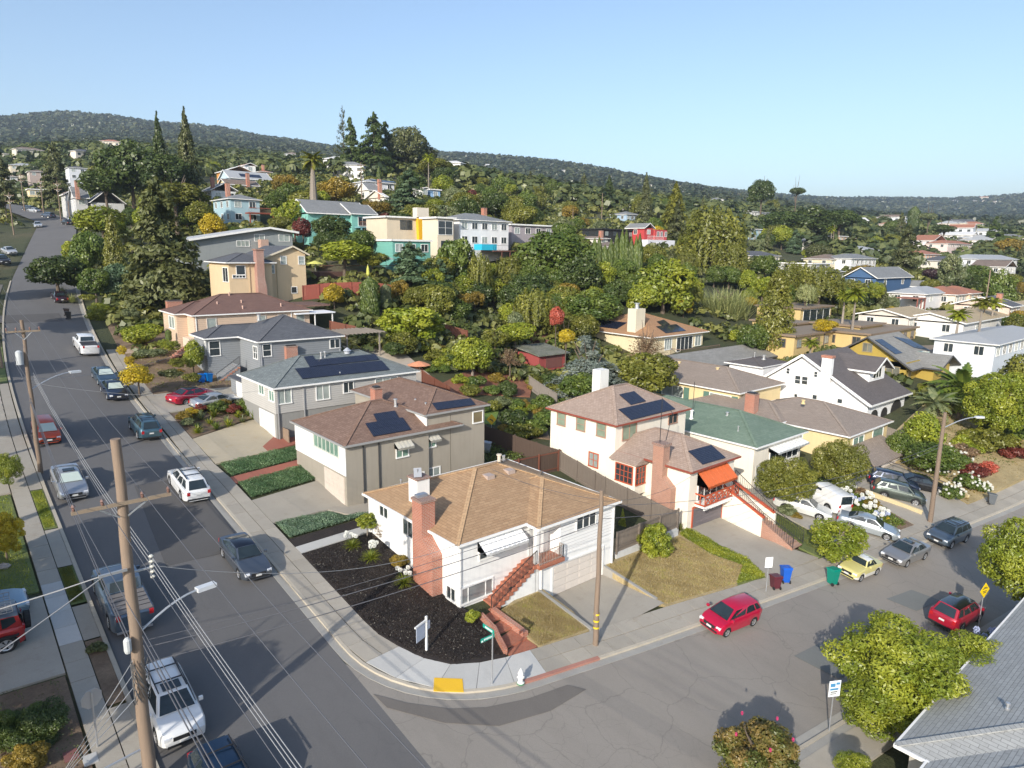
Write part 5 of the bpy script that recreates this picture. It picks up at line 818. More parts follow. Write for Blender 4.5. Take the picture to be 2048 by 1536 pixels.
for a in (('sky_blue_house', 'light blue flat-roofed house with white deck railings in the right distance', 190, 150, 320, 335, 125, 6, (.36, .52, .58), RWH, 'flat', 2), ('white_cliff_house', 'long white flat house on the wooded knoll', 230, 10, 420, 425, 215, 3, (.72, .70, .66), RWH, 'flat', 1), ('blue_roof_house', 'cream house with dark blue-grey hip roof near the shaggy trees', 240, 362, 240, 490, 235, 5, (.72, .64, .48), RDK, 'hip', 1), ('red_brick_house', 'small white and brown brick house with purple-brown roof', 150, 345, 235, 222, 140, 6, (.60, .60, .64), RBR, 'hip', 1), ('cupola_house', 'white house with square lookout tower and grey roof', 722, 250, 300, 870, 720, 5, (.64, .62, .55), RGY, 'hip', 1), ('tan_two_storey_house', 'peach flat-roofed two-storey house with row of windows', 950, 210, 330, 1145, 905, 6, (.60, .42, .27), RBR, 'flat', 1), ('grey_tile_house', 'white bungalow with large pale grey hip roof', 1130, 315, 300, 1269, 1000, 4, (.70, .68, .62), RLG, 'hip', 1), ('pink_roof_bungalow', 'cream bungalow with pinkish hip roof beside conical tree', 890, 390, 240, 1050, 885, 4, (.66, .58, .42), RBR, 'hip', 1), ('white_gabled_bungalow', 'white bungalow with grey gable and bay window', 1050, 385, 238, 1255, 1045, 5, (.74, .74, .74), RGY, 'hip', 1), ('solar_carport', 'dark solar carport roof among the trees', 735, 430, 200, 885, 720, 2, (.5, .5, .48), RDK, 'flat', 1), ('pale_low_house', 'pale low house right of the solar carport', 905, 490, 195, 1000, 895, 4, (.66, .66, .66), RGY, 'hip', 1)): qhouse(a[0], a[1], *q(a[2], a[3]), a[4], q(a[5], 0)[0], q(a[6], 0)[0], a[7], P_(a[8]), a[9], a[10], .3, st=a[11], depth=11)
q = K(4.123, 1740, 420)
h = qhouse('navy_blue_house', 'navy blue clapboard house with white trim and grey gable roof', *q(345, 562), 175, q(400, 590)[0], q(60, 560)[0], 7, M('siding', (.055, .12, .24), w=.25), RGY, 'gy', .7, st=1, wl=3, depth=16) if 0 else None
h = qhouse('navy_blue_house', 'navy blue clapboard house with white trim and grey gable roof', *q(62, 562), 178, q(362, 565)[0], q(55, 560)[0], 7.5, M('siding', (.055, .12, .24), w=.25), RGY, 'gx', .6, st=2, wf=2, depth=9); D0 = h['_dim']; box(h, 'porch_wing', D0[0]-.3, -1.5, 0, D0[0]+3.2, 4, D0[2]-2.6, M('siding', (.055, .12, .24), w=.25)); gable(h, D0[0]-.8, -2.1, D0[0]+3.8, 4.5, D0[2]-2.6, .7, RGY, 'y', .5, M('siding', (.055, .12, .24), w=.25))
h = qhouse('white_porch_house', 'white bungalow with pale grey roof and red-brown patio cover', *q(470, 695), 160, q(680, 690)[0], q(345, 690)[0], 4.5, P_((.74, .72, .70)), RLG, 'hip', .32, depth=9, wf=2); D0 = h['_dim']; box(h, 'patio_cover', -5, 0, D0[2]-1.0, 0, 5, D0[2]-.8, M('plain', (.30, .13, .09))); [box(h, 'patio_post', x, .1, 0, x+.2, .3, D0[2]-1, M('plain', (.26, .08, .06))) for x in (-4.9, -2.5, -.2)]
for a in (('tile_garden_house', 'small white house with terracotta roof right of the porch house', 720, 700, 165, 860, 700, 4, (.68, .60, .50), RTE, 'hip', 1), ('tan_stucco_house', 'low stucco house with orange tile roof behind the palms', 840, 690, 170, 945, 825, 4, (.66, .52, .40), RTE, 'hip', 1), ('salmon_apartment_house', 'salmon three-storey building with tiled cap', 460, 365, 290, 590, 395, 12, (.66, .40, .25), RTE, 'hip', 3), ('white_red_roof_house', 'white house with dark red roof and gable right of tall conifer', 530, 250, 350, 635, 440, 8, (.70, .66, .66), RTE, 'gy', 1), ('pink_villa', 'pale pink villa with red tiled roof and arched windows', 650, 275, 340, 850, 640, 7, (.70, .56, .52), RTE, 'hip', 1), ('slate_roof_house', 'house with dark slate roof right of the salmon building', 640, 420, 270, 870, 590, 4, (.62, .58, .5), RDK, 'hip', 1), ('wide_white_house', 'wide white bungalow with light roof near the right edge', 890, 405, 260, 1230, 880, 5, (.66, .68, .70), RLG, 'hip', 1), ('white_corner_house', 'small white house below the wide white bungalow', 1120, 470, 240, 1215, 1110, 4, (.72, .70, .66), RBR, 'gy', 1), ('red_roof_cottage', 'white cottage with red gable roof in the right distance', 900, 340, 380, 1005, 895, 4, (.70, .66, .6), RTE, 'gy', 1), ('beige_tower_block', 'beige flat-roofed apartment block on the right skyline', 770, 140, 560, 920, 765, 12, (.64, .56, .42), RWH, 'flat', 3), ('pale_apartment_block', 'pale apartment building left of the beige block', 700, 185, 520, 790, 695, 7, (.66, .58, .52), RWH, 'flat', 2), ('brick_cottage', 'grey-roofed cottage with red brick chimney at the right edge', 1170, 800, 140, 1270, 1110, 4, (.60, .48, .40), RDK, 'gx', 1)): qhouse(a[0], a[1], *q(a[2], a[3]), a[4], q(a[5], 0)[0], q(a[6], 0)[0], a[7], P_(a[8]), a[9], a[10], .32, st=a[11], depth=11, chim=(.1, .2, 2.5) if 'brick' in a[0] else None)
# flat brown-roofed apartment court
q = K(4.233, 1400, 580); YC = P_((.58, .43, .19))
h = qhouse('court_building', 'long low court building with tan roof and white chimneys behind orange shrub', *q(195, 175), 150, q(500, 165)[0], q(190, 165)[0], 3, YC, FLT, 'flat', trim=FAS, depth=9); [MB().box(x, 2, h['_dim'][2], x+.5, 2.5, h['_dim'][2]+1.2).build('chimney', TRIM, h) for x in (2, 7)]
h = qhouse('window_row_building', 'ochre court building with a row of tall dark windows', *q(860, 165), 135, q(1130, 150)[0], q(850, 150)[0], 5, YC, FLT, 'flat', trim=FAS, depth=10, wins=False); win(h, 'F', .3, 1.5, h['_dim'][0]-1, h['_dim'][2]-2.8, h['_dim'][2]-.3, cols=4)
for a in (('front_court_building', 'wide flat-roofed court building with palm in front', 810, 400, 108, 1270, 800, 4), ('middle_court_building', 'court building with ochre end wall left of the yellow tree', 812, 295, 122, 955, 805, 4)): h = qhouse(a[0], a[1], *q(a[2], a[3]), a[4], q(a[5], 0)[0], q(a[6], 0)[0], a[7], YC, FLT, 'flat', trim=FAS, depth=9); MB().box(3, 3, h['_dim'][2]+.2, 3.4, 3.4, h['_dim'][2]+1.3).build('chimney', TRIM, h)
q = K(3.737, 1500, 330)
for a in (('rear_court_building', 'flat brown-roofed court building right of the slender palm', 830, 1215, 118, 1010, 690), ('low_court_building', 'low court building with wide brown roof behind the olive house', 905, 1275, 112, 1260, 840), ('lower_court_building', 'ochre court building below the blue pool', 1480, 1430, 108, 1900, 1440)): h = qhouse(a[0], a[1], *q(a[2], a[3]), a[4], q(a[5], 0)[0], q(a[6], 0)[0], 4, YC, FLT, 'flat', trim=FAS, depth=9)
h = qhouse('long_white_building', 'long white building with sand-coloured roof at the right edge', *q(1615, 1185), 122, 2110, q(1600, 1120)[0], 5, P_((.72, .70, .66)), RTAN, 'gx', .25, depth=12, wf=4); qhouse('sand_roof_house', 'sand-roofed house with light blue porch left of the long white building', *q(1200, 1140), 126, q(1400, 1150)[0], q(1190, 1110)[0], 4, P_((.6, .56, .5)), RTAN, 'gx', .25, depth=10)
qhouse('pale_blue_edge_house', 'white and blue house with pale roof at the right edge', *q(1860, 1345), 98, 2100, q(1850, 1330)[0], 4, P_((.60, .64, .68)), RLG, 'hip', .22, depth=9)
P0_, _ = at(*q(1630, 1345), 118); pool = thing('pool', 'oval blue garden pool between the brown-roofed court buildings', 'pool', (P0_[0], P0_[1], P0_[2]-.3), local=True); MB().lathe((0, 0, 0), [(4.4, 0), (4.4, .12)], 24).build('pool_surround', CONN, pool); MB().lathe((0, 0, .14), [(4.0, 0), (4.0, .02)], 24).build('water', M('glass', (.02, .28, .48), r=.1), pool)
# red garden shed, timber structures
H = thing('garden_shed', 'weathered dark red garden shed with mossy lean-to roof', 'shed', (40, 46, 4)); c0 = G(*K(3.938, 980, 560)(385, 715)); X0, Y0, Z0 = c0; DRD = M('wood', (.30, .06, .055)); box(H, 'wall', X0, Y0, Z0-1, X0+5.2, Y0+4.6, Z0+2.2, DRD); MB().prism([(X0-.5, Y0-.5), (X0+5.7, Y0-.5), (X0+5.7, Y0+5.1), (X0-.5, Y0+5.1)], [Z0+2.1]*2+[Z0+2.9]*2, [Z0+2.25]*2+[Z0+3.05]*2).build('roof', M('soil', (.13, .14, .10), (.22, .22, .19)), H); slab_on(MB(), 'F', Y0, X0+1.3, X0+4.5, Z0+.2, Z0+2.0, 0, .05).build('door', M('wood', (.16, .06, .05)), H)
for lb, x, y, z in (('cream two-storey house at the near left, beyond the picture edge', -33, -10, 7.0), ('cream two-storey house further up the street, left beyond the picture edge', -37, 20, 8.5)):
    H = thing('neighbour_house', lb, 'house', (x, y, 0)); zz = Tz(x, y); box(H, 'wall', x-6, y-6, zz-1, x+6, y+6, zz+z-2, CRM); hip(H, x-6.4, y-6.4, x+6.4, y+6.4, zz+z-2, .35, RGY)
# ============================================================ vehicles
TYRE = M('flat', (.018, .018, .019), r=.85); RIM = M('metal', (.55, .55, .56), r=.3); CGL = M('glass', (.02, .03, .035), r=.04); LAMP = M('plain', (.75, .76, .78), r=.15); TAIL = M('plain', (.42, .015, .02), r=.2); PLATE = M('flat', (.62, .62, .60), r=.5); BLK = M('flat', (.02, .02, .022), r=.5)
TYPES = {  # L, W, H, wheelbase, wheel radius, belt profile [(x fraction from front, z)], glass xc,xf,xb,xr (fractions), pillars, roof half width factor
 'hatch': dict(L=4.05, W=1.7, H=1.50, wb=2.53, rw=.30, belt=[(0, .60), (.03, .72), (.10, .86), (.22, .98), (.6, 1.02), (.97, 1.04), (1, .80)], g=(.16, .36, .90, .985), pil=(.12, .5, .8)),
 'sedan': dict(L=4.75, W=1.80, H=1.43, wb=2.80, rw=.32, belt=[(0, .58), (.02, .68), (.10, .78), (.27, .92), (.6, .96), (.80, .99), (.97, .97), (1, .75)], g=(.26, .42, .68, .85), pil=(.1, .5, .86)),
 'coupe': dict(L=4.65, W=1.80, H=1.39, wb=2.76, rw=.33, belt=[(0, .58), (.02, .68), (.12, .80), (.28, .92), (.6, .95), (.84, .98), (.97, .96), (1, .74)], g=(.28, .45, .70, .90), pil=(.12, .62)),
 'suv': dict(L=4.55, W=1.85, H=1.68, wb=2.66, rw=.36, belt=[(0, .70), (.02, .86), (.12, 1.0), (.24, 1.08), (.6, 1.12), (.97, 1.14), (1, .90)], g=(.22, .37, .88, .985), pil=(.1, .42, .74)),
 'wagon': dict(L=4.85, W=1.85, H=1.62, wb=2.74, rw=.35, belt=[(0, .66), (.02, .82), (.12, .94), (.25, 1.02), (.6, 1.05), (.97, 1.07), (1, .85)], g=(.23, .38, .86, .985), pil=(.1, .4, .7)),
 'pickup': dict(L=5.8, W=2.0, H=1.9, wb=3.65, rw=.40, belt=[(0, .80), (.015, 1.02), (.12, 1.14), (.22, 1.2), (.6, 1.24), (.62, 1.28), (.985, 1.28), (1, 1.2)], g=(.21, .32, .57, .61), pil=(.1, .55), bed=(.64, .975)),
 'van': dict(L=4.5, W=1.85, H=1.95, wb=2.5, rw=.36, belt=[(0, .72), (.02, .95), (.22, 1.06), (.5, 1.1), (.98, 1.12), (1, 1.0)], g=(.24, .34, .97, .995), pil=(.12,)),
 'jeep': dict(L=4.3, W=1.88, H=1.88, wb=2.9, rw=.44, belt=[(0, .85), (.02, 1.08), (.25, 1.18), (.6, 1.22), (.98, 1.24), (1, 1.1)], g=(.28, .34, .95, .985), pil=(.05, .42, .72)),
 'classic': dict(L=3.8, W=1.56, H=1.38, wb=2.16, rw=.29, belt=[(0, .62), (.03, .78), (.2, .88), (.32, .93), (.6, .93), (.97, .86), (1, .62)], g=(.34, .42, .64, .76), pil=(.14, .72)),
}
def vehicle(name, label, x, y, hd, typ, col, cat='car', roof=None, group='cars parked on the streets', met=.3, low=None, rack=False, sun=False, cover=None, z=None, tint=None):
    t = TYPES[typ]; L, W, Hh, rw = t['L'], t['W'], t['H'], t['rw']; zz = Tz(x, y)+.06 if z is None else z
    e = .6; n_ = Vector((-(Tz(x+e, y)-Tz(x-e, y))/(2*e), -(Tz(x, y+e)-Tz(x, y-e))/(2*e), 1)).normalized(); f = Vector((math.cos(hd), math.sin(hd), 0)); f = (f-n_*f.dot(n_)).normalized(); lf = n_.cross(f)
    r = thing(name, label, cat, (0, 0, 0), 0, group, local=True); r.matrix_world = Matrix(((f.x, lf.x, n_.x, x), (f.y, lf.y, n_.y, y), (f.z, lf.z, n_.z, zz), (0, 0, 0, 1))); OFF[r.name] = (0, 0, 0)
    PT = M('paint', col, met=met); RP = M('paint', roof, met=met) if roof else PT; X = lambda q_: L/2-q_*L
    wx = [L/2-.17*L-(0 if typ != 'pickup' else -.02*L), 0]; wx[0] = t['wb']/2+.015*L; wx[1] = wx[0]-t['wb']; ra = rw*1.2; xs = set(np.linspace(-L/2, L/2, 15).round(3).tolist()+[-L/2+.05, L/2-.05, -L/2+.18, L/2-.18])
    for c_ in wx:
        for k in (-1.01, -.99, -.9, -.7, -.4, 0, .4, .7, .9, .99, 1.01): xs.add(round(c_+k*ra, 3))
    xs = sorted(v for v in xs if -L/2 <= v <= L/2); bx = [X(q_[0]) for q_ in t['belt']][::-1]; bz = [q_[1] for q_ in t['belt']][::-1]; b = MB(); sill = .24 if typ not in ('jeep', 'pickup', 'suv') else .32
    for xx in xs:
        d = min(L/2-xx, xx+L/2); wf_ = W/2*(.80+.20*min(1, (d/.45))**.5); zt = float(np.interp(xx, bx, bz)); zb = sill+.10*max(0, 1-d/.3)
        for c_ in wx:
            if abs(xx-c_) < ra: zb = max(zb, rw+math.sqrt(ra*ra-(xx-c_)**2)*.98)
        zs = max(zt-.10, zb+.06); zm = zb+(zs-zb)*.45
        P = [(.66*W/2, min(zb, sill)), (wf_*.985, zb), (wf_*1.0, zm), (wf_*.985, zs), (wf_*.90, zt), (wf_*.45, zt+.025), (0, zt+.03)]
        b.v += [(xx, p, q_) for p, q_ in P]+[(xx, -p, q_) for p, q_ in P[-2::-1]]
    m = 13
    for i in range(len(xs)-1):
        for k in range(m-1): b.f.append((i*m+k, (i+1)*m+k, (i+1)*m+k+1, i*m+k+1)); b.m.append(1 if k in (0, m-2) else (2 if k in (1, m-3, 10) and low else 0))
        b.f.append((i*m+m-1, (i+1)*m+m-1, (i+1)*m, i*m)); b.m.append(1)
    b.f.append(tuple(range(m))); b.m.append(0); b.f.append(tuple(range((len(xs)-1)*m+m-1, (len(xs)-1)*m-1, -1))); b.m.append(0)
    b.build('body', [PT, BLK, M('paint', low, met=met) if low else PT], r, smooth=True)
    xc, xf, xb_, xr_ = [X(q_) for q_ in t['g']]; zt = lambda v: float(np.interp(v, bx, bz)); w0 = W/2*.90; w1 = W/2*(.66 if typ not in ('van', 'jeep', 'pickup') else .80); b = MB(); xm = (xf+xb_)/2
    secs = [(xc, zt(xc)-.02, w0*.95, None), (xf, zt(xf)-.02, w0, Hh-.045), (xm, zt(xm)-.02, w0, Hh), (xb_, zt(xb_)-.02, w0, Hh-.06), (xr_, zt(xr_)-.02, w0*.92, None)]
    for (a, z0, ww, z1) in secs:
        if z1 is None: z1 = z0+.01; w_ = ww*.98
        else: w_ = w1
        b.v += [(a, ww, z0), (a, w_, z1-.04), (a, w_*.86, z1), (a, 0, z1+(.02 if a in (xf, xm, xb_) else 0)), (a, -w_*.86, z1), (a, -w_, z1-.04), (a, -ww, z0)]
    for i in range(4):
        for k in range(6): b.f.append((i*7+k, i*7+k+1, (i+1)*7+k+1, (i+1)*7+k)); b.m.append(1 if k in (1, 2, 3, 4) and i in (1, 2) else 0)
    b.build('cabin', [PT, RP], r, smooth=True); G_ = CGL
    def quad(nm, P, mt=None, o=.014):
        P = [Vector(p) for p in P]; c = sum(P, Vector())/4; nn = (P[1]-P[0]).cross(P[2]-P[0]).normalized()
        if nn.dot(c-Vector((0, 0, .5))) < 0: P = P[::-1]; nn = -nn
        P = [p+nn*o for p in P]; return MB().add(P+[p-nn*.03 for p in P], [(0, 1, 2, 3), (0, 4, 5, 1), (1, 5, 6, 2), (2, 6, 7, 3), (3, 7, 4, 0)]).build(nm, mt or G_, r)
    lerp = lambda a, c, k: tuple(a[i]+(c[i]-a[i])*k for i in range(3))
    def pane(A, Bq, Cq, Dq, i0=.06, j0=.06, j1=.94, nm='window', i1=None, mt=None, o=.014):   # A-B bottom, D-C top
        i1 = 1-i0 if i1 is None else i1; e_ = lambda u, v: lerp(lerp(A, Bq, u), lerp(Dq, Cq, u), v); return quad(nm, [e_(i0, j0), e_(i1, j0), e_(i1, j1), e_(i0, j1)], mt, o)
    zc, zr2 = zt(xc), zt(xr_)
    pane((xc, w0*.95, zc), (xc, -w0*.95, zc), (xf, -w1*.93, Hh-.05), (xf, w1*.93, Hh-.05), nm='windscreen', i0=.05, j0=.1, j1=.96, mt=tint, o=.045); pane((xr_, -w0*.92, zr2), (xr_, w0*.92, zr2), (xb_, w1*.92, Hh-.07), (xb_, -w1*.92, Hh-.07), nm='rear_window', i0=.09, j0=.12, j1=.93, o=.045)
    if typ != 'van':
        for s_ in (1, -1):
            ed = [0]+list(t['pil'][1:])+[1]
            for k in range(len(ed)-1):
                def P2(u, top):
                    if top: v = xf+(xb_-xf)*u; return (v, s_*w1, Hh-.09)
                    v = xc+(xr_-xc)*u; return (v, s_*(w0*.955+.045*w0*(1-abs(2*u-1))), zt(v)+.02)
                u0, u1 = ed[k]+(.05 if k == 0 else .015), ed[k+1]-(.06 if k == len(ed)-2 else .015); pane(P2(u0, 0), P2(u1, 0), P2(u1, 1), P2(u0, 1), i0=.02, j0=.08, j1=.96, nm='side_window')
    else:
        for s_ in (-.4, .4): MB().box(xr_-.03, s_-.17, 1.25, xr_+.02, s_+.17, 1.65).build('rear_door_window', G_, r)
        for s_ in (1, -1): MB().box(xf-.75, s_*w1-.02, 1.2, xf-.1, s_*w1+.03+(0.02 if s_ > 0 else -.02), 1.65).build('side_window', G_, r)
    for c_ in wx:
        for s_ in (1, -1):
            w_ = MB(); ww = .21; y0 = s_*(W/2-.015); ring = lambda rr_, yy: [(c_+rr_*math.cos(2*math.pi*k/16), yy, rw+rr_*math.sin(2*math.pi*k/16)) for k in range(16)]
            w_.v = ring(rw, y0)+ring(rw, y0-s_*ww)+ring(rw*.66, y0+s_*.005)+ring(rw*.62, y0-s_*.05)
            for k in range(16):
                k2 = (k+1) % 16; w_.f += [(k, k2, 16+k2, 16+k), (k, k2, 32+k2, 32+k)]
            w_.f.append(tuple(range(16, 32))); w_.m = [0]*len(w_.f); wo = w_.build('wheel', TYRE, r)
            rm = MB(); rm.v = ring(rw*.66, y0+s_*.004)+ring(rw*.56, y0-s_*.02)+[(c_, y0+s_*.01, rw)]; rm.f = [(k, (k+1) % 16, 16+(k+1) % 16, 16+k) for k in range(16)]+[(32, 16+k, 16+(k+1) % 16) for k in range(0, 16) if k % 3 != 2]; rm.m = [0]*len(rm.f); rm.build('rim', RIM, wo)
    zf = bz[-1]; b = lambda: MB()
    for s_ in (1, -1):
        b().prism([(L/2-.02-.16, s_*W*.36-.13), (L/2+.0, s_*W*.36-.13), (L/2-.05 if s_ > 0 else L/2+.0, s_*W*.36+.13), (L/2-.16, s_*W*.36+.13)], zf-.04, zf+.10).build('headlight', LAMP, r)
        b().box(-L/2-.012, s_*W*.37-.12, bz[0]-.16, -L/2+.1, s_*W*.37+.08, bz[0]+.08).build('tail_light', TAIL, r)
        xmir = X(t['g'][0])-.25; b().box(xmir-.06, s_*(W/2+.0)-.04+s_*.08-.06, zt(xmir)+.02, xmir+.06, s_*(W/2)+s_*.08+.06, zt(xmir)+.17).build('mirror', PT, r)
    b().box(L/2-.08, -W*.24, zf-.12, L/2+.01, W*.24, zf+.06).build('grille', BLK, r); b().box(L/2-.1, -W*.36, .30, L/2+.012, W*.36, .42).build('lower_grille', BLK, r)
    b().box(L/2, -.17, .44, L/2+.025, .17, .56).build('number_plate', PLATE, r); b().box(-L/2-.025, -.16, bz[0]-.22 if typ != 'pickup' else .62, -L/2, .16, bz[0]-.1 if typ != 'pickup' else .74).build('number_plate', PLATE, r); b().box(-L/2-.015, -W*.40, .30, -L/2+.1, W*.40, .42).build('rear_bumper_trim', BLK if typ != 'pickup' else RIM, r)
    if 'bed' in t:
        a, c_ = X(t['bed'][0]), X(t['bed'][1]); cv = b().box(c_, -W*.42, 1.29, a, W*.42, 1.335).build('bed_cover', M('plain', cover or (.05, .05, .052), r=.7), r)
        for k in range(1, 5): b().box(c_+(a-c_)*k/5-.02, -W*.41, 1.335, c_+(a-c_)*k/5+.02, W*.41, 1.35).build('cover_rib', BLK, cv)
    if rack:
        for s_ in (1, -1): b().bar((xf-.05, s_*w1*.9, Hh+.05), (xb_+.1, s_*w1*.9, Hh+.03), .04, .05).build('roof_rail', BLK, r)
        for v in (.3, .7): b().bar((xf+(xb_-xf)*v, -w1*.9, Hh+.07), (xf+(xb_-xf)*v, w1*.9, Hh+.07), .05, .04).build('roof_bar', BLK, r)
    if sun: b().box(xf-.62, -w1*.6, Hh+.0, xf-.12, w1*.6, Hh+.035).build('sunroof', CGL, r)
    return r
UPB, DNB = R_(90), R_(-90); A1 = R_(-6); A2 = R_(174)
SHADE = M('plain', (.45, .52, .48), r=.35)
V = vehicle
V('hatchback', 'bright magenta-red hatchback parked at the kerb near the utility pole', 14.75, -2.15, A2, 'hatch', (.52, .006, .045))
V('coupe', 'dark silver coupe facing down the long street beside the mulch bed', -7.25, 17.7, DNB, 'coupe', (.12, .14, .17), met=.7, roof=(.02, .025, .04))
V('estate_car', 'white crossover estate with black roof rails beside the red garden path', -7.15, 29.2, UPB, 'wagon', (.74, .74, .73), rack=True, met=.1)
V('suv', 'teal-blue SUV seen from behind near the aloe garden', -7.0, 42.0, UPB, 'suv', (.07, .14, .18), met=.6, rack=True)
V('saloon_car', 'navy saloon facing downhill beside the small yellow tree', -7.0, 54.0, DNB, 'sedan', (.010, .02, .05), met=.5, tint=SHADE)
V('saloon_car', 'older blue-green saloon parked right behind the navy saloon', -6.8, 59.4, DNB, 'sedan', (.05, .09, .13), met=.5, tint=SHADE)
V('pickup_truck', 'white pickup truck with dark bed topper uphill by the clipped hedges', -6.2, 72.4, UPB, 'pickup', (.74, .74, .74), met=.1, cover=(.05, .05, .055), cat='pickup truck')
V('saloon_car', 'dark maroon saloon in tree shade by the pale ornamental grass', -4.6, 101.5, UPB, 'sedan', (.035, .01, .018), met=.5)
V('saloon_car', 'silver saloon with sunroof facing downhill on the left kerb', -14.0, 32.8, DNB, 'sedan', (.46, .47, .49), met=.7, sun=True, tint=SHADE)
V('hatchback', 'orange-red hatchback half behind the wooden utility pole', -13.95, 43.6, DNB, 'hatch', (.55, .07, .02), tint=SHADE)
V('pickup_truck', 'slate-blue pickup truck with ribbed grey bed cover behind the near pole', -14.1, 16.6, UPB, 'pickup', (.11, .15, .20), met=.6, cover=(.17, .155, .145), cat='pickup truck')
V('suv', 'white SUV with roof bars and sunroof right of the near pole', -14.2, 7.4, DNB, 'suv', (.74, .74, .73), rack=True, sun=True, met=.1)
V('suv', 'dark blue SUV cut off by the bottom edge of the picture', -13.7, 1.6, DNB, 'suv', (.012, .035, .075), met=.6, rack=True)
V('jeep', 'red off-road vehicle with grey roof and mesh roof rack at the left edge', -20.6, 16.1, R_(180), 'jeep', (.40, .02, .02), roof=(.10, .12, .14), cat='off-road vehicle')
V('sports_car', 'pale blue low car beside the red off-road vehicle', -20.3, 18.8, R_(0), 'coupe', (.22, .32, .40), met=.7)
V('saloon_car', 'crimson saloon with black roof in the driveway by the aloe garden', -.9, 49.9, R_(22), 'sedan', (.36, .006, .03), roof=(.01, .01, .012))
V('saloon_car', 'silver car mostly hidden behind the garden plants', .6, 47.3, R_(12), 'sedan', (.45, .47, .49), met=.6)
V('classic_car', 'cream and yellow vintage two-tone car parked behind the green bin', 29.3, -3.75, A2, 'classic', (.62, .56, .22), low=(.75, .74, .68), roof=(.76, .76, .74), met=.1, cat='vintage car')
V('saloon_car', 'silver-beige older saloon parked between the vintage car and the blue-grey SUV', 35.4, -4.65, A2, 'sedan', (.33, .32, .31), met=.6, sun=True)
V('suv', 'blue-grey SUV with glass roof parked in front of the right-hand utility pole', 42.6, -5.4, A2, 'suv', (.13, .17, .21), met=.7, sun=True, rack=True)
V('crossover', 'deep red crossover with black roof behind the glossy street tree', 29.0, -10.1, A1, 'suv', (.38, .01, .03), roof=(.008, .010, .014))
V('suv', 'green-grey SUV nearest the street in the walled parking bay', 47.8, .6, R_(118)+math.pi, 'suv', (.10, .12, .105), met=.6)
V('suv', 'navy blue SUV between two others in the walled parking bay', 50.2, 2.0, R_(118)+math.pi, 'suv', (.012, .02, .045), met=.5)
V('saloon_car', 'black saloon parked furthest right in the walled parking bay', 52.7, .3, R_(-56), 'sedan', (.010, .010, .012), met=.4)
V('suv', 'black SUV deepest in the walled parking bay', 50.8, 5.6, R_(118)+math.pi, 'suv', (.010, .009, .010), met=.4) 
V('van', 'white boxy van with two rear windows under the round trees', 39.3, 3.6, R_(70), 'van', (.76, .76, .75), met=.05, cat='van')
V('saloon_car', 'white car with weathered bonnet in front of the white van', 35.7, 3.9, R_(-70), 'sedan', (.55, .55, .52), met=.1)
V('saloon_car', 'silver car partly hidden behind the yellow-green ball tree', 37.5, -.9, R_(-70), 'sedan', (.40, .44, .46), met=.6)
for px, py, hd, typ, c_, lb in ((20, 511, -80, 'sedan', (.45, .46, .48), 'silver saloon at the left edge halfway up the street'), (6, 531, -80, 'suv', (.03, .03, .035), 'black SUV at the extreme left edge halfway up the street'), (77, 457, -95, 'sedan', (.45, .48, .52), 'silver car driving in the middle of the upper street'), (98, 438, 115, 'suv', (.08, .10, .14), 'dark blue car parked by the red shrubs on the upper street'), (69, 427, 115, 'sedan', (.42, .44, .46), 'light grey car parked at the top bend of the street'), (58, 424, 115, 'suv', (.05, .06, .07), 'dark car at the top bend beside the light grey one'), (151, 450, 20, 'suv', (.74, .74, .74), 'white SUV in a driveway on the right of the upper street'), (136, 452, 100, 'sedan', (.03, .03, .03), 'black car at the kerb below the white driveway SUV')):
    g3 = G(px, py); V('car', lb, g3[0], g3[1], R_(hd), typ, c_, z=g3[2]+.35)
j = bpy.data.objects['jeep']; b = MB()
for k in range(11): b.bar((-1.75+k*.22, -.75, 2.05), (-1.75+k*.22, .75, 2.05), .025, .025).bar((-1.75+k*.22, -.75, 2.05), (-1.75+k*.22, -.75, 2.25), .02, .02, up=(1, 0, 0)).bar((-1.75+k*.22, .75, 2.05), (-1.75+k*.22, .75, 2.25), .02, .02, up=(1, 0, 0))
for k in range(8): b.bar((-1.75, -.75+k*.214, 2.05), (.45, -.75+k*.214, 2.05), .025, .025)
for y in (-.75, .75): b.bar((-1.75, y, 2.25), (.45, y, 2.25), .03, .03)
b.build('roof_rack', M('metal', (.35, .35, .35), r=.5), j); MB().tube([(-2.2, 0, 1.0), (-2.44, 0, 1.0)], .43, 18).build('spare_wheel', TYRE, j)
for s_ in (-1, 1): [MB().box(x-.5, s_*.94-.09, .86, x+.5, s_*.94+.09, .93).build('mudguard', BLK, j) for x in (1.5, -1.4)]
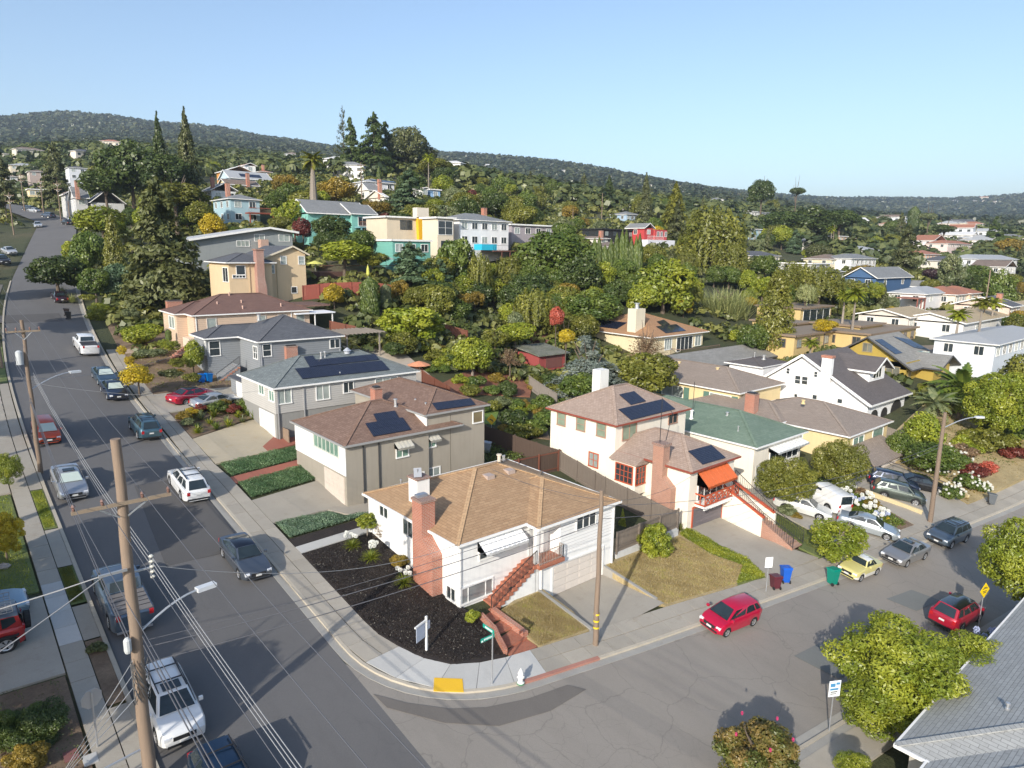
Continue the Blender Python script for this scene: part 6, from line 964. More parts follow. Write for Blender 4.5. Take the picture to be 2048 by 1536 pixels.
# ============================================================ poles, wires, fences, signs, bins
POLEW = M('wood', (.25, .175, .12), (.20, .155, .12), sc=(9, 9, .5)); GALV = M('metal', (.55, .56, .57), r=.4); ARMW = M('wood', (.26, .20, .14))
POLES = {}
def pole(key, label, x, y, toppx, topy, rad=.17, arms=(), lamp=None, bands=False, box_=None, z=None):
    z0 = Tz(x, y)+.1 if z is None else z; d = ray(toppx, topy); t = ((x-CAM[0])*FW[0]+(y-CAM[1])*FW[1])/(d@FW); zt = float(CAM[2]+d[2]*t)
    r = thing('utility_pole', label, 'utility pole', (x, y, z0), 0, 'wooden utility poles'); zz = np.linspace(z0-.5, zt, 9); MB().tube([(x+math.sin(k*2)*.03, y, v) for k, v in enumerate(zz)], [rad*(1-.35*k/8) for k in range(9)], 12).build('pole', POLEW, r, smooth=True)
    for (ha, half, ang) in arms:
        z = z0+(zt-z0)*ha; c, s_ = math.cos(ang)*half, math.sin(ang)*half; a = MB().bar((x-c, y-s_-.2, z), (x+c, y+s_-.2, z), .1, .12).build('crossarm', ARMW, r)
        b = MB().bar((x-c*.55, y-s_*.55-.2, z), (x, y-.1, z-.6), .03, .05).bar((x+c*.55, y+s_*.55-.2, z), (x, y-.1, z-.6), .03, .05); b.build('brace', GALV, a)
        for k in (-.95, -.4, .4, .95): MB().lathe((x+c*k, y+s_*k-.2, z+.06), [(.03, 0), (.06, .06), (.05, .12), (.075, .16), (.03, .24)], 8).build('insulator', M('plain', (.18, .10, .08), r=.3), a, smooth=True)
    if lamp:
        zl, dx, dy = lamp; z = z0+(zt-z0)*zl; p = [(x+dx*u, y+dy*u, z+.9*math.sin(u*1.55)) for u in np.linspace(0, 1, 7)]; MB().tube(p, .045, 8).build('lamp_arm', GALV, r, smooth=True); e = p[-1]; l = math.hypot(dx, dy)
        MB().bar(e, (e[0]+dx/l*.75, e[1]+dy/l*.75, e[2]-.02), .3, .16).build('street_lamp', M('plain', (.62, .64, .66), r=.4), r)
    if bands: [MB().tube([(x, y, z0+h), (x, y, z0+h+.1)], rad*1.03, 12, cap=False).build('yellow_band', M('plain', (.75, .55, .02), r=.5), r) for h in (1.05, 1.45, 1.85)]
    if box_: MB().lathe((x-.4, y-.1, z0+(zt-z0)*box_), [(.22, 0), (.22, .9), (.1, 1.0)], 12).build('transformer', M('plain', (.45, .47, .48), r=.5), r, smooth=True)
    POLES[key] = (x, y, z0, zt); return r
r = pole('n', 'weathered wooden utility pole with crossarm standing nearest at the lower left', -15.8, 3.9, 242, 878, .25, arms=((.835, 1.55, .0),), lamp=(.46, 2.3, .4))
x, y, z0, zt = POLES['n']; hz = lambda k: z0+(zt-z0)*k
MB().bar((x-.1, y-.28, hz(.66)), (x-1.0, y-.35, hz(.66)+.02), .08, .09).bar((x, y, hz(.64)), (x+.75, y, hz(.64)), .06, .06).bar((x+.7, y, hz(.61)), (x+.7, y, hz(.67)), .05, .05, up=(1, 0, 0)).build('service_rack', GALV, r)
b = MB(); [b.lathe((x+.75, y, hz(.61)+k*.2), [(.05, 0), (.09, .05), (.05, .1)], 8) for k in range(5)]; b.build('rack_insulators', M('plain', (.6, .58, .5), r=.4), r)
b = MB(); rr = random.Random(4)
for k in range(16): a0 = rr.uniform(0, 6); b.tube([(x+.3*math.cos(a0+u*2), y-.28+.16*math.sin(a0+u*3), hz(.40)-u*1.6+rr.uniform(-.1, .1)) for u in np.linspace(0, 1, 6)], .014, 4)
b.build('cable_bundle', M('flat', (.10, .10, .10), r=.6), r); MB().lathe((x-.32, y-.25, hz(.43)), [(.1, 0), (.13, .1), (.13, .5), (.05, .6)], 10).build('splice_case', M('plain', (.5, .52, .52)), r)
pole('m', 'slim wooden utility pole with three yellow bands by the white house driveway', 5.9, .75, 1222, 980, .165, bands=True)
pole('r', 'stout wooden utility pole with street lamp by the blue-grey SUV', 45.2, -3.2, 1912, 825, .22, lamp=(.86, 2.6, -1.6))
pole('b', 'wooden utility pole with crossarm, transformer and lamp beside the orange-red hatchback', -15.25, 36.4, 42, 640, .17, arms=((.93, 1.0, 0.),), lamp=(.55, 2.6, .8), box_=.72)
pole('c', 'wooden utility pole cut off at the left edge of the picture', -14.9, 66, 2, 560, .15)
for k, (bx, by, tx, ty, lb) in enumerate(((28, 470, 15, 385, 'slanting pole at the far left edge of the upper street'), (50, 426, 41, 345, 'tall pole before the yellow street bungalow'), (88, 430, 79, 358, 'pole left of the red shrubs on the upper street'), (123, 446, 112, 362, 'pole with two crossarms right of the parked dark blue car'), (141, 448, 138, 402, 'short pole behind the white driveway SUV'), (724, 405, 723, 325, 'reddish pole with crossarms above the green gable house'), (661, 352, 660, 315, 'pale pole right of the tall shaggy palm'), (951, 440, 950, 394, 'pole in front of the wooded slope above the white hill house'), (1145, 455, 1146, 418, 'pole with street lamp left of the tan roof bungalow'), (1508, 508, 1508, 470, 'pole below the sky blue house'), (1203, 442, 1202, 386, 'white mast among the trees on the wooded slope'), (1963, 662, 1986, 540, 'leaning pale pole at the right edge behind the palms'), (1664, 500, 1668, 450, 'thin pole left of the tan two-storey house'))):
    g3 = G(bx, by, 60); pole('u%d' % k, 'distant wooden utility pole, '+lb, g3[0], g3[1], tx, ty, .16, arms=((.93, 1.1, -.7), (.80, 1.0, -.7)) if k in (0, 1, 2, 3, 5, 7) else (), z=g3[2]-.3)
WM = M('flat', (.10, .10, .11), r=.5); WL = M('flat', (.30, .30, .30), r=.5)
def wire(label, p, q_, sag=.6, rad=.011, mat=None, group='overhead wires'):
    p, q_ = Vector(p), Vector(q_); n = 14; b = MB().tube([p.lerp(q_, k/n)-Vector((0, 0, 4*sag*(k/n)*(1-k/n))) for k in range(n+1)], rad, 5)
    return tag(b.build('wire', mat or WM), label, 'overhead wire', group)
top = lambda k, f: (POLES[k][0], POLES[k][1], POLES[k][2]+(POLES[k][3]-POLES[k][2])*f)
nx_, ny_, nz_ = top('n', .835); bx_, by_, bz_ = top('b', .93)
for k, lb in ((-.95, 'leftmost'), (-.4, 'left inner'), (.4, 'right inner'), (.95, 'rightmost')):
    wire('thin power wire on the %s insulator of the near crossarm, running uphill' % lb, (nx_+k*1.55, ny_-.2, nz_+.3), (bx_+k, by_-.2, bz_+.3), .5); wire('thin power wire from the %s insulator of the near crossarm toward the bottom edge' % lb, (nx_+k*1.55, ny_-.2, nz_+.3), (nx_+k*1.55+.6, ny_-34, nz_-1), .5)
for k in range(3):
    wire('%s of three street-side wires from the near pole rack uphill' % ('top', 'middle', 'bottom')[k], (nx_+.8, ny_, hz(.665)-k*.22), (bx_+.3, by_, top('b', .66)[2]-k*.22), .5, .013, WL); wire('%s of three wires from the near pole rack past the bottom edge' % ('top', 'middle', 'bottom')[k], (nx_+.8, ny_, hz(.665)-k*.22), (nx_+1.4, ny_-32, hz(.6)-k*.2), .5, .013, WL)
for k in range(2): wire(('upper', 'lower')[k]+' thick telephone cable uphill along the left kerb', (nx_-.2, ny_, hz(.46)-k*.35), (bx_-.1, by_, top('b', .5)[2]-k*.3), .6, .022); wire(('upper', 'lower')[k]+' thick telephone cable from the near pole toward the bottom edge', (nx_+.2, ny_, hz(.46)-k*.35), (nx_+.6, ny_-32, hz(.42)-k*.3), .6, .022)
for k, f in enumerate((.91, .86, .80)): wire(('highest', 'middle', 'lowest')[k]+' cable crossing the corner from the near pole to the banded pole', (nx_+.2, ny_, (hz(.44), hz(.42), hz(.375))[k]), top('m', f), .35, .020 if k else .012)
for k, f in enumerate((.9, .82)): wire(('upper', 'lower')[k]+' cable from the banded pole along the side road', top('m', f), top('r', .72-.03*k), 1.2, .016)
wire('service wire from the near pole to the white house eave', (nx_+.75, ny_, hz(.645)), (1.2, 7.2, 5.05), .9, .014, WL); wire('service wire from the near pole to the left edge', (nx_-.9, ny_-.3, hz(.66)), (-33, 12, 7.5), .7, .02, WL); wire('service wire slanting from the near pole to the lower left edge', (nx_-.9, ny_-.3, hz(.655)), (-32, -3, 7), .5, .02, WL)
wire('wire from the banded pole to the cream house', top('m', .93), (22.9, 6.8, 4.6), .5, .012); wire('thin wire from the banded pole to the white house roof', top('m', .94), (7.5, 12, 7.0), .3, .012)
wire('wire from the second pole down to the blue-grey house', top('b', .62), (3.3, 57.5, 11.0), .9, .014, WL); wire('wire from the second pole to the pale grey house', top('b', .6), (2.3, 36.3, 9.2), .8, .014, WL)
for k in range(3): wire(('first', 'second', 'third')[k]+' wire running uphill beyond the second pole', (bx_+(k-1)*.8, by_-.2, bz_+.3), (-14.9+(k-1)*.8, 66, top('c', .95)[2]), .5)
for k in range(2): wire(('upper', 'lower')[k]+' cable running uphill between second and third pole', top('b', .6-k*.05), top('c', .6-k*.05), .5, .02)
# guy anchor at the near pole
g = thing('guy_anchor', 'horizontal strut and guy wires anchoring the near pole to the footpath', 'guy wire', (-18.9, 4.2, .6)); MB().bar((x-.2, y, z0+1.75), (x-3.2, y-.3, z0+1.55), .07, .07).build('strut', GALV, g); b = MB()
for k in range(4): b.tube([(x-.15, y-.1, hz(.40)-k*.5), (x-3.2, y-.3+k*.03, z0+1.6), (x-3.25, y-.3+k*.03, z0-.2)], .012, 5)
b.build('guy_wire', GALV, g); MB().tube([(x-3.25, y-.3, z0-.1), (x-3.24, y-.3, z0+1.1)], .06, 8).build('guy_guard', M('plain', (.75, .55, .02)), g)
# fences
def fence(label, pts, h, mat, bw=.15, z=None, post=None, cap=True, name='fence', gap=.012, jit=.02):
    r = thing(name, label, 'fence', (*pts[0], Tz(*pts[0]))); b = MB(); rl = random.Random(5); n_ = 0
    for p, q_ in zip(pts[:-1], pts[1:]):
        L = math.hypot(q_[0]-p[0], q_[1]-p[1]); n = max(1, int(L/bw)); dx, dy = (q_[0]-p[0])/L, (q_[1]-p[1])/L; zt = T(np.array([p[0]+dx*(k+.5)*bw for k in range(n)]), np.array([p[1]+dy*(k+.5)*bw for k in range(n)])) if z is None else np.full(n, z)
        for k in range(n):
            a = (p[0]+dx*(k*bw+gap/2), p[1]+dy*(k*bw+gap/2)); c = (p[0]+dx*((k+1)*bw-gap/2), p[1]+dy*((k+1)*bw-gap/2)); o = rl.uniform(-.006, .006); b.bar(((a[0]+c[0])/2+dy*o, (a[1]+c[1])/2-dx*o, zt[k]-.1), ((a[0]+c[0])/2+dy*o, (a[1]+c[1])/2-dx*o, zt[k]+h+rl.uniform(-jit, jit)), bw-gap, .02, up=(-dy, dx, 0))
        for s_ in range(0, int(L/2.4)+2):
            u = min(s_*2.4, L); xx, yy = p[0]+dx*u+dy*.06, p[1]+dy*u-dx*.06; zz = Tz(xx, yy) if z is None else z; MB().box(xx-.06, yy-.06, zz-.1, xx+.06, yy+.06, zz+h+.06).build('post', post or mat, r)
        for hh in (.3, h-.1): MB().bar((p[0]+dy*.04, p[1]-dx*.04, (Tz(*p) if z is None else z)+hh), (q_[0]+dy*.04, q_[1]-dx*.04, (Tz(*q_) if z is None else z)+hh), .05, .1).build('rail', post or mat, r)
    stuff(b.build('boards', mat, r)); return r
OLDW = M('wood', (.16, .125, .10), (.20, .17, .14)); DKW = M('wood', (.085, .055, .04)); REDW = M('wood', (.26, .065, .045)); GYW = M('wood', (.24, .21, .18)); RSTW = M('wood', (.17, .06, .035))
fence('dark brown board fence with rust-red posts behind the white corner house', [(14.6, 20.1), (22.0, 20.1)], 1.9, DKW, post=RSTW); fence('dark fence running back from the brown fence corner', [(22.0, 20.2), (19.6, 28), (18.5, 36)], 1.9, DKW)
fence('weathered grey fence between the white house and the cream house', [(22.0, 20.0), (21.4, 14), (21.5, 7.2)], 1.85, OLDW); struct(box(None, 'retaining_wall', 14.3, 6.45, -.3, 21.8, 6.65, 1.1, M('stucco', (.55, .54, .52)))) if 0 else None
rw = tag(MB().box(14.25, 6.5, -.3, 21.4, 6.7, .95).build('retaining_wall', M('stucco', (.56, .56, .55))), 'low white retaining wall under the grey fence beside the round bush', 'wall'); fence('weathered grey fence panel on the white retaining wall', [(14.3, 6.6), (21.3, 6.6)], 1.5, OLDW, z=.95)
rl = random.Random(8)
def pxfence(label, pts, D, h, mat, bw=.2, cap=False): fence(label, [tuple(at(a, c, d)[0][:2]) for (a, c), d in zip(pts, D)], h, mat, bw)
pxfence('long red board fence beyond the carport behind the yellow bush', ((606, 590), (790, 600)), (104, 108), 2.2, REDW); pxfence('brown board fence in the garden right of the big yellow-green tree', ((868, 668), (935, 672)), (98, 99), 2.0, RSTW); pxfence('weathered picket fence below the olive house', ((1772, 860), (1880, 900)), (76, 72), 1.9, GYW); pxfence('grey fence beneath the white porch house', ((1812, 628), (1890, 632)), (150, 150), 2.0, GYW); pxfence('grey fence along the long white building', ((1905, 668), (1990, 690)), (118, 116), 1.9, GYW); pxfence('curving grey fence behind the red shed garden', ((1060, 745), (1115, 775)), (86, 80), 1.8, GYW); pxfence('brown lattice fence by the terrace garden', ((662, 690), (745, 705)), (92, 90), 1.8, RSTW); pxfence('dark red fence around the red mulch garden', ((845, 750), (900, 775)), (80, 76), 1.6, RSTW)
# terrace deck with railing on the hill, vegetable beds
c0 = at(640, 545, 112)[0]; dk = thing('timber_terrace', 'brown timber terrace with slatted railing under the spreading tree', 'deck', (c0[0], c0[1], c0[2]-1), local=True); box(dk, 'deck', 0, 0, -2, 16, 5, 1, M('wood', (.12, .06, .045))); rail(dk, [(0, 0, 1), (16, 0, 1)], 1.1, M('wood', (.16, .07, .05)), .25, top=.1)
for px, py, D, lb, cl in ((630, 524, 116, 'pale yellow patio umbrella on the timber terrace', (.62, .60, .15)), (838, 725, 84, 'terracotta patio umbrella beside the grey house garden', (.62, .26, .14)), (772, 515, 120, 'grey patio umbrella left of the teal house', (.42, .40, .36))):
    P, _ = at(px, py, D); u = thing('patio_umbrella', lb, 'umbrella', (P[0], P[1], P[2]-2.3), local=True, group='patio umbrellas'); MB().lathe((0, 0, 2.0), [(1.5, 0), (.75, .3), (.05, .5)], 8).build('canopy', M('plain', cl), u); MB().tube([(0, 0, -.6), (0, 0, 2.45)], .03, 6).build('pole', TRIM, u)
for px, py, D, lb in ((736, 545, 112, 'closed yellow patio umbrella by the terrace'), (1895, 700, 116, 'closed white umbrella left of the pool'), (1923, 700, 116, 'closed white umbrella right beside the pool')):
    P, _ = at(px, py, D); u = thing('closed_umbrella', lb, 'umbrella', (P[0], P[1], P[2]-1.2), local=True); MB().lathe((0, 0, .6), [(.1, 0), (.3, .3), (.22, 1.2), (.04, 1.8)], 8).build('canopy', M('plain', (.66, .62, .5) if 'white' in lb else (.5, .5, .1)), u); MB().tube([(0, 0, -.5), (0, 0, 2.5)], .03, 6).build('pole', TRIM, u)
H = thing('pergola', 'grey timber pergola behind the blue-grey house', 'pergola', (20, 56, 7)); b = MB(); zz = Tz(21, 57); [MB().box(x_, y_, zz-.5, x_+.15, y_+.15, zz+2.6).build('post', GYW, H) for x_ in (18.5, 23) for y_ in (54, 58.5)]; [b.box(18+k*.55, 53.5, zz+2.6, 18.1+k*.55, 59.2, zz+2.75) for k in range(11)]; b.build('slats', GYW, H)
struct(patch('paved_terrace', [(17.6, 45), (26, 46), (27, 58), (18, 60)], .1, M('concrete', (.42, .36, .29)), th=.2)); RM = M('soil', (.20, .075, .04), (.30, .13, .075)); GP = [tuple(G(*p)[:2]) for p in ((880, 770), (930, 745), (1010, 745), (1065, 770), (1060, 795), (960, 790), (905, 800))]; struct(patch('red_mulch_garden', GP, .12, RM, th=.3))
GP = [tuple(G(*p)[:2]) for p in ((860, 812), (930, 800), (1000, 815), (990, 850), (900, 840))]; struct(patch('garden_lawn', GP, .12, M('soil', (.12, .19, .03), (.18, .26, .05)), th=.3)); GP = [tuple(G(*p)[:2]) for p in ((1010, 845), (1090, 850), (1100, 880), (1030, 872))]; struct(patch('bare_garden', GP, .12, SOIL, th=.3)); GP = [tuple(G(*p)[:2]) for p in ((985, 652), (1060, 655), (1130, 690), (1010, 690))]; struct(patch('terraced_plot', GP, .15, M('soil', (.27, .18, .12), (.34, .25, .18)), th=.3))
for k in range(5):
    a, c = G(1015+k*8, 655+k*8), G(1110+k*6, 662+k*8); bd = tag(MB().bar((a[0], a[1], a[2]+.45), (c[0], c[1], c[2]+.45), .15, .9).build('timber_terrace_edge', M('wood', (.15, .06, .045))), 'dark red timber edging board of the terraced plot, %s from the top' % ('first', 'second', 'third', 'fourth', 'fifth')[k], 'retaining edge')
# parking bay walls, gas meters etc.
for nm, p, q_ in (('yellow kerb wall left of the parking bay', (1715, 985), (1843, 1032)), ('yellow kerb wall right of the parking bay', (1880, 965), (1935, 1000))):
    a, c = G(*p), G(*q_); tag(MB().bar((a[0], a[1], a[2]+.25), (c[0], c[1], c[2]+.2), .22, .7).build('low_wall', M('stucco', (.55, .45, .26))), nm, 'wall')
tag(MB().prism([(63, .5), (70, -.5), (71, 2.5), (64, 3.4)], [Tz(66, 1)-.3]*4, [Tz(66, 1)+.55]*4).build('white_terrace', M('plain', (.74, .73, .72))), 'white painted terrace among the rose bushes', 'terrace')
r = thing('garden_railing', 'low dark railing along the flower bank right of the parking bay', 'railing', (52, 5, -1)); pts = [G(1765, 935), G(1850, 965), G(1925, 1000)]; rail(r, [(p[0], p[1], p[2]+.1) for p in pts], .8, M('wood', (.10, .08, .07)), .9, top=.08)
# hydrant, signs, bins
hx, hy = .25, .62; z0 = Tz(hx, hy)+.14; r = thing('fire_hydrant', 'white fire hydrant with green base behind the red kerb', 'fire hydrant', (hx, hy, z0), local=True); MB().lathe((0, 0, 0), [(.19, 0), (.19, .05), (.12, .07), (.12, .5), (.15, .52), (.15, .56), (.12, .6), (.09, .72), (.03, .78), (.03, .83)], 14).build('barrel', M('plain', (.78, .77, .73), r=.5), r, smooth=True); MB().lathe((0, 0, -.01), [(.2, 0), (.2, .06)], 14).build('base', M('plain', (.05, .22, .10)), r)
for s_ in (-1, 1): MB().tube([(0, 0, .42), (s_*.21, 0, .42)], .055, 10).build('outlet', M('plain', (.78, .77, .73), r=.5), r)
MB().tube([(0, 0, .42), (0, -.2, .42)], .075, 10).build('outlet', M('plain', (.78, .77, .73), r=.5), r)
sx, sy = -1.0, 1.35; z0 = Tz(sx, sy)+.13; r = thing('street_sign', 'corner street sign with two green name blades on a thin steel post', 'street sign', (sx, sy, z0), local=True); MB().tube([(0, 0, 0), (0, 0, 2.75)], .035, 8).build('post', GALV, r)
SGN = M('plain', (.0, .30, .22), r=.4); WH = M('flat', (.75, .8, .78), r=.5); sb = MB().box(-.72, -.015, 2.52, .12, .015, 2.72).build('name_blade', SGN, r); sb2 = MB().box(-.015, -.12, 2.76, .015, .75, 2.96).build('name_blade', SGN, r)
b = MB().box(-.70, -.02, 2.53, -.60, -.015, 2.62); [b.box(-.54+k*.085, -.02, 2.57+(k % 2)*.01, -.48+k*.085, -.015, 2.67) for k in range(7)]; b.build('lettering', WH, sb); b = MB(); [b.box(-.02, .0+k*.085, 2.81, -.015, .06+k*.085, 2.91) for k in range(7)]; b.build('lettering', WH, sb2)
yx, yy2 = -3.1, 5.4; yx, yy2 = -2.35, 5.15; z0 = Tz(yx, yy2)+.14; r = thing('yard_sign', 'white L-shaped yard sign post with hanging panel in the dark mulch', 'yard sign', (yx, yy2, z0), R_(200), local=True); MB().box(-.05, -.05, 0, .05, .05, 1.95).build('post', TRIM, r); MB().box(.05, -.04, 1.70, .95, .04, 1.78).build('arm', TRIM, r); MB().box(.15, -.012, .85, .85, .012, 1.66).build('panel', M('plain', (.42, .46, .55)), r); MB().box(-.3, -.02, 1.15, -.06, .02, 1.6).build('flyer_box', M('plain', (.55, .55, .6)), r)
def signpost(name, label, P, h, plate, w_, hh, face, diamond=False, marks=None):
    r = thing(name, label, 'road sign', P, 0, None, local=True); r.rotation_euler = (0, 0, face); MB().tube([(0, 0, 0), (0, 0, h)], .032, 8).build('post', GALV, r); b = MB()
    if diamond: b.add([(0, -.05, h-w_), (w_, -.05, h), (0, -.05, h+w_), (-w_, -.05, h), (0, -.035, h-w_), (w_, -.035, h), (0, -.035, h+w_), (-w_, -.035, h)], [(0, 1, 2, 3), (7, 6, 5, 4), (0, 4, 5, 1), (1, 5, 6, 2), (2, 6, 7, 3), (3, 7, 4, 0)])
    else: b.box(-w_/2, -.05, h-hh, w_/2, -.035, h)
    p = b.build('sign_plate', plate, r)
    for (x0, z0_, x1, z1_, m_) in marks or (): MB().box(x0, -.056, h+z0_, x1, -.05, h+z1_).build('marking', m_, p)
    return r
INK = M('flat', (.06, .05, .04)); BLUE = M('flat', (.05, .22, .42))
zz = Tz(20.3, -1.3); signpost('parking_sign', 'plain sunlit white sign on a thin leaning post by the maroon bin', (20.3, -1.45, Tz(20.3, -1.45)+.1), 2.5, M('plain', (.80, .80, .77), r=.35), .55, .75, R_(60)-math.pi/2)
bx2, by2 = 11.1, -10.05; signpost('bus_sign', 'white and blue notice sign on a post beside the big glossy tree', (bx2, by2, Tz(bx2, by2)+.1), 2.8, M('plain', (.72, .76, .78), r=.4), .62, .85, R_(-30), marks=((-.24, -.32, .02, -.14, BLUE), (.06, -.22, .26, -.1, BLUE), (-.24, -.5, .2, -.4, BLUE), (-.2, -.62, .16, -.57, INK), (-.2, -.72, .1, -.68, INK)))
P, _ = at(1956, 1256, 40.5); P = (P[0], P[1]); b = [(-.28, .10, -.12, .15, INK), (-.12, .12, .12, .22, INK), (.12, .10, .28, .15, INK), (-.2, -.08, .2, -.03, INK), (-.16, -.18, .16, -.13, INK)]
signpost('warning_sign', 'yellow diamond warning sign with black hump symbol in front of the red crossover', (P[0], P[1], Tz(*P)+.1), 2.75, M('plain', (.82, .58, .01), r=.4), .52, 0, R_(-14), True, b)
P = (15.6, 35.0); P, _ = at(983, 840, 66); rr_ = thing('garden_warning_sign', 'small yellow diamond sign with black figure behind the taupe house', 'sign', (P[0], P[1], P[2]-1.2), local=True); rr_.rotation_euler = (0, 0, R_(-40)); MB().tube([(0, .03, -1.2), (0, .03, 1.2)], .03, 6).build('post', GALV, rr_); MB().add([(0, 0, .7), (.5, 0, 1.25), (0, 0, 1.8), (-.5, 0, 1.25), (0, .02, .7), (.5, .02, 1.25), (0, .02, 1.8), (-.5, .02, 1.25)], [(0, 1, 2, 3), (7, 6, 5, 4), (0, 4, 5, 1), (1, 5, 6, 2), (2, 6, 7, 3), (3, 7, 4, 0)]).build('sign_plate', M('plain', (.62, .40, .02)), rr_); MB().bar((-.18, -.01, 1.3), (.12, -.01, 1.15), .02, .12).bar((.08, -.01, 1.2), (.16, -.01, 1.0), .02, .07).build('marking', INK, rr_)
P = (-18.0, 7.2); r = thing('stop_sign', 'back of a grey road sign on a thin post left of the white SUV', 'road sign', (-17.0, 7.0, Tz(-17, 7)), R_(15), local=True); MB().tube([(0, 0, 0), (0, 0, 2.6)], .035, 8).build('post', GALV, r); MB().add([(.42*math.cos(a), .04, 2.3+.42*math.sin(a)) for a in [math.pi/8+k*math.pi/4 for k in range(8)]]+[(.42*math.cos(a), .06, 2.3+.42*math.sin(a)) for a in [math.pi/8+k*math.pi/4 for k in range(8)]], [tuple(range(7, -1, -1)), tuple(range(8, 16))]+[(k, (k+1) % 8, 8+(k+1) % 8, 8+k) for k in range(8)]).build('sign_plate', GALV, r)
def bin_(label, x, y, rz, col, h=1.05, z=None):
    r = thing('wheelie_bin', label, 'bin', (x, y, (Tz(x, y)+.1 if z is None else z)), rz, 'wheelie bins', local=True); m = M('plain', col, r=.45)
    b = MB(); b.add([(-.22, -.24, .08), (.22, -.24, .08), (.22, .22, .08), (-.22, .22, .08), (-.29, -.33, h-.1), (.29, -.33, h-.1), (.29, .33, h-.1), (-.29, .33, h-.1)], [(3, 2, 1, 0), (4, 5, 6, 7), (0, 1, 5, 4), (1, 2, 6, 5), (2, 3, 7, 6), (3, 0, 4, 7)]).build('body', m, r)
    MB().prism([(-.32, -.38), (.32, -.38), (.32, .36), (-.32, .36)], h-.1, [h-.04, h-.04, h+.06, h+.06]).build('lid', M('plain', sc(col, 1.15), r=.35), r); MB().tube([(-.25, .4, h-.06), (.25, .4, h-.06)], .025, 8).build('handle', m, r)
    for s_ in (-.24, .24): MB().tube([(s_-.03, .24, .12), (s_+.03, .24, .12)], .12, 12).build('wheel', BLK, r)
    MB().box(-.1, -.345, h*.62, .1, -.32, h*.72).build('sticker', M('flat', (.7, .7, .7)), r); return r
bin_('small maroon wheelie bin on the side-road pavement', 21.3, -1.55, R_(150), (.10, .02, .03), .95); bin_('blue wheelie bin with white recycling mark beside the maroon one', 22.75, -1.5, R_(140), (.01, .10, .50), 1.15); bin_('green wheelie bin at the kerb before the vintage car', 25.7, -3.45, R_(160), (.0, .21, .15), 1.2); bin_('dark grey bin by the kerb right of the parking bay', 56.0, -5.0, R_(30), (.10, .11, .12), 1.1)
bin_('light green bin on the left footpath up the street', -16.0, 60.0, R_(70), (.06, .28, .05), 1.1)
g3 = G(138, 640); bin_('black wheelie bin at the kerb beneath the rounded yellow-green bush', g3[0], g3[1], R_(80), (.015, .015, .015)); bin_('second black wheelie bin just behind the first up the street', g3[0]+.1, g3[1]+2.0, R_(80), (.02, .015, .015)); g3 = G(404, 768); bin_('left blue bin by the blue-grey house stair', g3[0], g3[1], R_(100), (.0, .12, .45)); bin_('right blue bin by the blue-grey house stair', g3[0]+.75, g3[1]-.1, R_(100), (.0, .13, .42)); bin_('tall grey bin behind the taupe house yard fence', 18.3, 26, R_(40), (.35, .37, .40)); 
for nm, x_, y_ in (('brick planter wall beside the mulch path steps', 1.35, 4.2),):
    b = MB(); pts = [(1.05, 2.75), (1.35, 3.6), (1.75, 4.6), (1.85, 5.9)]
    for p, q_ in zip(pts[:-1], pts[1:]): b.bar((*p, Tz(*p)+.2), (*q_, Tz(*q_)+.25), .2, .5)
    tag(b.build('brick_edging', BRICK), nm, 'wall')
bw = thing('brick_walk', 'red brick walk with shallow steps from the pavement to the house stair', 'brick path', (2, 4, .3)); zz = .36
for k, (ya, yb, xa_, xb2) in enumerate(((2.35, 3.2, 1.15, 2.95), (3.2, 4.35, 1.4, 3.0), (4.35, 5.4, 1.75, 3.05), (5.4, 6.35, 1.9, 3.3))): MB().prism([(xa_, ya), (xb2, ya), (xb2+.05, yb), (xa_+.2, yb)], -.3, .34+k*.12).build('brick_step', PAVER, bw)
MB().prism([(2.85, 3.3), (3.15, 3.3), (3.15, 6.2), (2.85, 6.2)], -.2, [.75, .75, .95, .95]).build('side_wall', BRICK, bw)
# ============================================================ vegetation
rg = np.random.default_rng(11)
def unit(n): v = rg.normal(size=(n, 3)); return v/np.linalg.norm(v, axis=1)[:, None]
def leaves(c, nrm, s, asp=.55, jit=.8):     # diamond-shaped leaves about centres c
    n = len(c); nn = nrm+unit(n)*jit; nn /= np.linalg.norm(nn, axis=1)[:, None]; u = np.cross(nn, unit(n)); u /= np.linalg.norm(u, axis=1)[:, None]+1e-9; v = np.cross(nn, u)
    s = (np.asarray(s)*rg.uniform(.6, 1.35, n))[:, None]; return np.stack([c-u*s, c+v*s*asp, c+u*s, c-v*s*asp], 1).reshape(-1, 3)
def lobed(nl, n, leaf, R=.62, r=(.28, .42), flat=1., bottom=-.55, seed=0, asp=.55, up=0.):
    cs = []; k = 0
    while len(cs) < nl:
        d = unit(1)[0]
        if d[2] < bottom: continue
        c = d*R*rg.uniform(.75, 1.12); c[2] = c[2]*flat+up*(1-abs(d[2]))*rg.uniform(0, 1); cs.append(c)
    cs.append(np.zeros(3)); cs = np.array(cs); rs = rg.uniform(r[0], r[1], len(cs)); rs[-1] = R*.8; w_ = rs**2/np.sum(rs**2); idx = rg.choice(len(cs), n, p=w_); d = unit(n)
    rad = np.where(rg.random(n) < .72, rg.uniform(.82, 1.08, n), rg.uniform(.4, .8, n)); P = cs[idx]+d*(rs[idx]*rad)[:, None]*np.array([1, 1, .85]); keep = np.ones(n, bool)
    for c, r_ in zip(cs, rs): keep &= ~((np.linalg.norm((P-c)/np.array([1, 1, .85]), axis=1) < r_*.62))
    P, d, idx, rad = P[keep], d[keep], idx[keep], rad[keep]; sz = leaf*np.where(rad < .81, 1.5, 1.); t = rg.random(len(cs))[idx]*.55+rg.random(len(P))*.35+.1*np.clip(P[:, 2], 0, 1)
    return leaves(P, d+np.array([0, 0, .35]), sz, asp), t
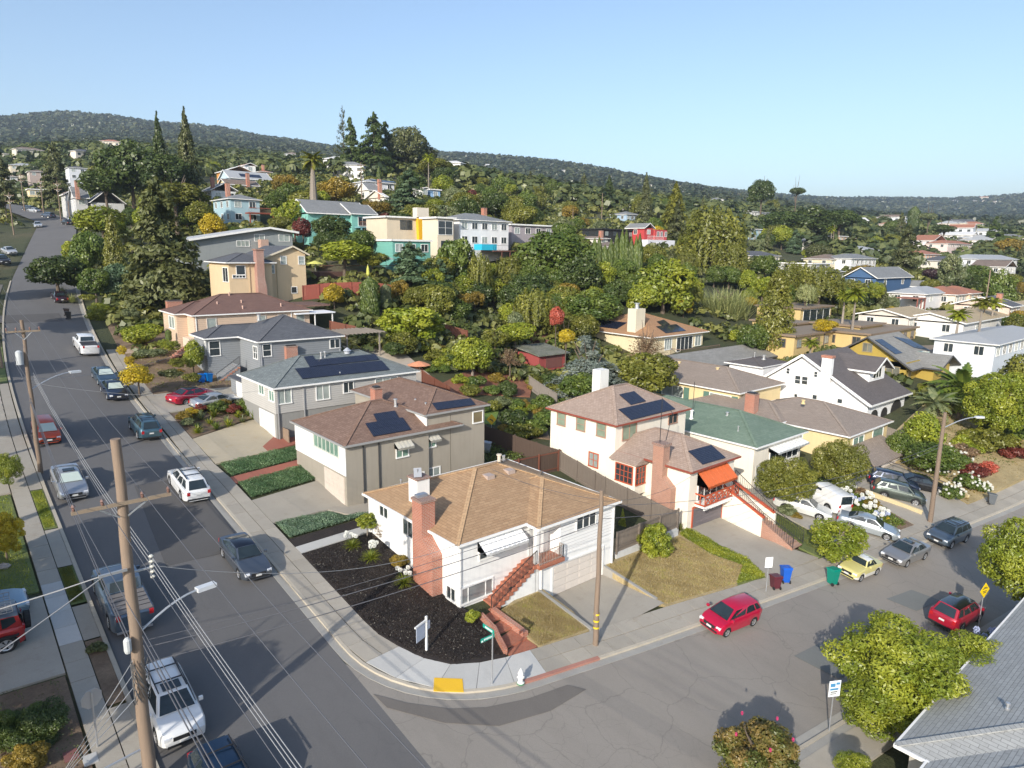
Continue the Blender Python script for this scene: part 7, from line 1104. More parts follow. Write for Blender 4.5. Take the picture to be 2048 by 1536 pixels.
def layered(nb, n, leaf, shape, droop=.18, irregular=.25, thick=.03, top=1.0, asp=.45):
    z = np.sort(rg.uniform(-1, top, nb)); an = rg.uniform(0, 6.283, nb); Lb = shape((z+1)/2)*rg.uniform(1-irregular, 1+irregular*.4, nb); i = rg.choice(nb, n, p=(Lb+.05)/np.sum(Lb+.05)); u = rg.random(n)**.6; rr_ = Lb[i]*u; a = an[i]+rg.normal(0, .22, n)*(1.15-u*.5)
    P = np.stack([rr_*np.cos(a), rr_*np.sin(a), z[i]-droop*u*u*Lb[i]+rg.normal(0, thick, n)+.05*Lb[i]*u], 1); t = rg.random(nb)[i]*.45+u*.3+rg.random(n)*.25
    return leaves(P, np.stack([np.cos(a)*.5, np.sin(a)*.5, np.ones(n)], 1), leaf, asp, .7), t
def column(n, leaf, tip=2.2, fl=.12):
    z = rg.uniform(-1, 1, n); h = (z+1)/2; R = np.minimum(1, (1-h)*tip)**.7*np.minimum(1, .75+h*2); a = rg.uniform(0, 6.283, n); R = R*(1-fl*.5+fl*np.sin(a*5+z*4)*.7)*rg.uniform(.82, 1.04, n); P = np.stack([R*np.cos(a), R*np.sin(a), z], 1); t = .4*rg.random(n)+.3+.3*np.sin(a*5+z*9)*.5
    return leaves(P, np.stack([np.cos(a), np.sin(a), np.full(n, .4)], 1), leaf, .5, .7), np.clip(t, 0, 1)
def palm(nf=46, dead=14, leaf=.12):
    out = []; tt = []
    for k in range(nf+dead):
        a = k*2.4; el = rg.uniform(-.5, 1.25) if k < nf else rg.uniform(-1.5, -1.1); L = rg.uniform(.85, 1.05) if k < nf else .6; p = np.array([0, 0, .1 if k < nf else -.05]); d = np.array([math.cos(a)*math.cos(el), math.sin(a)*math.cos(el), math.sin(el)]); m = 9
        for j in range(m):
            q_ = p+d*L/m; w_ = .16*math.sin(math.pi*(j+.8)/(m+.6)); s_ = np.cross(d, [0, 0, 1.]); s_ /= np.linalg.norm(s_)+1e-9
            for sg in (-1, 1): out += [p, q_, q_+s_*sg*w_-np.array([0, 0, w_*.35]), p+s_*sg*w_*.7-np.array([0, 0, w_*.45])]; tt.append(rg.random()*.6+.2 if k < nf else .95)
            p = q_; d = d-np.array([0, 0, .16]); d /= np.linalg.norm(d)
    return np.array(out), np.array(tt)
def spikes(n, L, w_, el=(.2, 1.4), bend=.25, seg=3, clusters=None):     # strap leaves growing from the base
    out = []; tt = []
    for k in range(n):
        c = np.zeros(3) if clusters is None else np.array(clusters[k % len(clusters)]); a = rg.uniform(0, 6.283); e = rg.uniform(*el); d = np.array([math.cos(a)*math.cos(e), math.sin(a)*math.cos(e), math.sin(e)]); p = c.copy(); s_ = np.array([-math.sin(a), math.cos(a), 0]); l = L*rg.uniform(.7, 1.15); t = rg.random()
        for j in range(seg):
            q_ = p+d*l/seg; w0_, w1_ = w_*(1-j/seg*.8), w_*(1-(j+1)/seg*.9); out += [p-s_*w0_, p+s_*w0_, q_+s_*w1_, q_-s_*w1_]; tt.append(t); p = q_; d = d-np.array([0, 0, bend]); d /= np.linalg.norm(d)
    return np.array(out), np.array(tt)
def willow(n, leaf):
    P0, t0 = lobed(26, n//3, leaf, .6, (.25, .38)); m = n//260; out = [P0]; tt = [t0]
    for k in range(m*3): 
        d = unit(1)[0]; 
        if d[2] < -.1: continue
        p = d*rg.uniform(.6, 1.0); L = rg.uniform(.3, .8); q_ = 60; u = rg.random(q_); c = p+np.stack([d[0]*u*.12, d[1]*u*.12, -u*L], 1)+rg.normal(0, .025, (q_, 3)); out.append(leaves(c, np.tile([d[0], d[1], .2], (q_, 1)), leaf*.9, .3, .5)); tt.append(rg.random(q_)*.5+.3*rg.random())
    return np.concatenate(out), np.concatenate(tt)
def twiggy(n, leaf): 
    out = []; tt = []; 
    for k in range(90):
        a = rg.uniform(0, 6.283); e = rg.uniform(.05, 1.4); d = np.array([math.cos(a)*math.cos(e), math.sin(a)*math.cos(e), math.sin(e)*1.3-.2]); L = rg.uniform(.6, 1.05); m = n//90; u = rg.random(m)**.6; c = d*(u*L)[:, None]+rg.normal(0, .035, (m, 3))-np.array([0, 0, .3]); out.append(leaves(c, np.tile(d, (m, 1)), leaf, .4, 1.2)); tt.append(rg.random(m)*.6+.4*rg.random())
    return np.concatenate(out), np.concatenate(tt)
LM = M('leaf', (.045, .075, .015)); PROTO = {}
def proto(k):
    if k not in PROTO:
        f = {'round': lambda: lobed(30, 9500, .060), 'round2': lambda: lobed(22, 9000, .062, .6, (.3, .46)), 'oak': lambda: lobed(44, 11000, .055, .68, (.2, .34), .9), 'oak2': lambda: lobed(36, 10000, .058, .66, (.22, .4), .95), 'near': lambda: lobed(64, 36000, .030, .70, (.15, .28), .95, asp=.42, bottom=-.75), 'near2': lambda: lobed(50, 30000, .030, .68, (.16, .3), 1., asp=.42, bottom=-.75),
             'ball': lambda: lobed(60, 12000, .042, .76, (.18, .26), 1., bottom=-1.1), 'box': lambda: lobed(40, 7000, .05, .72, (.22, .34), .8), 'shrub': lambda: lobed(16, 3600, .085, .58, (.28, .46), .9), 'shrub2': lambda: lobed(24, 4200, .075, .6, (.22, .4), .85, up=.15), 'loose': lambda: lobed(34, 6500, .058, .68, (.14, .3), 1.05, up=.3), 'crape': lambda: lobed(46, 24000, .032, .66, (.13, .24), 1.0, asp=.5, up=.3),
             'cedar': lambda: layered(120, 13000, .055, lambda h: .12+.95*(1-h)**.75*np.minimum(1, .45+h*3), .22, .3), 'cedar2': lambda: layered(90, 12000, .058, lambda h: .1+.95*(1-h)**.9, .15, .35), 'fir': lambda: layered(170, 11000, .05, lambda h: .04+.95*(1-h)**1.0, .3, .2), 'pine': lambda: layered(70, 7500, .05, lambda h: .08+.75*(1-h)**.6*(.4+np.abs(np.sin(h*14))*.6), .1, .5, .05), 'monkey': lambda: layered(80, 3200, .04, lambda h: .04+.8*(1-h)**.9, -.2, .5),
             'umbrella': lambda: lobed(24, 6500, .06, .66, (.22, .38), .38, bottom=-.2), 'cone': lambda: lobed(10, 200, .06) if 0 else layered(260, 13000, .052, lambda h: .05+.97*np.sqrt(np.maximum(0, 1-h))*np.minimum(1, .55+h*2.5), .1, .12, .05), 'column': lambda: column(5200, .075), 'thin': lambda: column(2600, .12, 3.2, .2), 'blunt': lambda: column(6500, .07, 7., .1), 'palm': palm, 'palm2': lambda: palm(34, 4), 'willow': lambda: willow(13000, .05), 'bamboo': lambda: spikes(900, 1.5, .018, (.9, 1.5), .16, 5, [tuple(v) for v in (rg.uniform(-.75, .75, (60, 3))*np.array([1, 1, 0])-np.array([0, 0, 1]))]),
             'twig': lambda: twiggy(4200, .04), 'atlas': lambda: layered(110, 12000, .042, lambda h: .25+.85*np.sin(np.clip(h*1.1+.25, 0, 1)*3.14)**.6*(1-h*.35), .55, .4, .04)}[k]
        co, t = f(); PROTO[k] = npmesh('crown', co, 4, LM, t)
    return PROTO[k]
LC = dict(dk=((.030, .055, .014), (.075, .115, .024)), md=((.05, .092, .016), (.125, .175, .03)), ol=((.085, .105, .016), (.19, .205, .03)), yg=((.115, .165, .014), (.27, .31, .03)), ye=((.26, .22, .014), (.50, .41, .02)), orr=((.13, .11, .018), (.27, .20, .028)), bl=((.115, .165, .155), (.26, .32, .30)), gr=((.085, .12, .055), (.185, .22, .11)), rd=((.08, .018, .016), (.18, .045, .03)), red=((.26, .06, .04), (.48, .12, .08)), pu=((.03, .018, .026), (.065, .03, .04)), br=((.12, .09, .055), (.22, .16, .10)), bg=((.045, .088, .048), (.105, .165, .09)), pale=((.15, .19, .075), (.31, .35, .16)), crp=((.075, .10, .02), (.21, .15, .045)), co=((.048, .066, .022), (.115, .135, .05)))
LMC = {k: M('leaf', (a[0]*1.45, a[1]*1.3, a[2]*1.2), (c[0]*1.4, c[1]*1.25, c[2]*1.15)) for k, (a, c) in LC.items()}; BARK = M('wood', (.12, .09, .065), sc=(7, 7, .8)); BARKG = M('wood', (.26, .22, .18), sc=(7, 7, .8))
def trunkmesh(seed, limbs=5):
    r = random.Random(seed); b = MB(); b.tube([(0, 0, 0), (.02, .01, .35), (-.02, .02, .7), (0, 0, 1.)], [.16, .11, .09, .06], 8)
    for k in range(limbs): a = r.uniform(0, 6.28); z = r.uniform(.55, .95); b.tube([(0, 0, z), (math.cos(a)*.35, math.sin(a)*.35, z+.2), (math.cos(a)*.7, math.sin(a)*.7, z+.5)], [.06, .04, .015], 6)
    return b.mesh('trunk', BARK, smooth=True, uv=False)
TRK = [trunkmesh(k) for k in range(3)]; TRS = MB().tube([(0, 0, 0), (.01, 0, .5), (0, 0, 1.)], [.12, .08, .03], 8).mesh('trunk', BARK, smooth=True, uv=False)
VEG = []
def plantat(name, label, cat, kind, C, rx, rz, zg, col, group=None, trunk=True, ry=None, bark=None, tw=1., rot=None, flat_group=False):
    r = thing(name, label, cat, (C[0], C[1], zg), 0, group, local=True); rt_ = rg.uniform(0, 6.28) if rot is None else rot
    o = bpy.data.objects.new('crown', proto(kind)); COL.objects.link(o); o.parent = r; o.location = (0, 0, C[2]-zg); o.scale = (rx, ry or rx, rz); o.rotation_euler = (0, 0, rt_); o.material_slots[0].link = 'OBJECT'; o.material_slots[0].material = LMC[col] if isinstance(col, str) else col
    if trunk:
        tall = kind in ('cedar', 'cedar2', 'fir', 'pine', 'monkey', 'column', 'cone'); t = bpy.data.objects.new('trunk', TRS if tall or kind.startswith('palm') or rx < 1.3 else TRK[int(rg.integers(3))]); COL.objects.link(t); t.parent = r; h = (C[2]-zg)+(rz*.9 if tall else rz*.15); h = max(h, .4); w_ = (max(.5, rx*.28) if not kind.startswith('palm') else 3.3)*tw; t.scale = (w_ if tall or kind.startswith('palm') else max(rx*.5, .5), w_ if tall or kind.startswith('palm') else max(rx*.5, .5), h+.3); t.location = (0, 0, -.3); t.rotation_euler = (0, 0, rt_)
        if bark: t.material_slots[0].link = 'OBJECT'; t.material_slots[0].material = bark
    VEG.append(r); return r
def tree(name, label, kind, cx, top, bot, w_, D, col, cat='tree', group=None, trunk=True, bark=None, tw=1., depth=None, rot=None):
    P, t = at(cx, (top+bot)/2, D); rx = w_/2*t/FPX; rz = (bot-top)/2*t/FPX*1.03; zg = Tz(P[0], P[1]); P[2] = max(P[2], zg+rz*.55)
    return plantat(name, label, cat, kind, P, rx, rz, zg, col, group, trunk, bark=bark, tw=tw, rot=rot)
TR = tree
for a in (
 ('cedar_tree', 'broad dark deodar cedar with layered branches by the long street', 'cedar', 322, 372, 615, 205, 104, 'co'),
 ('oak_tree', 'rounded dark oak overhanging the right kerb of the long street', 'oak', 112, 503, 592, 118, 106, 'dk'),
 ('redwood_tree', 'tall brown-green redwood standing above the dark oak grove', 'fir', 375, 226, 415, 92, 190, 'co'),
 ('redwood_tree', 'slimmer pointed dark redwood left of the tall brown-green one', 'fir', 320, 233, 400, 66, 205, 'dk'),
 ('oak_tree', 'big dark oak grove crown left of the redwoods', 'oak2', 262, 282, 405, 130, 195, 'dk'), ('oak_tree', 'dark oak crown filling below the slim redwood', 'oak', 330, 300, 400, 110, 185, 'dk'), ('oak_tree', 'lower dark oak crown between purple tree and redwoods', 'oak2', 210, 335, 400, 100, 190, 'dk'),
 ('cedar_tree', 'dark layered cedar on the left hillside between the villas', 'cedar', 112, 292, 405, 72, 235, 'co'), ('cedar_tree', 'dark cedar at the left picture edge on the hillside', 'cedar2', 4, 305, 410, 60, 190, 'co'),
 ('olive_tree', 'dark olive spreading tree behind the deodar cedar', 'oak', 350, 358, 430, 130, 150, 'ol'), ('young_tree', 'bright green leafy tree beside the white gabled street house', 'round', 205, 408, 480, 115, 140, 'yg'), ('cypress_tree', 'olive-green pointed cypress left of the deodar cedar', 'cone', 228, 435, 560, 52, 112, 'ol'),
 ('young_tree', 'mid-green tree behind the kerbside dark oak', 'round2', 180, 455, 560, 75, 116, 'md'), ('yellow_tree', 'yellow-green small tree behind the kerbside dark oak', 'loose', 148, 478, 530, 50, 120, 'yg'), ('young_tree', 'green tree between kerbside oak and deodar cedar', 'loose', 190, 530, 605, 70, 104, 'md'), ('young_tree', 'grey-green leafy tree left of the deodar trunk', 'round2', 240, 520, 610, 75, 107, 'bg'),
 ('yellow_tree', 'golden yellow tree in front of the light blue house', 'round', 428, 425, 480, 62, 138, 'ye'), ('young_tree', 'green tree left of the light blue house', 'round', 405, 400, 455, 70, 144, 'ol'), ('young_tree', 'dark green shrub tree below the light blue house', 'oak', 465, 450, 480, 60, 140, 'md'),
 ('bamboo', 'light green feathery tree right of the red deck', 'loose', 588, 392, 470, 80, 150, 'yg'), ('young_tree', 'rusty-leaved tree between cottage and palm', 'oak', 570, 345, 395, 60, 200, 'orr'), ('oak_tree', 'orange-olive dense tree right of the tall palm', 'oak2', 672, 355, 410, 82, 185, 'orr'), ('young_tree', 'dark green tree behind the low grey house', 'oak', 665, 425, 492, 88, 138, 'dk'), ('maple_tree', 'maroon-leaved tree right of the low grey house', 'round', 606, 433, 482, 46, 136, 'rd'),
 ('young_tree', 'green tree left of the maroon tree', 'round2', 560, 430, 470, 55, 142, 'ol'), ('young_tree', 'dark green shrubbery under the palm', 'oak', 625, 400, 460, 60, 152, 'md'), ('spreading_tree', 'light green spreading tree shading the timber terrace', 'round', 688, 478, 530, 118, 114, 'yg'), ('spreading_tree', 'darker lower tree right of the terrace', 'round2', 745, 500, 540, 70, 116, 'ol'), ('young_tree', 'green tree below the stacked balconies', 'oak', 725, 455, 505, 60, 126, 'md'),
 ('bare_pine', 'sparse spiky pine left in the tall hilltop group', 'monkey', 687, 218, 345, 62, 330, 'co'), ('pine_tree', 'dark layered pine second from left in the hilltop group', 'cedar2', 702, 242, 350, 64, 325, 'dk'), ('pine_tree', 'broad dark pine with twin tips in the hilltop group', 'cedar', 748, 234, 352, 96, 320, 'dk'), ('pine_tree', 'dark pine between twin-tipped pine and eucalyptus', 'cedar2', 772, 250, 352, 80, 330, 'dk'), ('eucalyptus_tree', 'big rounded eucalyptus right in the hilltop group', 'oak', 812, 246, 348, 92, 335, 'co'), ('eucalyptus_tree', 'lower eucalyptus at the right slope of the hilltop group', 'oak2', 850, 285, 352, 60, 340, 'co'), ('olive_tree', 'olive tree beneath the hilltop eucalyptus', 'oak', 868, 313, 352, 76, 300, 'ol'),
 ('cedar_tree', 'wide grey-green deodar beside the white bungalow', 'cedar', 818, 343, 425, 98, 190, 'bg'), ('young_tree', 'dense green tree right of the thin palm', 'round', 888, 348, 392, 52, 240, 'yg'), ('young_tree', 'round green bush above the yellow panel house', 'round2', 870, 395, 428, 40, 180, 'yg'), ('cypress_tree', 'thin dark cypress before the solar roof villa', 'thin', 758, 335, 368, 10, 226, 'md'), ('olive_tree', 'brown-green tree between white bungalow and yellow panel house', 'oak', 760, 400, 432, 60, 170, 'orr'), ('olive_tree', 'orange-brown tree left of the white bungalow wall', 'twig', 735, 395, 432, 44, 176, 'orr'), ('young_tree', 'grey-green tree right of the round green bush', 'oak2', 905, 372, 420, 48, 200, 'gr'),
 ('shaggy_tree', 'tall shaggy ivy-covered tree before the white hill house', 'loose', 915, 466, 600, 92, 124, 'md'), ('shaggy_tree', 'green tree leaning right of the shaggy ivy tree', 'willow', 958, 500, 610, 60, 122, 'ol'), ('spruce_tree', 'wide blue-green cedar below the teal house', 'cedar', 822, 510, 632, 170, 113, 'bg'), ('spruce_tree', 'second blue-green cedar crown right of the first', 'cedar2', 880, 530, 625, 110, 116, 'bg'),
 ('camphor_tree', 'huge round green tree in the centre of the hillside', 'oak', 1112, 452, 585, 178, 140, 'md'), ('camphor_tree', 'lower right bulge of tree under the huge round tree', 'oak2', 1160, 505, 600, 100, 134, 'dk'), ('dark_tree', 'dark green tree below the huge round tree', 'willow', 1060, 545, 640, 130, 127, 'dk'), ('dark_tree', 'dark olive tree at the foot of the huge round tree', 'oak', 1130, 565, 640, 90, 123, 'ol'), ('dark_tree', 'green rounded tree left of the balcony house', 'oak2', 1185, 578, 655, 125, 117, 'md'), ('dark_tree', 'green tree between shaggy tree and huge round tree', 'oak', 1000, 550, 625, 75, 128, 'ol'), ('dark_tree', 'shaded tree right of the shaggy ivy tree base', 'oak', 950, 570, 645, 80, 120, 'dk'),
 ('gingko_tree', 'large bright yellow-green spreading tree behind the balcony house', 'round', 1328, 512, 640, 128, 128, 'yg'), ('gingko_tree', 'lower bright green part of tree left of the spreading one', 'round2', 1285, 560, 640, 70, 126, 'yg'), ('shaggy_conifer', 'massive shaggy olive tree right of the red and white house', 'willow', 1425, 418, 590, 150, 190, 'ol'), ('shaggy_conifer', 'lower shaggy olive tree on the right of the massive one', 'willow', 1460, 480, 575, 80, 180, 'ol'), ('conifer', 'brown-green conifer behind the red and white house', 'fir', 1350, 368, 470, 95, 245, 'ol'), ('conifer', 'dark pointed conifer above the small blue house', 'fir', 1291, 350, 440, 48, 290, 'co'), ('conifer', 'broad dark pointed conifer left on the wooded slope', 'fir', 1218, 353, 412, 50, 380, 'dk'),
 ('round_pine', 'tall rounded dark pine on the right skyline', 'oak', 1524, 354, 418, 58, 420, 'dk'), ('lollipop_pine', 'lone pine with bare trunk and flat crown on the skyline', 'umbrella', 1593, 369, 398, 36, 420, 'dk'),
 ('oak_tree', 'dark oak on the knoll left of centre right', 'oak', 1560, 418, 470, 90, 350, 'dk'), ('oak_tree', 'dark wide oak in the middle of the knoll', 'oak2', 1625, 412, 475, 100, 345, 'dk'), ('oak_tree', 'dark oak at the right end of the knoll', 'oak', 1680, 415, 468, 80, 350, 'dk'), ('olive_tree', 'lighter olive oak on the knoll behind the sky blue house', 'oak', 1480, 440, 480, 60, 380, 'ol'), ('yellow_tree', 'yellow-green round tree right of the sky blue house', 'round', 1565, 449, 490, 46, 300, 'yg'), ('cedar_tree', 'blue-green cedar near the sky blue house', 'cedar', 1590, 460, 505, 40, 290, 'bg'),
 ('conical_tree', 'tall cone-shaped tree with orange tints by the court buildings', 'cone', 1552, 545, 705, 98, 113, 'ol'), ('conical_tree', 'dark green dense tree at the foot of the conical tree', 'oak', 1505, 640, 715, 70, 112, 'md'), ('willow_tree', 'wide olive willow-like tree right of the conical tree', 'willow', 1640, 525, 618, 110, 150, 'ol'), ('willow_tree', 'olive willow-like tree left behind the conical tree', 'willow', 1590, 520, 600, 90, 158, 'ol'), ('willow_tree', 'feathery olive tree below the navy blue house', 'willow', 1715, 555, 620, 90, 160, 'ol'), ('oak_tree', 'dark green round tree left of the feathery willows', 'oak', 1530, 505, 560, 60, 185, 'md'),
 ('round_tree', 'dark olive round tree in front of the cupola house', 'oak', 1638, 482, 530, 54, 255, 'co'), ('orange_tree', 'orange-yellow autumn tree left of the navy blue house', 'round', 1722, 528, 562, 66, 192, 'orr'), ('yellow_tree', 'golden yellow shrub tree beside the conical tree', 'round', 1499, 592, 615, 34, 145, 'ye'), ('yellow_tree', 'bright yellow tree among the court buildings', 'round2', 1650, 636, 668, 52, 115, 'ye'), ('bamboo', 'pale grey-green bamboo thicket left of the court buildings', 'bamboo', 1450, 558, 640, 110, 140, 'pale'), ('bamboo', 'pale willow right behind the conical tree', 'willow', 1612, 565, 615, 46, 140, 'pale'),
 ('tall_conifer', 'tall dark conifer in the right town', 'cedar', 1812, 455, 550, 76, 240, 'co'), ('tall_cypress', 'tall upright dark cypress behind the tall conifer', 'blunt', 1826, 416, 480, 23, 420, 'dk'), ('eucalyptus_tree', 'thin pale eucalyptus right of the upright cypress', 'umbrella', 1858, 418, 450, 40, 400, 'gr'), ('flat_top_pine', 'flat-topped dark pine above the salmon building', 'umbrella', 1888, 441, 475, 50, 370, 'dk'), ('purple_tree', 'dark purple round tree below the salmon building', 'round2', 1864, 535, 565, 38, 205, 'pu'), ('loose_tree', 'tall loose brownish-green tree left of the slate roof house', 'loose', 1906, 500, 590, 60, 190, 'gr'), ('green_tree', 'dark green round tree below the wide white bungalow', 'oak', 1952, 525, 578, 70, 215, 'md'), ('green_tree', 'dense green tree near the right edge above the palms', 'oak2', 1998, 538, 625, 66, 175, 'md'), ('green_tree', 'yellowish tree behind the right town houses', 'round', 2022, 475, 512, 60, 350, 'orr'), ('green_tree', 'dark tree among right skyline houses', 'cedar2', 1990, 435, 490, 44, 400, 'dk'), ('yellow_bush', 'bright yellow-green round bush near the porch house', 'ball', 1752, 562, 598, 34, 150, 'yg'), ('yellow_bush', 'yellow flowering bush before the grey fence', 'ball', 1785, 612, 630, 30, 140, 'ye'),
 ('cypress_tree', 'blunt green columnar cypress beside the red fence', 'blunt', 740, 558, 650, 40, 100, 'md'), ('cypress_tree', 'shorter grey-green columnar tree right of the blunt cypress', 'blunt', 771, 570, 622, 24, 103, 'gr'), ('yellow_tree', 'golden yellow round tree in front of the red fence', 'round', 668, 565, 614, 48, 101, 'ye'), ('lemon_tree', 'wide yellow-green tree below the blunt cypress', 'loose', 825, 604, 700, 150, 94, 'yg'), ('lemon_tree', 'lower bushy yellow-green tree near the grey house roof', 'round', 800, 660, 715, 80, 88, 'ol'), ('dark_bush', 'dark green bush left of the wide yellow-green tree', 'oak', 790, 680, 715, 50, 86, 'dk'), ('citrus_tree', 'round yellow-green tree with trunk on the red mulch', 'round', 945, 668, 752, 92, 86, 'yg'), ('green_tree', 'bright green tree above the red mulch garden', 'round2', 1030, 640, 700, 90, 100, 'yg'), ('green_tree', 'green tree behind the citrus tree', 'loose', 990, 655, 705, 60, 96, 'ol'), ('green_tree', 'green bushy tree at the foot of the blue-green cedar', 'round', 910, 595, 645, 70, 106, 'md'), ('olive_tree', 'silvery olive tree in the terraced plot', 'round', 1032, 620, 665, 36, 102, 'gr'), ('maple_tree', 'red-leaved maple below the huge round tree', 'round', 1112, 610, 658, 36, 105, 'red'), ('yellow_tree', 'yellow shrub left of the balcony house', 'round', 1132, 655, 690, 40, 98, 'ye'),
 ('atlas_cedar', 'silvery blue weeping cedar beside the red shed', 'atlas', 1178, 672, 772, 172, 86, 'bl'), ('oak_tree', 'broad olive tree behind the cream house', 'oak', 1298, 695, 795, 132, 84, 'ol'), ('twig_tree', 'leafless greyish twiggy tree above the olive tree', 'twig', 1290, 660, 730, 90, 90, 'br'), ('dark_bush', 'dark green shrubs under the silvery cedar', 'oak2', 1165, 745, 800, 100, 80, 'md'), ('twig_tree', 'brown bare-branched shrub left of the red shed', 'twig', 1020, 690, 745, 60, 88, 'br'),
 ('fig_tree', 'dense yellow-green tree before the yellow house', 'near2', 1680, 868, 992, 118, 62, 'ol'), ('juniper_tree', 'spreading olive tree left of the white van', 'near', 1572, 903, 1022, 132, 57, 'ol'), ('ball_tree', 'yellow-green ball-shaped street tree over the vintage car', 'ball', 1678, 1036, 1120, 118, 47.3, 'yg'), ('round_bush', 'large clipped egg-shaped bush by the white retaining wall', 'ball', 1311, 1042, 1120, 75, 45.6, 'yg'),
 ('banana_tree', 'tall bird-of-paradise clump with paddle leaves by the olive house', 'palm2', 1925, 715, 850, 150, 84, 'md'), ('banana_tree', 'second paddle-leaved clump left of the first', 'palm2', 1870, 770, 850, 100, 80, 'gr'), ('laurel_tree', 'large bright green tree at the right edge above the roses', 'near', 2000, 730, 885, 150, 78, 'yg'), ('laurel_tree', 'green tree at the right edge above the court building', 'round', 2040, 700, 790, 90, 92, 'ol'), ('olive_tree', 'yellow-olive shrub tree behind the right-hand pole', 'round', 1852, 820, 905, 85, 73, 'yg'), ('dark_bush', 'deep green shrub behind the rose bushes', 'oak', 1870, 880, 950, 110, 68, 'md'), ('dark_bush', 'green shrubs left of the right-hand pole', 'oak2', 1800, 860, 920, 60, 72, 'md'),
 ('magnolia_tree', 'big glossy yellow-green magnolia over the lower right pavement', 'near', 1790, 1225, 1430, 270, 31, 'yg'), ('magnolia_tree', 'right part of the glossy tree touching the grey roof', 'near2', 1945, 1260, 1400, 180, 33, 'yg'), ('magnolia_tree', 'lower left bough of the glossy magnolia', 'near2', 1765, 1330, 1485, 190, 30, 'yg'), ('magnolia_tree', 'glossy street tree cut by the right picture edge', 'near', 2060, 1015, 1235, 200, 42, 'yg'), ('crape_myrtle', 'reddish-green crape myrtle with pink tips at the bottom edge', 'crape', 1520, 1432, 1600, 205, 25.4, 'crp'), ('yellow_bush', 'small yellow-flecked bush at the bottom edge by the grey roof', 'near2', 1712, 1500, 1580, 90, 26, 'yg'), ('flower_bush', 'tall lilac-flowered bush in front of the red crossover', 'near2', 1995, 1268, 1380, 120, 36.5, 'gr'),
 ('small_street_tree', 'small golden-green street tree by the navy saloon', 'round', 276, 725, 778, 70, 66.8, 'ye'), ('garden_bush', 'large yellow-green bush in the garden left of the peach house', 'round2', 285, 643, 700, 88, 84, 'yg'), ('rounded_bush', 'rounded yellow-green bush near the black bins', 'ball', 200, 603, 645, 56, 96, 'yg'), ('garden_tree', 'yellow-green upright tree at the blue-grey house corner', 'round', 385, 675, 745, 46, 75, 'yg'), ('topiary', 'flat-topped grey-green topiary in the front garden', 'umbrella', 300, 690, 722, 66, 77, 'gr'), ('topiary', 'small yellow clipped bush left of the flat topiary', 'ball', 243, 690, 710, 20, 78, 'ye'), ('topiary', 'yellow clipped bush below the flat topiary', 'ball', 259, 711, 732, 22, 75, 'ye'), ('topiary', 'clipped mound beside the peach house steps', 'ball', 345, 680, 702, 34, 77, 'yg'), ('topiary', 'smaller clipped mound left of the peach house steps', 'ball', 328, 677, 697, 26, 79, 'yg'), ('topiary', 'low clipped mound right of the flat topiary', 'ball', 357, 714, 735, 38, 73, 'ol'), ('topiary', 'box-shaped clipped shrub at the peach house wall', 'blunt', 337, 660, 680, 12, 82, 'md'), ('garden_bush', 'yellow-green bush beside the blue bins', 'shrub', 382, 742, 768, 40, 69, 'ol'), ('garden_bush', 'low brownish shrub in the left rock garden', 'shrub2', 340, 735, 758, 50, 70, 'co'), ('garden_bush', 'sparse white-flowered shrub below the deodar', 'shrub2', 262, 612, 640, 40, 90, 'gr'), ('garden_bush', 'shrub row under the deodar by the white wall', 'shrub', 175, 585, 605, 36, 98, 'ol'),
 ('clipped_tree', 'round-headed small tree with pale trunk at the mulch path', 'ball', 734, 1025, 1058, 45, 43.6, 'yg'), ('box_hedge', 'rounded dark green hedge bush at the left picture edge', 'near2', 12, 900, 978, 62, 44.8, 'yg'), ('yellow_maple', 'orange-yellow small tree at the left edge by the footpath', 'crape', 8, 1015, 1130, 90, 36.5, 'ye'), ('dark_bush', 'dark shrub mass at the lower left corner', 'near2', 75, 1425, 1530, 130, 24.5, 'dk'), ('reddish_bush', 'sunlit reddish-cream bush at the bottom left', 'crape', 55, 1500, 1580, 100, 23, 'orr'), ('dark_bush', 'dark shrub at the extreme lower left edge', 'near2', 10, 1450, 1560, 90, 24, 'md'), ('weeds', 'clump of brown-green weeds at the left kerb', 'shrub2', 195, 1280, 1310, 44, 29.9, 'co'),
 ('creeper_bush', 'green climbing bush against the brick side of the cream house', 'near2', 1275, 925, 985, 62, 55.5, 'yg'), ('climber', 'grey-green bush at the left wall of the cream house', 'shrub2', 1165, 898, 945, 60, 60, 'gr'), ('climber', 'twiggy green shrub by the grey fence', 'loose', 1205, 930, 980, 56, 57, 'ol'), ('climber', 'green shrub below the brick chimney of the cream house', 'shrub', 1300, 970, 1005, 44, 54.5, 'md'), ('yard_shrub', 'small yellow-green conifer behind the retaining wall', 'fir', 1245, 1015, 1055, 22, 50, 'yg'), ('pot_plant', 'tall thin plant at the garage corner of the cream house', 'twig', 1360, 1050, 1078, 16, 50, 'ol'),
):
    cat = 'bush' if any(k in a[0] for k in ('bush', 'topiary', 'hedge', 'weeds', 'climber', 'shrub', 'plant')) else 'tree'
    TR(*a, cat=cat, bark=BARKG if a[0] in ('citrus_tree', 'clipped_tree', 'ball_tree') else None, trunk=not (cat == 'bush'))
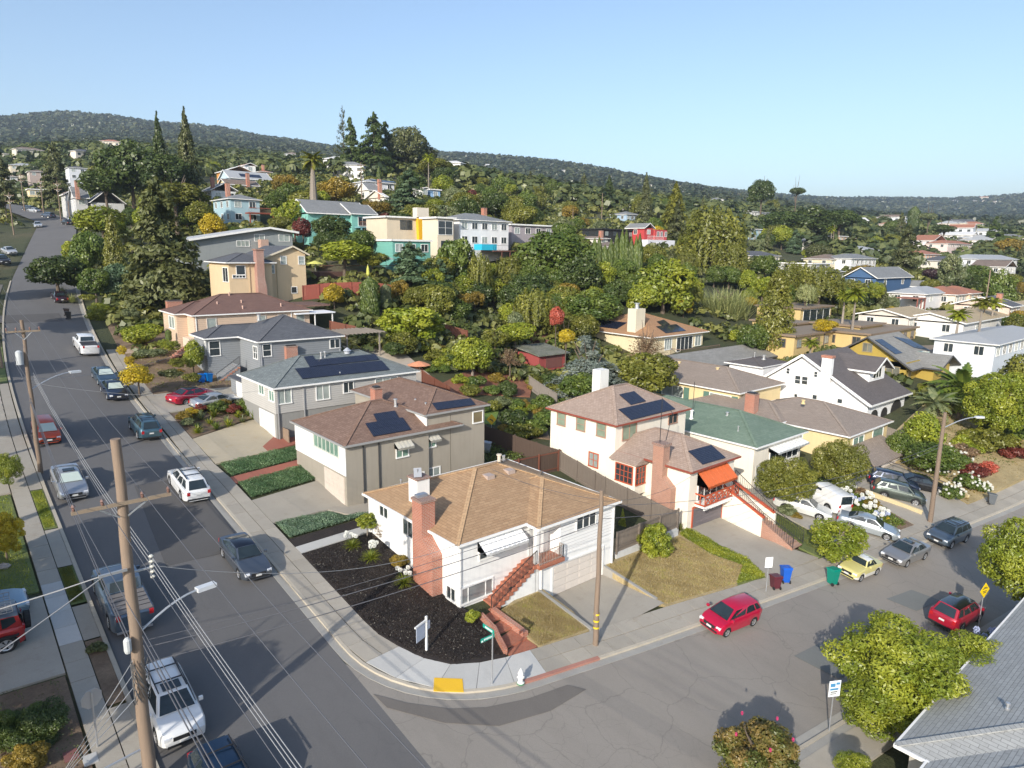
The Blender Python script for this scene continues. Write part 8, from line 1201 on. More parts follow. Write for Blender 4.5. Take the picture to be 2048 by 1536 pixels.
for k, (cx, top_, bot, w_) in enumerate(((1220, 505, 582, 13), (1231, 494, 588, 13), (1242, 484, 590, 13), (1250, 482, 590, 13), (1260, 498, 592, 12), (1270, 492, 590, 12), (1277, 482, 588, 13), (1208, 520, 580, 13), (1188, 490, 560, 12), (1197, 488, 565, 11))): TR('italian_cypress', 'slim Italian cypress, %s from the left in the cypress row' % ('third', 'fourth', 'fifth', 'sixth', 'seventh', 'eighth', 'rightmost', 'second', 'leftmost', 'shorter one between second and third')[k], 'thin', cx, top_, bot, w_*1.25, 152, 'md', group='row of Italian cypresses')
for cx, ct, cb, w_, D, lb, k in ((625, 296, 350, 62, 165, 'tall fan palm with thick shaggy trunk above the low grey house', 'palm'), (857, 303, 330, 32, 250, 'thin tall palm on the ridge right of the eucalyptus', 'palm2'), (1712, 568, 612, 52, 118, 'fan palm with slim pale trunk by the court buildings', 'palm'), (1690, 575, 610, 46, 122, 'feathery palm left of the slim fan palm', 'palm2'), (1966, 588, 625, 62, 108, 'tall fan palm with brown skirt near the right edge', 'palm'), (1918, 610, 650, 60, 112, 'shorter palm before the long white building', 'palm'), (1988, 590, 625, 50, 135, 'palm crown behind the tall fan palm', 'palm2'), (1622, 672, 702, 52, 101, 'squat palm in front of the flat court building', 'palm2'), (1150, 366, 385, 20, 420, 'small distant palm on the wooded slope', 'palm2'), (1664, 448, 470, 26, 300, 'palm left of the tan two-storey house', 'palm2')):
    TR('palm_tree', lb, k, cx, ct, cb, w_, D, 'ol' if 'skirt' in lb or 'shaggy' in lb else 'yg', group='palms', bark=BARKG, tw=3.2 if 'thick' in lb else .8)
# trees standing just outside the picture whose shadows reach into it
def shade_tree(px, py, h, rx, kind, lb, col='md', rz=None):
    g3 = G(px, py); L = h/math.tan(SUN_EL); x, y = g3[0]-SHD.x*L, g3[1]-SHD.y*L; zg = Tz(x, y); plantat('street_tree', lb, 'tree', kind, np.array([x, y, g3[2]+h]), rx, rz or rx*.8, zg, col)
shade_tree(165, 648, 7.5, 4.2, 'oak', 'leafy tree beyond the left edge shading the street by the white pickup'); shade_tree(60, 590, 8, 4, 'oak2', 'leafy tree beyond the left edge opposite the dark oak'); shade_tree(205, 860, 6.5, 3.4, 'round', 'leafy tree beyond the left edge above the orange-red hatchback'); shade_tree(330, 935, 9.5, 2.4, 'palm', 'tall palm beyond the left edge near the silver saloon', rz=2.0); shade_tree(235, 1075, 6.5, 3.6, 'oak', 'broad tree beyond the left edge near the slate-blue pickup'); shade_tree(60, 1180, 6, 3.6, 'oak2', 'broad tree beyond the left edge over the red off-road vehicle'); shade_tree(90, 1350, 6, 4.2, 'oak', 'broad tree beyond the lower left corner'); shade_tree(150, 1300, 7, 3.0, 'round', 'second tree beyond the lower left corner'); shade_tree(40, 740, 6.5, 3.2, 'oak', 'leafy tree beyond the left edge by the light green bin'); shade_tree(30, 860, 5.5, 2.6, 'round2', 'small tree beyond the left edge on the footpath'); shade_tree(395, 1370, 7.5, 2.6, 'oak', 'tree beyond the bottom left whose shade crosses the white SUV')
# agapanthus, aloes, roses
def rosette(n=60, L=.55, w_=.022, el=(.3, 1.35), bend=.28, balls=0, bz=.75, br=.11):
    co, t = spikes(n, L, w_, el, bend, 4); return npmesh('leaves', co, 4, LM, t)
AG = rosette(150, .8, .024); AL = rosette(46, .55, .05, (.1, 1.5), .02); FLW = M('plain', (.80, .80, .74), r=.7); FLB = M('plain', (.45, .50, .68), r=.7); GRS = rosette(220, .9, .012, (.5, 1.45), .3)
bco, bt = leaves(unit(150)*rg.uniform(.75, 1.05, (150, 1)), unit(150), .26, .7, .6), rg.random(150); BALL = npmesh('flower_head', bco, 4, FLW, bt)
def agap(name, label, x, y, s_, nfl, cat='plant', mesh=None, col='yg', fm=None, z=None, spread=.5, hz_=.95, group=None):
    z = Tz(x, y)+.12 if z is None else z; r = thing(name, label, cat, (x, y, z), 0, group, local=True); o = bpy.data.objects.new('leaves', mesh or AG); COL.objects.link(o); o.parent = r; o.scale = (s_, s_, s_*.9); o.material_slots[0].link = 'OBJECT'; o.material_slots[0].material = LMC[col]; o.rotation_euler = (0, 0, rg.uniform(0, 6))
    for k in range(nfl):
        a = rg.uniform(0, 6.28); d = rg.uniform(.1, spread)*s_; h = hz_*s_*rg.uniform(.85, 1.15); p = (math.cos(a)*d, math.sin(a)*d, h); st = MB().tube([(p[0]*.3, p[1]*.3, .1), p], .012, 5).build('stem', LMC['md'], r); fl = bpy.data.objects.new('flower_head', BALL); COL.objects.link(fl); fl.parent = st; fl.location = p; fl.scale = (.13*s_,)*3
        if fm: fl.material_slots[0].link = 'OBJECT'; fl.material_slots[0].material = fm
    return r
for px, py, s_, n, lb in ((705, 1098, .95, 5, 'white agapanthus nearest the mulch path'), (742, 1122, 1.0, 6, 'middle white agapanthus clump in the mulch bed'), (808, 1172, 1.0, 6, 'white agapanthus clump left of the brick chimney foot')): g3 = G(px, py); agap('agapanthus', lb, g3[0], g3[1], s_, n, group='agapanthus in the mulch bed')
g3 = G(800, 1130); plantat('low_shrub', 'low orange-green shrub between two agapanthus clumps', 'bush', 'shrub', np.array([g3[0], g3[1], g3[2]+.35]), .75, .4, g3[2]+.1, 'orr', trunk=False); g3 = G(770, 1090); plantat('bare_shrub', 'leafless twiggy shrub against the white wall', 'bush', 'twig', np.array([g3[0]+.3, g3[1]+.5, g3[2]+.8]), .8, .9, g3[2]+.1, 'br', trunk=False); g3 = G(945, 1248); plantat('small_bush', 'small thin bush beside the brick walk', 'bush', 'shrub2', np.array([g3[0], g3[1], g3[2]+.5]), .5, .5, g3[2]+.1, 'yg'); g3 = G(628, 945); plantat('corner_shrub', 'small orange-green shrub at the taupe garage corner', 'bush', 'shrub', np.array([g3[0], g3[1], g3[2]+.5]), .5, .6, g3[2]+.1, 'orr')
ords = ['near kerb', 'by the curved wall', 'in the middle', 'beside the silver car', 'by the garage', 'at the far side', 'under the grey house']
k = 0
for i, (x, y) in enumerate([(-3.0+(j % 5)*1.35+rg.uniform(-.3, .3), 40.0+(j//5)*1.5+rg.uniform(-.3, .3)+(j % 5)*.45) for j in range(20)]):
    r = agap('aloe', 'spiky green aloe, %s in the %s row of the aloe bed' % (('leftmost', 'second', 'middle', 'fourth', 'rightmost')[i % 5], ('front', 'second', 'third', 'back')[i//5]), x, y, rg.uniform(1.3, 1.9), 0, mesh=AL, col=('yg', 'md', 'yg', 'gr')[i % 4], group='aloes in the front garden')
for i, (x, y, c, s_) in enumerate(((-3.3, 43.6, 'orr', .9), (-2.4, 44.8, 'ye', .8), (-1.3, 45.6, 'rd', .8), (.2, 45.0, 'md', 1.1), (1.4, 44.2, 'rd', .9), (2.6, 44.6, 'md', 1.1), (3.0, 45.8, 'gr', 1.0), (1.0, 46.2, 'orr', .9), (-3.4, 42.4, 'gr', .7))): zg = Tz(x, y)+.1; plantat('garden_shrub', 'garden shrub among the aloes, %s' % ('orange at the kerb end', 'golden one', 'dark red one left', 'green one in the middle', 'dark red one right', 'tall green one right', 'grey-green one by the car', 'rust-coloured one behind', 'grey one nearest the street')[i], 'bush', 'shrub2', np.array([x, y, zg+s_*.6]), s_, s_*.7, zg, c, trunk=False)
for i in range(16):
    g3 = G(1690+i*5.5+rg.uniform(-14, 14), 1000+i*3.3+rg.uniform(-12, 22)); agap('white_agapanthus', '%s agapanthus clump on the bank beside the white van, %s from the top' % ('lilac' if i % 5 == 0 else 'white', ('first', 'second', 'third', 'fourth', 'fifth', 'sixth', 'seventh', 'eighth', 'ninth', 'tenth', 'eleventh', 'twelfth', 'thirteenth', 'fourteenth', 'fifteenth', 'lowest')[i]), g3[0], g3[1], rg.uniform(.9, 1.25), 5, fm=FLB if i % 5 == 0 else None, group='agapanthus on the bank beside the van')
for i, (px, py, w_, c, lb) in enumerate(((1745, 1010, 40, 'orr', 'orange shrub between the agapanthus and the parking bay'), (1765, 1035, 30, 'ye', 'yellow flowering shrub at the parking bay wall'), (1722, 985, 30, 'br', 'bare pinkish shrub at the corner of the parking bay'), (1950, 945, 60, 'rd', 'crimson flowering bush at the right edge of the street'), (1975, 935, 44, 'red', 'red bougainvillea right of the crimson bush'), (1925, 905, 60, 'br', 'dry greyish-pink shrub above the crimson bush'), (1990, 885, 90, 'ol', 'long olive hedge at the right edge slope'), (2030, 905, 60, 'rd', 'dark reddish shrub at the right edge'))): TR('flower_shrub', lb, 'shrub2', px, py-w_*.4, py+w_*.35, w_, at(px, py, 60)[1]*0+((np.array(G(px, py+w_*.3))-CAM)@FW), c, cat='bush', trunk=False)
for i, (px, py, w_) in enumerate(((1880, 905, 60), (1915, 925, 60), (1870, 940, 46), (1935, 965, 60), (1905, 985, 50), (1960, 975, 44), (1790, 905, 40), (1850, 870, 50))):
    g3 = G(px, py+w_*.3); D = (np.array(g3)-CAM)@FW; r = TR('rose_bush', 'white rose bush, %s' % ('behind the pole on the upper bank', 'in the middle of the upper bank', 'directly behind the right-hand pole', 'lower bank above the pavement', 'nearest the pavement', 'rightmost on the lower bank', 'left of the pole above the parked cars', 'topmost left near the olive house')[i], 'shrub', px, py-w_*.4, py+w_*.4, w_, D, 'md', cat='bush', trunk=False)
    cr = r.children[0]; s_ = cr.scale; 
    for k in range(22): d = unit(1)[0]; d[2] = abs(d[2]); fl = bpy.data.objects.new('flower', BALL); COL.objects.link(fl); fl.parent = r; fl.location = (d[0]*s_[0]*.95, d[1]*s_[1]*.95, cr.location.z+d[2]*s_[2]*.95); fl.scale = (.10,)*3
g3 = G(2015, 1330); 
for i in range(6): 
    P, _ = at(1965+i*14, 1262+(i % 3)*14, 36.5); agap('lilac_agapanthus', 'lilac agapanthus clump behind the yellow diamond sign, %s from the left' % ('first', 'second', 'third', 'fourth', 'fifth', 'last')[i], P[0], P[1], 1.2, 4, fm=FLB, group='lilac agapanthus by the diamond sign', z=P[2]-1.3)
crp = [o for o in bpy.data.objects if o.name.startswith('crape_myrtle')][0]; cz = crp.children[0]; PNK = M('plain', (.55, .04, .16), r=.6)
for k in range(5): a = k*1.3; fl = bpy.data.objects.new('blossom', BALL); COL.objects.link(fl); fl.parent = crp; fl.location = (math.cos(a)*cz.scale[0]*.55, math.sin(a)*cz.scale[1]*.55, cz.location.z+cz.scale[2]*(.72+.06*math.sin(k*3))); fl.scale = (.05, .05, .09); fl.material_slots[0].link = 'OBJECT'; fl.material_slots[0].material = PNK
g3 = G(137, 608); agap('ornamental_grass', 'pale ornamental grass clump by the kerb near the maroon saloon', g3[0]+.5, g3[1], 2.0, 0, mesh=GRS, col='pale'); g3 = G(118, 590); agap('ornamental_grass', 'second pale grass clump behind the maroon saloon', g3[0]+.5, g3[1], 1.8, 0, mesh=GRS, col='pale')
# ground cover: lawns and creeping plants as blades and small leaves
def inpoly(P, poly):
    x, y = P[:, 0], P[:, 1]; r = np.zeros(len(P), bool); n = len(poly); j = n-1
    for i in range(n):
        (xi, yi), (xj, yj) = poly[i], poly[j]; c = ((yi > y) != (yj > y)) & (x < (xj-xi)*(y-yi)/(yj-yi+1e-12)+xi); r ^= c; j = i
    return r
def cover(name, label, poly, n, h, s_, col, kind='blade', cat='ground cover', dz=.14, clump=0):
    pl = np.array(poly, float); P = rg.uniform(pl.min(0), pl.max(0), (n*3, 2)); P = P[inpoly(P, poly)][:n]; m = len(P); z = T(P[:, 0], P[:, 1])+dz; nz = np.sin(P[:, 0]*2.1)*np.cos(P[:, 1]*1.7)+np.sin(P[:, 0]*5+P[:, 1]*4)*.5; t = np.clip(.5+nz*.25+rg.normal(0, .15, m), 0, 1)
    if clump: keep = nz+rg.normal(0, .5, m) > clump; P, z, t = P[keep], z[keep], t[keep]; m = len(P)
    if kind == 'blade':
        a = rg.uniform(0, 6.28, m); hh = h*rg.uniform(.5, 1.3, m); u = np.stack([np.cos(a), np.sin(a), np.zeros(m)], 1)*s_; c = np.stack([P[:, 0], P[:, 1], z], 1); tip = c+np.stack([rg.normal(0, .35, m)*hh, rg.normal(0, .35, m)*hh, hh], 1); co = np.stack([c-u, c+u, tip], 1).reshape(-1, 3); me = npmesh(name, co, 3, LMC[col], t)
    else:
        c = np.stack([P[:, 0], P[:, 1], z+rg.uniform(0, h, m)*(1+nz*.4)[:m] if not clump else z+rg.uniform(0, h, m)], 1); co = leaves(c, np.tile([0, 0, 1.], (m, 1)), s_, .55, .9); me = npmesh(name, co, 4, LMC[col], t)
    o = bpy.data.objects.new(name, me); COL.objects.link(o); return tag(o, label, cat, kind='stuff')
LMC['dry'] = M('leaf', (.34, .26, .11), (.54, .43, .21)); LMC['gc'] = M('leaf', (.08, .16, .06), (.19, .29, .13)); LMC['gcb'] = M('leaf', (.12, .19, .115), (.25, .36, .22)); LMC['chip'] = M('leaf', (.012, .008, .006), (.05, .035, .026))
cover('dry_grass', 'short dry yellow grass beside the brick walk', [(3.2, 5.9), (6.65, 6.2), (6.5, 1.95), (3.1, 2.3)], 16000, .09, .012, 'dry'); cover('grass', 'green tufts in the small dry lawn', [(3.2, 5.9), (6.65, 6.2), (6.5, 1.95), (3.1, 2.3)], 5000, .1, .012, 'yg', clump=.75)
LP = [(12.9, 6.2), (12.8, 1.15), (19.2, .15), (21.9, 1.3), (21.2, 3.5), (21.3, 6.3)]; cover('dry_grass', 'dry straw-coloured lawn in front of the retaining wall', LP, 30000, .11, .013, 'dry'); cover('grass', 'green patches in the straw-coloured lawn', LP, 9000, .1, .013, 'yg', clump=.7)
cover('ivy', 'dense green creeping plants along the cream house driveway', [(19.3, .15), (22.0, -.45), (23.0, 1.5), (23.0, 6.8), (21.6, 6.5), (21.3, 3.5), (22.0, 1.3)], 14000, .22, .05, 'yg', 'leaf')
cover('ground_cover', 'blue-green creeping ground cover beside the lower driveway', [(-3.75, 19.3), (1.2, 19.75), (2.6, 20.0), (.8, 20.5), (.1, 21.5), (-3.75, 21.6)], 16000, .16, .045, 'gcb', 'leaf'); cover('ground_cover', 'green ground cover between red path and driveway', [(-3.75, 26.0), (2.0, 27.1), (2.2, 30.0), (-3.75, 28.8)], 18000, .16, .045, 'gc', 'leaf'); cover('ground_cover', 'green ground cover above the red path', [(-3.75, 30.2), (2.4, 31.4), (5.2, 32.2), (6, 34.6), (.8, 33.7), (-3.75, 32.8)], 20000, .16, .045, 'gc', 'leaf')
cover('grass', 'rough green grass bank right of the cream house stair', [(29.6, -1.1), (31.8, -1.4), (33.6, 9), (29.6, 9)], 12000, .22, .03, 'ol', 'leaf'); cover('grass', 'shaded lawn strip on the left verge', [(-16.2, 18), (-15.6, 18), (-15.6, 21.8), (-16.2, 21.8)], 3000, .08, .012, 'ol'); cover('grass', 'sunlit lawn strip on the left verge', [(-16.2, 27.2), (-15.6, 27.2), (-15.6, 33), (-16.2, 33)], 4000, .08, .012, 'yg'); cover('grass', 'front lawn left of the footpath', [(-17.5, 20), (-17.5, 33), (-26, 33), (-26, 20)], 16000, .1, .016, 'yg')
cover('bark_chips', 'dark bark chips covering the corner bed', [(-3.8, 17), (-3.8, 8), (-3.0, 5.4), (-1.6, 3.6), (.9, 2.8), (1.6, 5.9), (1.3, 7.4), (1.3, 17.4)], 26000, .03, .035, 'chip', 'leaf', dz=.15); cover('weeds', 'weedy green growth in the upper left garden', [(-3.5, 53.5), (4.5, 53.5), (4.8, 68), (-2.8, 69.5)], 9000, .25, .07, 'ol', 'leaf', clump=.35); cover('weeds', 'dry weeds on the slope right of the parking bay', [(54, -3.6), (80, -6.3), (85, 9), (59, 6.8)], 16000, .3, .09, 'orr', 'leaf', clump=.2); cover('weeds', 'green weeds under the roses', [(54, -2), (74, -4), (78, 8), (59, 6.8)], 14000, .35, .09, 'md', 'leaf', clump=.1); cover('weeds', 'mixed plants on the bank beside the white van', [(38.8, -1.9), (42.2, -2.3), (46, 6), (41, 9)], 14000, .4, .08, 'md', 'leaf')
cover('weeds', 'weeds and leaves among the left front garden rocks', [(-17.6, 2.5), (-17.6, 12), (-26, 12), (-26, 2.5)], 9000, .2, .05, 'co', 'leaf', clump=.2); cover('weeds', 'rough plants behind the red brown fence yard', [(14, 21.5), (21, 21.5), (18, 35), (14, 33)], 9000, .5, .1, 'md', 'leaf', clump=-.2)
# ============================================================ canopy between the houses, far woods, far houses, air
bpy.context.view_layer.update()
def bbox_px(o):
    pts = []
    def rec(c):
        if c.type == 'MESH': pts.extend([c.matrix_world@Vector(v) for v in c.bound_box])
        for k in c.children: rec(k)
    rec(o); P = [proj(tuple(p)) for p in pts]; D = min((np.array(p)-CAM)@FW for p in pts); xs = [p[0] for p in P]; ys_ = [p[1] for p in P]; c = sum(pts, Vector())/len(pts)
    return min(xs), min(ys_), max(xs), max(ys_), D, c
HB = []
for o in list(bpy.data.objects):
    if o.parent is None and o.get('category') in ('house', 'shed', 'pool', 'deck'):
        b4 = bbox_px(o); x0, y0, x1, y1 = b4[:4]
        hh = y1-y0; HB.append((x0, y0, x1, y0+hh*(.62 if b4[4] > 60 else .95), b4[4], o.name.split('.')[0].replace('_', ' '), b4[5]))
LANDM = [(h[5], (h[0]+h[2])/2, (h[1]+h[3])/2, h[4], h[6]) for h in HB if -50 < (h[0]+h[2])/2 < 2100]
USED = {}
def relabel(adj, px, py, D):
    best = min(LANDM, key=lambda m: (m[1]-px)**2+((m[2]-py)*1.6)**2); dx, dy = px-best[1], py-best[2]
    rel = ('left of' if dx < 0 else 'right of') if abs(dx) > abs(dy)*1.1 else ('above' if dy < 0 else 'below')
    k = (adj, rel, best[0]); USED[k] = USED.get(k, 0)+1; n = USED[k]
    o_ = ('', 'second ', 'third ', 'fourth ', 'fifth ', 'sixth ', 'seventh ', 'eighth ', 'ninth ', 'tenth ', 'eleventh ', 'twelfth ')[min(n-1, 11)]
    return ('%s%s %s the %s' % (o_, adj, rel, best[0])) if n > 1 else ('%s nearest %s the %s' % (adj, rel, best[0]))
def on_road(x, y): return (float(xl(y))-3.5 < x < float(xr(y))+3.2 and y < 300) or (-8 < x < 138 and float(ys(x))-3 < y < float(yn(x))+3.5)
def clear(px0, py0, px1, py1, D, mx=.16):
    for x0, y0, x1, y1, Dh, *_ in HB:
        if D > Dh+2: continue
        ix = min(px1, x1)-max(px0, x0); iy = min(py1, y1)-max(py0, y0)
        if ix > 0 and iy > 0 and ix*iy > mx*(x1-x0)*(y1-y0): return False
    return True
def inside_house(x, y, m=1.2):
    for h in HB2:
        if h[0]-m < x < h[2]+m and h[1]-m < y < h[3]+m: return True
    return False
HB2 = []
for o in list(bpy.data.objects):
    if o.parent is None and o.get('category') in ('house', 'shed', 'deck', 'pool'):
        pts = []
        for c in o.children:
            if c.type == 'MESH': pts += [c.matrix_world@Vector(v) for v in c.bound_box]
        if pts: HB2.append((min(p.x for p in pts), min(p.y for p in pts), max(p.x for p in pts), max(p.y for p in pts)))
taken = [(v.location.x, v.location.y, 2.5) for v in VEG]
SPEC = [('dark green bushy tree', 'oak_tree', ('oak', 'oak2'), 'dk', 3.4, 3.0), ('green leafy tree', 'leafy_tree', ('round', 'round2', 'oak2'), 'md', 3.0, 2.9), ('olive green tree', 'olive_tree', ('round2', 'oak'), 'ol', 3.0, 2.8), ('bright yellow-green tree', 'light_tree', ('round', 'loose'), 'yg', 2.5, 2.5), ('grey-green tree', 'leafy_tree', ('oak2', 'loose'), 'gr', 2.7, 2.6), ('dark conifer', 'conifer', ('cedar', 'cedar2', 'fir'), 'co', 3.0, 5.0), ('feathery drooping tree', 'willow_tree', ('willow',), 'ol', 3.2, 3.4), ('golden yellow tree', 'yellow_tree', ('round',), 'ye', 1.8, 1.9), ('rust-coloured tree', 'autumn_tree', ('round2', 'loose'), 'orr', 2.2, 2.2), ('maroon-leaved tree', 'autumn_tree', ('round',), 'rd', 1.8, 1.9)]
PRB = np.array([.20, .22, .19, .13, .09, .06, .05, .02, .03, .01]); rf = random.Random(21)
def fill(poly, n, lo, hi, sc_, prb=PRB, gap=1.0, maxc=.16, cat='tree', spec=SPEC, trunk=True):
    pl = np.array(poly, float); made = 0; tries = 0
    while made < n and tries < n*9:
        tries += 1; p = np.array([[rf.uniform(pl[:, 0].min(), pl[:, 0].max()), rf.uniform(pl[:, 1].min(), pl[:, 1].max())]])
        if not inpoly(p, poly)[0]: continue
        x, y, z = G(p[0, 0], p[0, 1], 40); D = (x-CAM[0])*FW[0]+(y-CAM[1])*FW[1]
        if D < lo or D > hi or on_road(x, y) or inside_house(x, y): continue
        adj, nm, kinds, col, r0, h0 = spec[int(rg.choice(len(spec), p=prb))]; s_ = sc_*rf.uniform(.7, 1.25)*(1+max(0, D-150)/900); rx, rz = r0*s_, h0*s_
        if any((x-a)**2+(y-b_)**2 < (gap*(rx*.55+c*.5))**2 for a, b_, c in taken): continue
        C = np.array([x, y, z+rz*(1.05 if trunk else .6)]); t = (C-CAM)@cf; cx_, cy_ = proj(C); wp, hp = rx*FPX/t, rz*FPX/t
        if not clear(cx_-wp, cy_-hp, cx_+wp, cy_+hp, D, maxc): continue
        taken.append((x, y, rx)); made += 1; plantat(nm, relabel(adj, cx_, cy_, D), cat, rf.choice(kinds), C, rx, rz, z, col, trunk=trunk)
    return made
HILL = [(150, 340), (420, 330), (700, 350), (900, 375), (1250, 385), (1600, 400), (2048, 440), (2048, 720), (1800, 690), (1420, 700), (1100, 700), (990, 640), (880, 650), (640, 600), (330, 610), (180, 600), (150, 480)]
c1 = fill([(640, 480), (900, 540), (1200, 470), (1500, 470), (1900, 560), (2048, 600), (2048, 740), (1800, 680), (1420, 720), (1090, 700), (980, 650), (880, 655), (760, 600), (650, 600)], 85, 90, 170, 1.05, maxc=.12)
c2 = fill(HILL, 110, 150, 330, 1.15, maxc=.12); c3 = fill([(0, 300), (350, 290), (900, 340), (1300, 380), (1700, 420), (2048, 440), (2048, 560), (1400, 470), (600, 400), (150, 400), (0, 380)], 95, 300, 620, 1.2, maxc=.2)
SHR = [('low green shrub', 'shrub', ('shrub', 'shrub2'), 'md', 1.1, .8), ('yellow-green shrub', 'shrub', ('shrub', 'shrub2'), 'yg', 1.0, .8), ('olive shrub', 'shrub', ('shrub', 'shrub2'), 'ol', 1.1, .8), ('grey-green shrub', 'shrub', ('shrub2',), 'gr', .9, .7), ('rust-brown shrub', 'shrub', ('shrub2',), 'orr', .9, .6), ('crimson shrub', 'shrub', ('shrub2',), 'rd', .7, .5), ('dark green shrub', 'shrub', ('shrub', 'oak2'), 'dk', 1.2, 1.0)]
SP = np.array([.24, .22, .18, .12, .08, .03, .13])
c4 = fill([(690, 690), (860, 640), (1130, 650), (1150, 780), (1110, 860), (1090, 910), (990, 880), (900, 760), (760, 720)], 75, 66, 110, 1.25, SP, .9, .1, 'bush', SHR, False); c5 = fill([(1400, 640), (1760, 640), (2048, 720), (2048, 960), (1900, 930), (1780, 900), (1830, 760), (1560, 740), (1420, 720)], 50, 66, 130, 1.5, SP, .9, .1, 'bush', SHR, False); c6 = fill([(190, 580), (330, 600), (390, 680), (380, 760), (300, 740), (230, 690)], 22, 66, 110, .9, SP, .9, .1, 'bush', SHR, False); c7 = fill([(1130, 780), (1380, 760), (1420, 830), (1300, 800), (1130, 810)], 14, 60, 90, 1.3, SP, .9, .1, 'bush', SHR, False); c8 = fill([(1480, 1000), (1600, 1030), (1640, 1080), (1560, 1090)], 8, 44, 62, .8, SP, .8, .1, 'bush', SHR, False)
print('fill', c1, c2, c3, c4, c5, c6, c7, c8)
# undergrowth covering the slopes between the houses
def scatter_stuff(name, label, cat, n, r0, r1, size, per, col, az=(-40, 40), dens=None, hmul=1., power=1., leafs=.42, exclude=True):
    a = np.radians(rg.uniform(az[0], az[1], n)); d = (r0**power+(r1**power-r0**power)*rg.random(n))**(1/power); x = CAM[0]+(FW[0]*np.cos(a)+RT[0]*np.sin(a))*d; y = CAM[1]+(FW[1]*np.cos(a)+RT[1]*np.sin(a))*d
    nz = np.sin(x*.013+1.3)*np.cos(y*.011)+.6*np.sin(x*.031+y*.027)+.5*np.sin(x*.07-y*.05); k = nz+rg.normal(0, .35, n) > (dens if dens is not None else -9)
    if exclude:
        k &= ~((x > xl(y)-3.5) & (x < xr(y)+3.2) & (y < 300)); k &= ~((x > -8) & (x < 138) & (y > ys(x)-4) & (y < yn(x)+14))
        for h in HB2: k &= ~((x > h[0]-1.5) & (x < h[2]+1.5) & (y > h[1]-1.5) & (y < h[3]+1.5))
    x, y, nz, d = x[k], y[k], nz[k], d[k]; m = len(x); z = T(x, y); s_ = size(d)*rg.uniform(.6, 1.35, m)
    q_ = unit(m*per).reshape(m, per, 3); q_[:, :, 2] = np.abs(q_[:, :, 2])*1.0-.15; rad = rg.uniform(.55, 1.0, (m, per, 1)); c = np.stack([x, y, z+s_*hmul*.75], 1)[:, None, :]+q_*rad*np.stack([s_, s_, s_*hmul], 1)[:, None, :]
    nr = q_.reshape(-1, 3)+np.array([0, 0, .3]); L = np.repeat(s_*leafs, per); co = leaves(c.reshape(-1, 3), nr, L, .8, .55); tt = np.clip(np.repeat(rg.random(m)*.8, per)+rg.normal(0, .12, m*per)+.1, 0, 1)
    o = bpy.data.objects.new(name, npmesh(name, co, 4, col, tt)); COL.objects.link(o); return tag(o, label, cat, kind='stuff')
UG = M('leaf', (.07, .09, .022), (.24, .235, .06)); FR = M('leaf', (.045, .065, .022), (.15, .165, .05)); FR2 = M('leaf', (.026, .042, .018), (.095, .105, .042))
scatter_stuff('undergrowth', 'mixed low shrubs and undergrowth between the hillside houses', 'undergrowth', 9000, 88, 330, lambda d: .9+d*.004, 34, UG, hmul=.75, leafs=.30, dens=-.5)
scatter_stuff('woodland', 'dense woodland canopy on the slopes behind the town', 'woodland', 9000, 300, 900, lambda d: 3.2+d*.0035, 40, FR, hmul=.95, leafs=.27, power=1.6, dens=-.75, exclude=True)
scatter_stuff('ridge_forest', 'continuous dark forest covering the hills and the skyline ridges', 'forest', 30000, 800, 2900, lambda d: 5.5+d*.0016, 16, FR2, hmul=1.1, leafs=.40, power=1.7, dens=-.9, exclude=False); scatter_stuff('far_forest', 'hazy woods on the farthest ridge at the right', 'forest', 12000, 2600, 4600, lambda d: 9+0*d, 9, FR2, az=(0, 42), hmul=1., leafs=.5, power=1.6, dens=-.8, exclude=False)
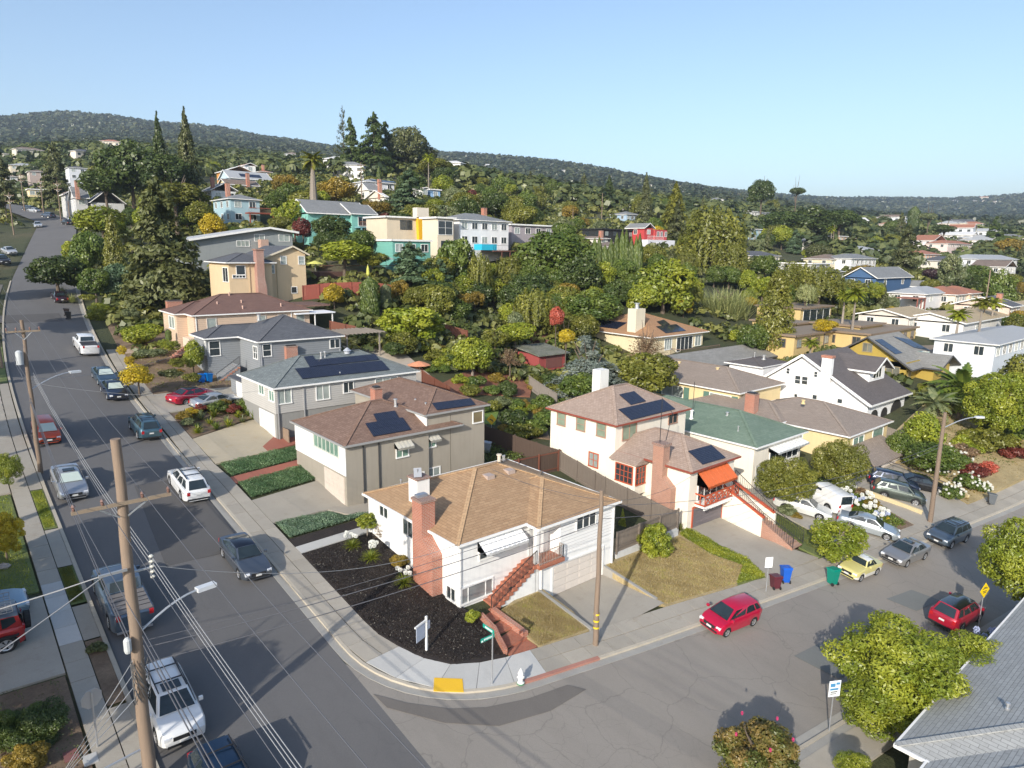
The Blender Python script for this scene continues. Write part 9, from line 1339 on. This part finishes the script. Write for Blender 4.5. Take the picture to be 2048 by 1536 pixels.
# small houses scattered over the far slopes
FHC = [(.72, .70, .66), (.66, .60, .50), (.60, .62, .64), (.70, .62, .54), (.74, .74, .73), (.55, .50, .44)]; FHR = [RGY, RDK, RBR, RTE, RLG, RWH]; ordn = {}
def fh(zone, n, words):
    pl = np.array(zone, float); k = 0
    while k < n:
        px, py = rf.uniform(pl[:, 0].min(), pl[:, 0].max()), rf.uniform(pl[:, 1].min(), pl[:, 1].max())
        if not inpoly(np.array([[px, py]]), zone)[0]: continue
        k += 1; x, y, z = G(px, py, 250, 6000); D = math.hypot(x-CAM[0], y-CAM[1]); L, Wd, hh = rf.uniform(11, 19), rf.uniform(8, 11), rf.choice((3.5, 5.5, 6.5)); s_ = 1+max(0, D-900)/2600; L, Wd, hh = L*s_, Wd*s_, hh*s_; z += 4.0*(1 if D > 500 else .2)
        cn = rf.randrange(len(FHC)); rn = rf.randrange(len(FHR)); az = math.atan2(y-CAM[1], x-CAM[0])-math.pi/2+rf.uniform(-.5, .5); cw = ('white', 'cream', 'pale grey', 'peach', 'bright white', 'beige')[cn]; rw_ = ('grey', 'dark', 'brown', 'red tiled', 'pale grey', 'white')[rn]
        key = (cw, rw_, words); ordn[key] = ordn.get(key, 0)+1; lab = 'distant %s house with %s roof %s' % (cw, rw_, words)
        if ordn[key] > 1: lab = ('second ', 'third ', 'fourth ', 'fifth ', 'sixth ')[min(ordn[key]-2, 4)]+lab
        r = thing('distant_house', lab, 'house', (x, y, z-5), az, 'houses scattered over the far slopes', local=True); box(r, 'wall', -L/2, 0, 0, L/2, Wd, 5+hh, P_(FHC[cn])); hip(r, -L/2-.5, -.5, L/2+.5, Wd+.5, 5+hh, .35, FHR[rn], caps=False) if rf.random() < .65 else gable(r, -L/2-.5, -.5, L/2+.5, Wd+.5, 5+hh, .4, FHR[rn], 'x', .5, P_(FHC[cn]))
        b = MB(); nw = int(L/3.5)
        for j in range(nw):
            c_ = -L/2+L*(j+.5)/nw
            for zz_ in ([5+hh-2.3*s_] if hh < 5*s_ else [5+hh-2.3*s_, 5+hh-5*s_]): MB().box(c_-.8*s_, -.08, zz_, c_+.8*s_, .02, zz_+1.3*s_).build('window', GLASS, r)
fh([(1080, 318), (1200, 340), (1350, 372), (1480, 395), (1500, 412), (1350, 405), (1150, 372), (1080, 360)], 26, 'on the centre-right ridge slope'); fh([(880, 338), (1060, 345), (1060, 372), (890, 368)], 7, 'among the trees on the centre ridge'); fh([(1640, 398), (2040, 402), (2040, 452), (1700, 440)], 24, 'on the hazy far right ridge'); fh([(1880, 455), (2048, 460), (2048, 520), (1900, 505)], 18, 'in the crowded right-hand town'); fh([(1690, 450), (1800, 455), (1790, 480), (1700, 478)], 4, 'behind the tan two-storey house'); fh([(40, 318), (240, 310), (240, 330), (60, 332)], 4, 'on the upper left slope')
fh([(1380, 400), (1480, 410), (1480, 430), (1400, 425)], 3, 'behind the dark knoll'); fh([(580, 330), (700, 345), (700, 365), (600, 350)], 4, 'right of the tall shaggy palm')
# rocks in the left garden
for k, (x, y, s_) in enumerate(((-18.6, 9.5, .35), (-20, 10.5, .45), (-21.2, 9.8, .3), (-19.4, 22.0, .4), (-18.6, 23.4, .35), (-20.2, 21.4, .5))):
    b = MB(); pr_ = [(s_*.8, 0), (s_, s_*.3), (s_*.7, s_*.7), (s_*.2, s_*.85)]; b.lathe((0, 0, 0), pr_, 7); b.v = [(a+rf.uniform(-.08, .08), c+rf.uniform(-.08, .08), d) for a, c, d in b.v]; o = b.build('rock', M('concrete', (.42, .36, .32))); o.location = (x, y, Tz(x, y)+.05); tag(o, 'pale garden rock left of the footpath, %s' % ('nearest the driveway', 'largest by the driveway', 'farthest left by the driveway', 'by the shrub beds', 'right one in the shrub bed', 'large one in the shrub bed')[k], 'rock')
# the air between here and the hills
zmax = float(ZZ.max())+60; zmin = float(ZZ.min())-1.5; X0_, X1_, Y0_, Y1_ = gx[0]-30, gx[-1]+30, gy[0]-30, gy[-1]+30
hz_ = MB().box(X0_, Y0_, zmin, X1_, Y1_, zmax); mh = bpy.data.materials.new('haze'); mh.use_nodes = True; n = mh.node_tree; n.nodes.clear(); ov = n.nodes.new('ShaderNodeOutputMaterial'); pvn = n.nodes.new('ShaderNodeVolumePrincipled'); pvn.inputs['Density'].default_value = 1.5e-4; pvn.inputs['Color'].default_value = (.72, .84, 1, 1); pvn.inputs['Anisotropy'].default_value = .2; n.links.new(pvn.outputs[0], ov.inputs['Volume'])
ho = hz_.build('haze', mh, uv=False); ho['kind'] = 'stuff'; ho['label'] = 'thin blue haze in the air over the whole hillside'; ho['category'] = 'haze'
print('zmax', zmax, zmin, len(bpy.data.objects))
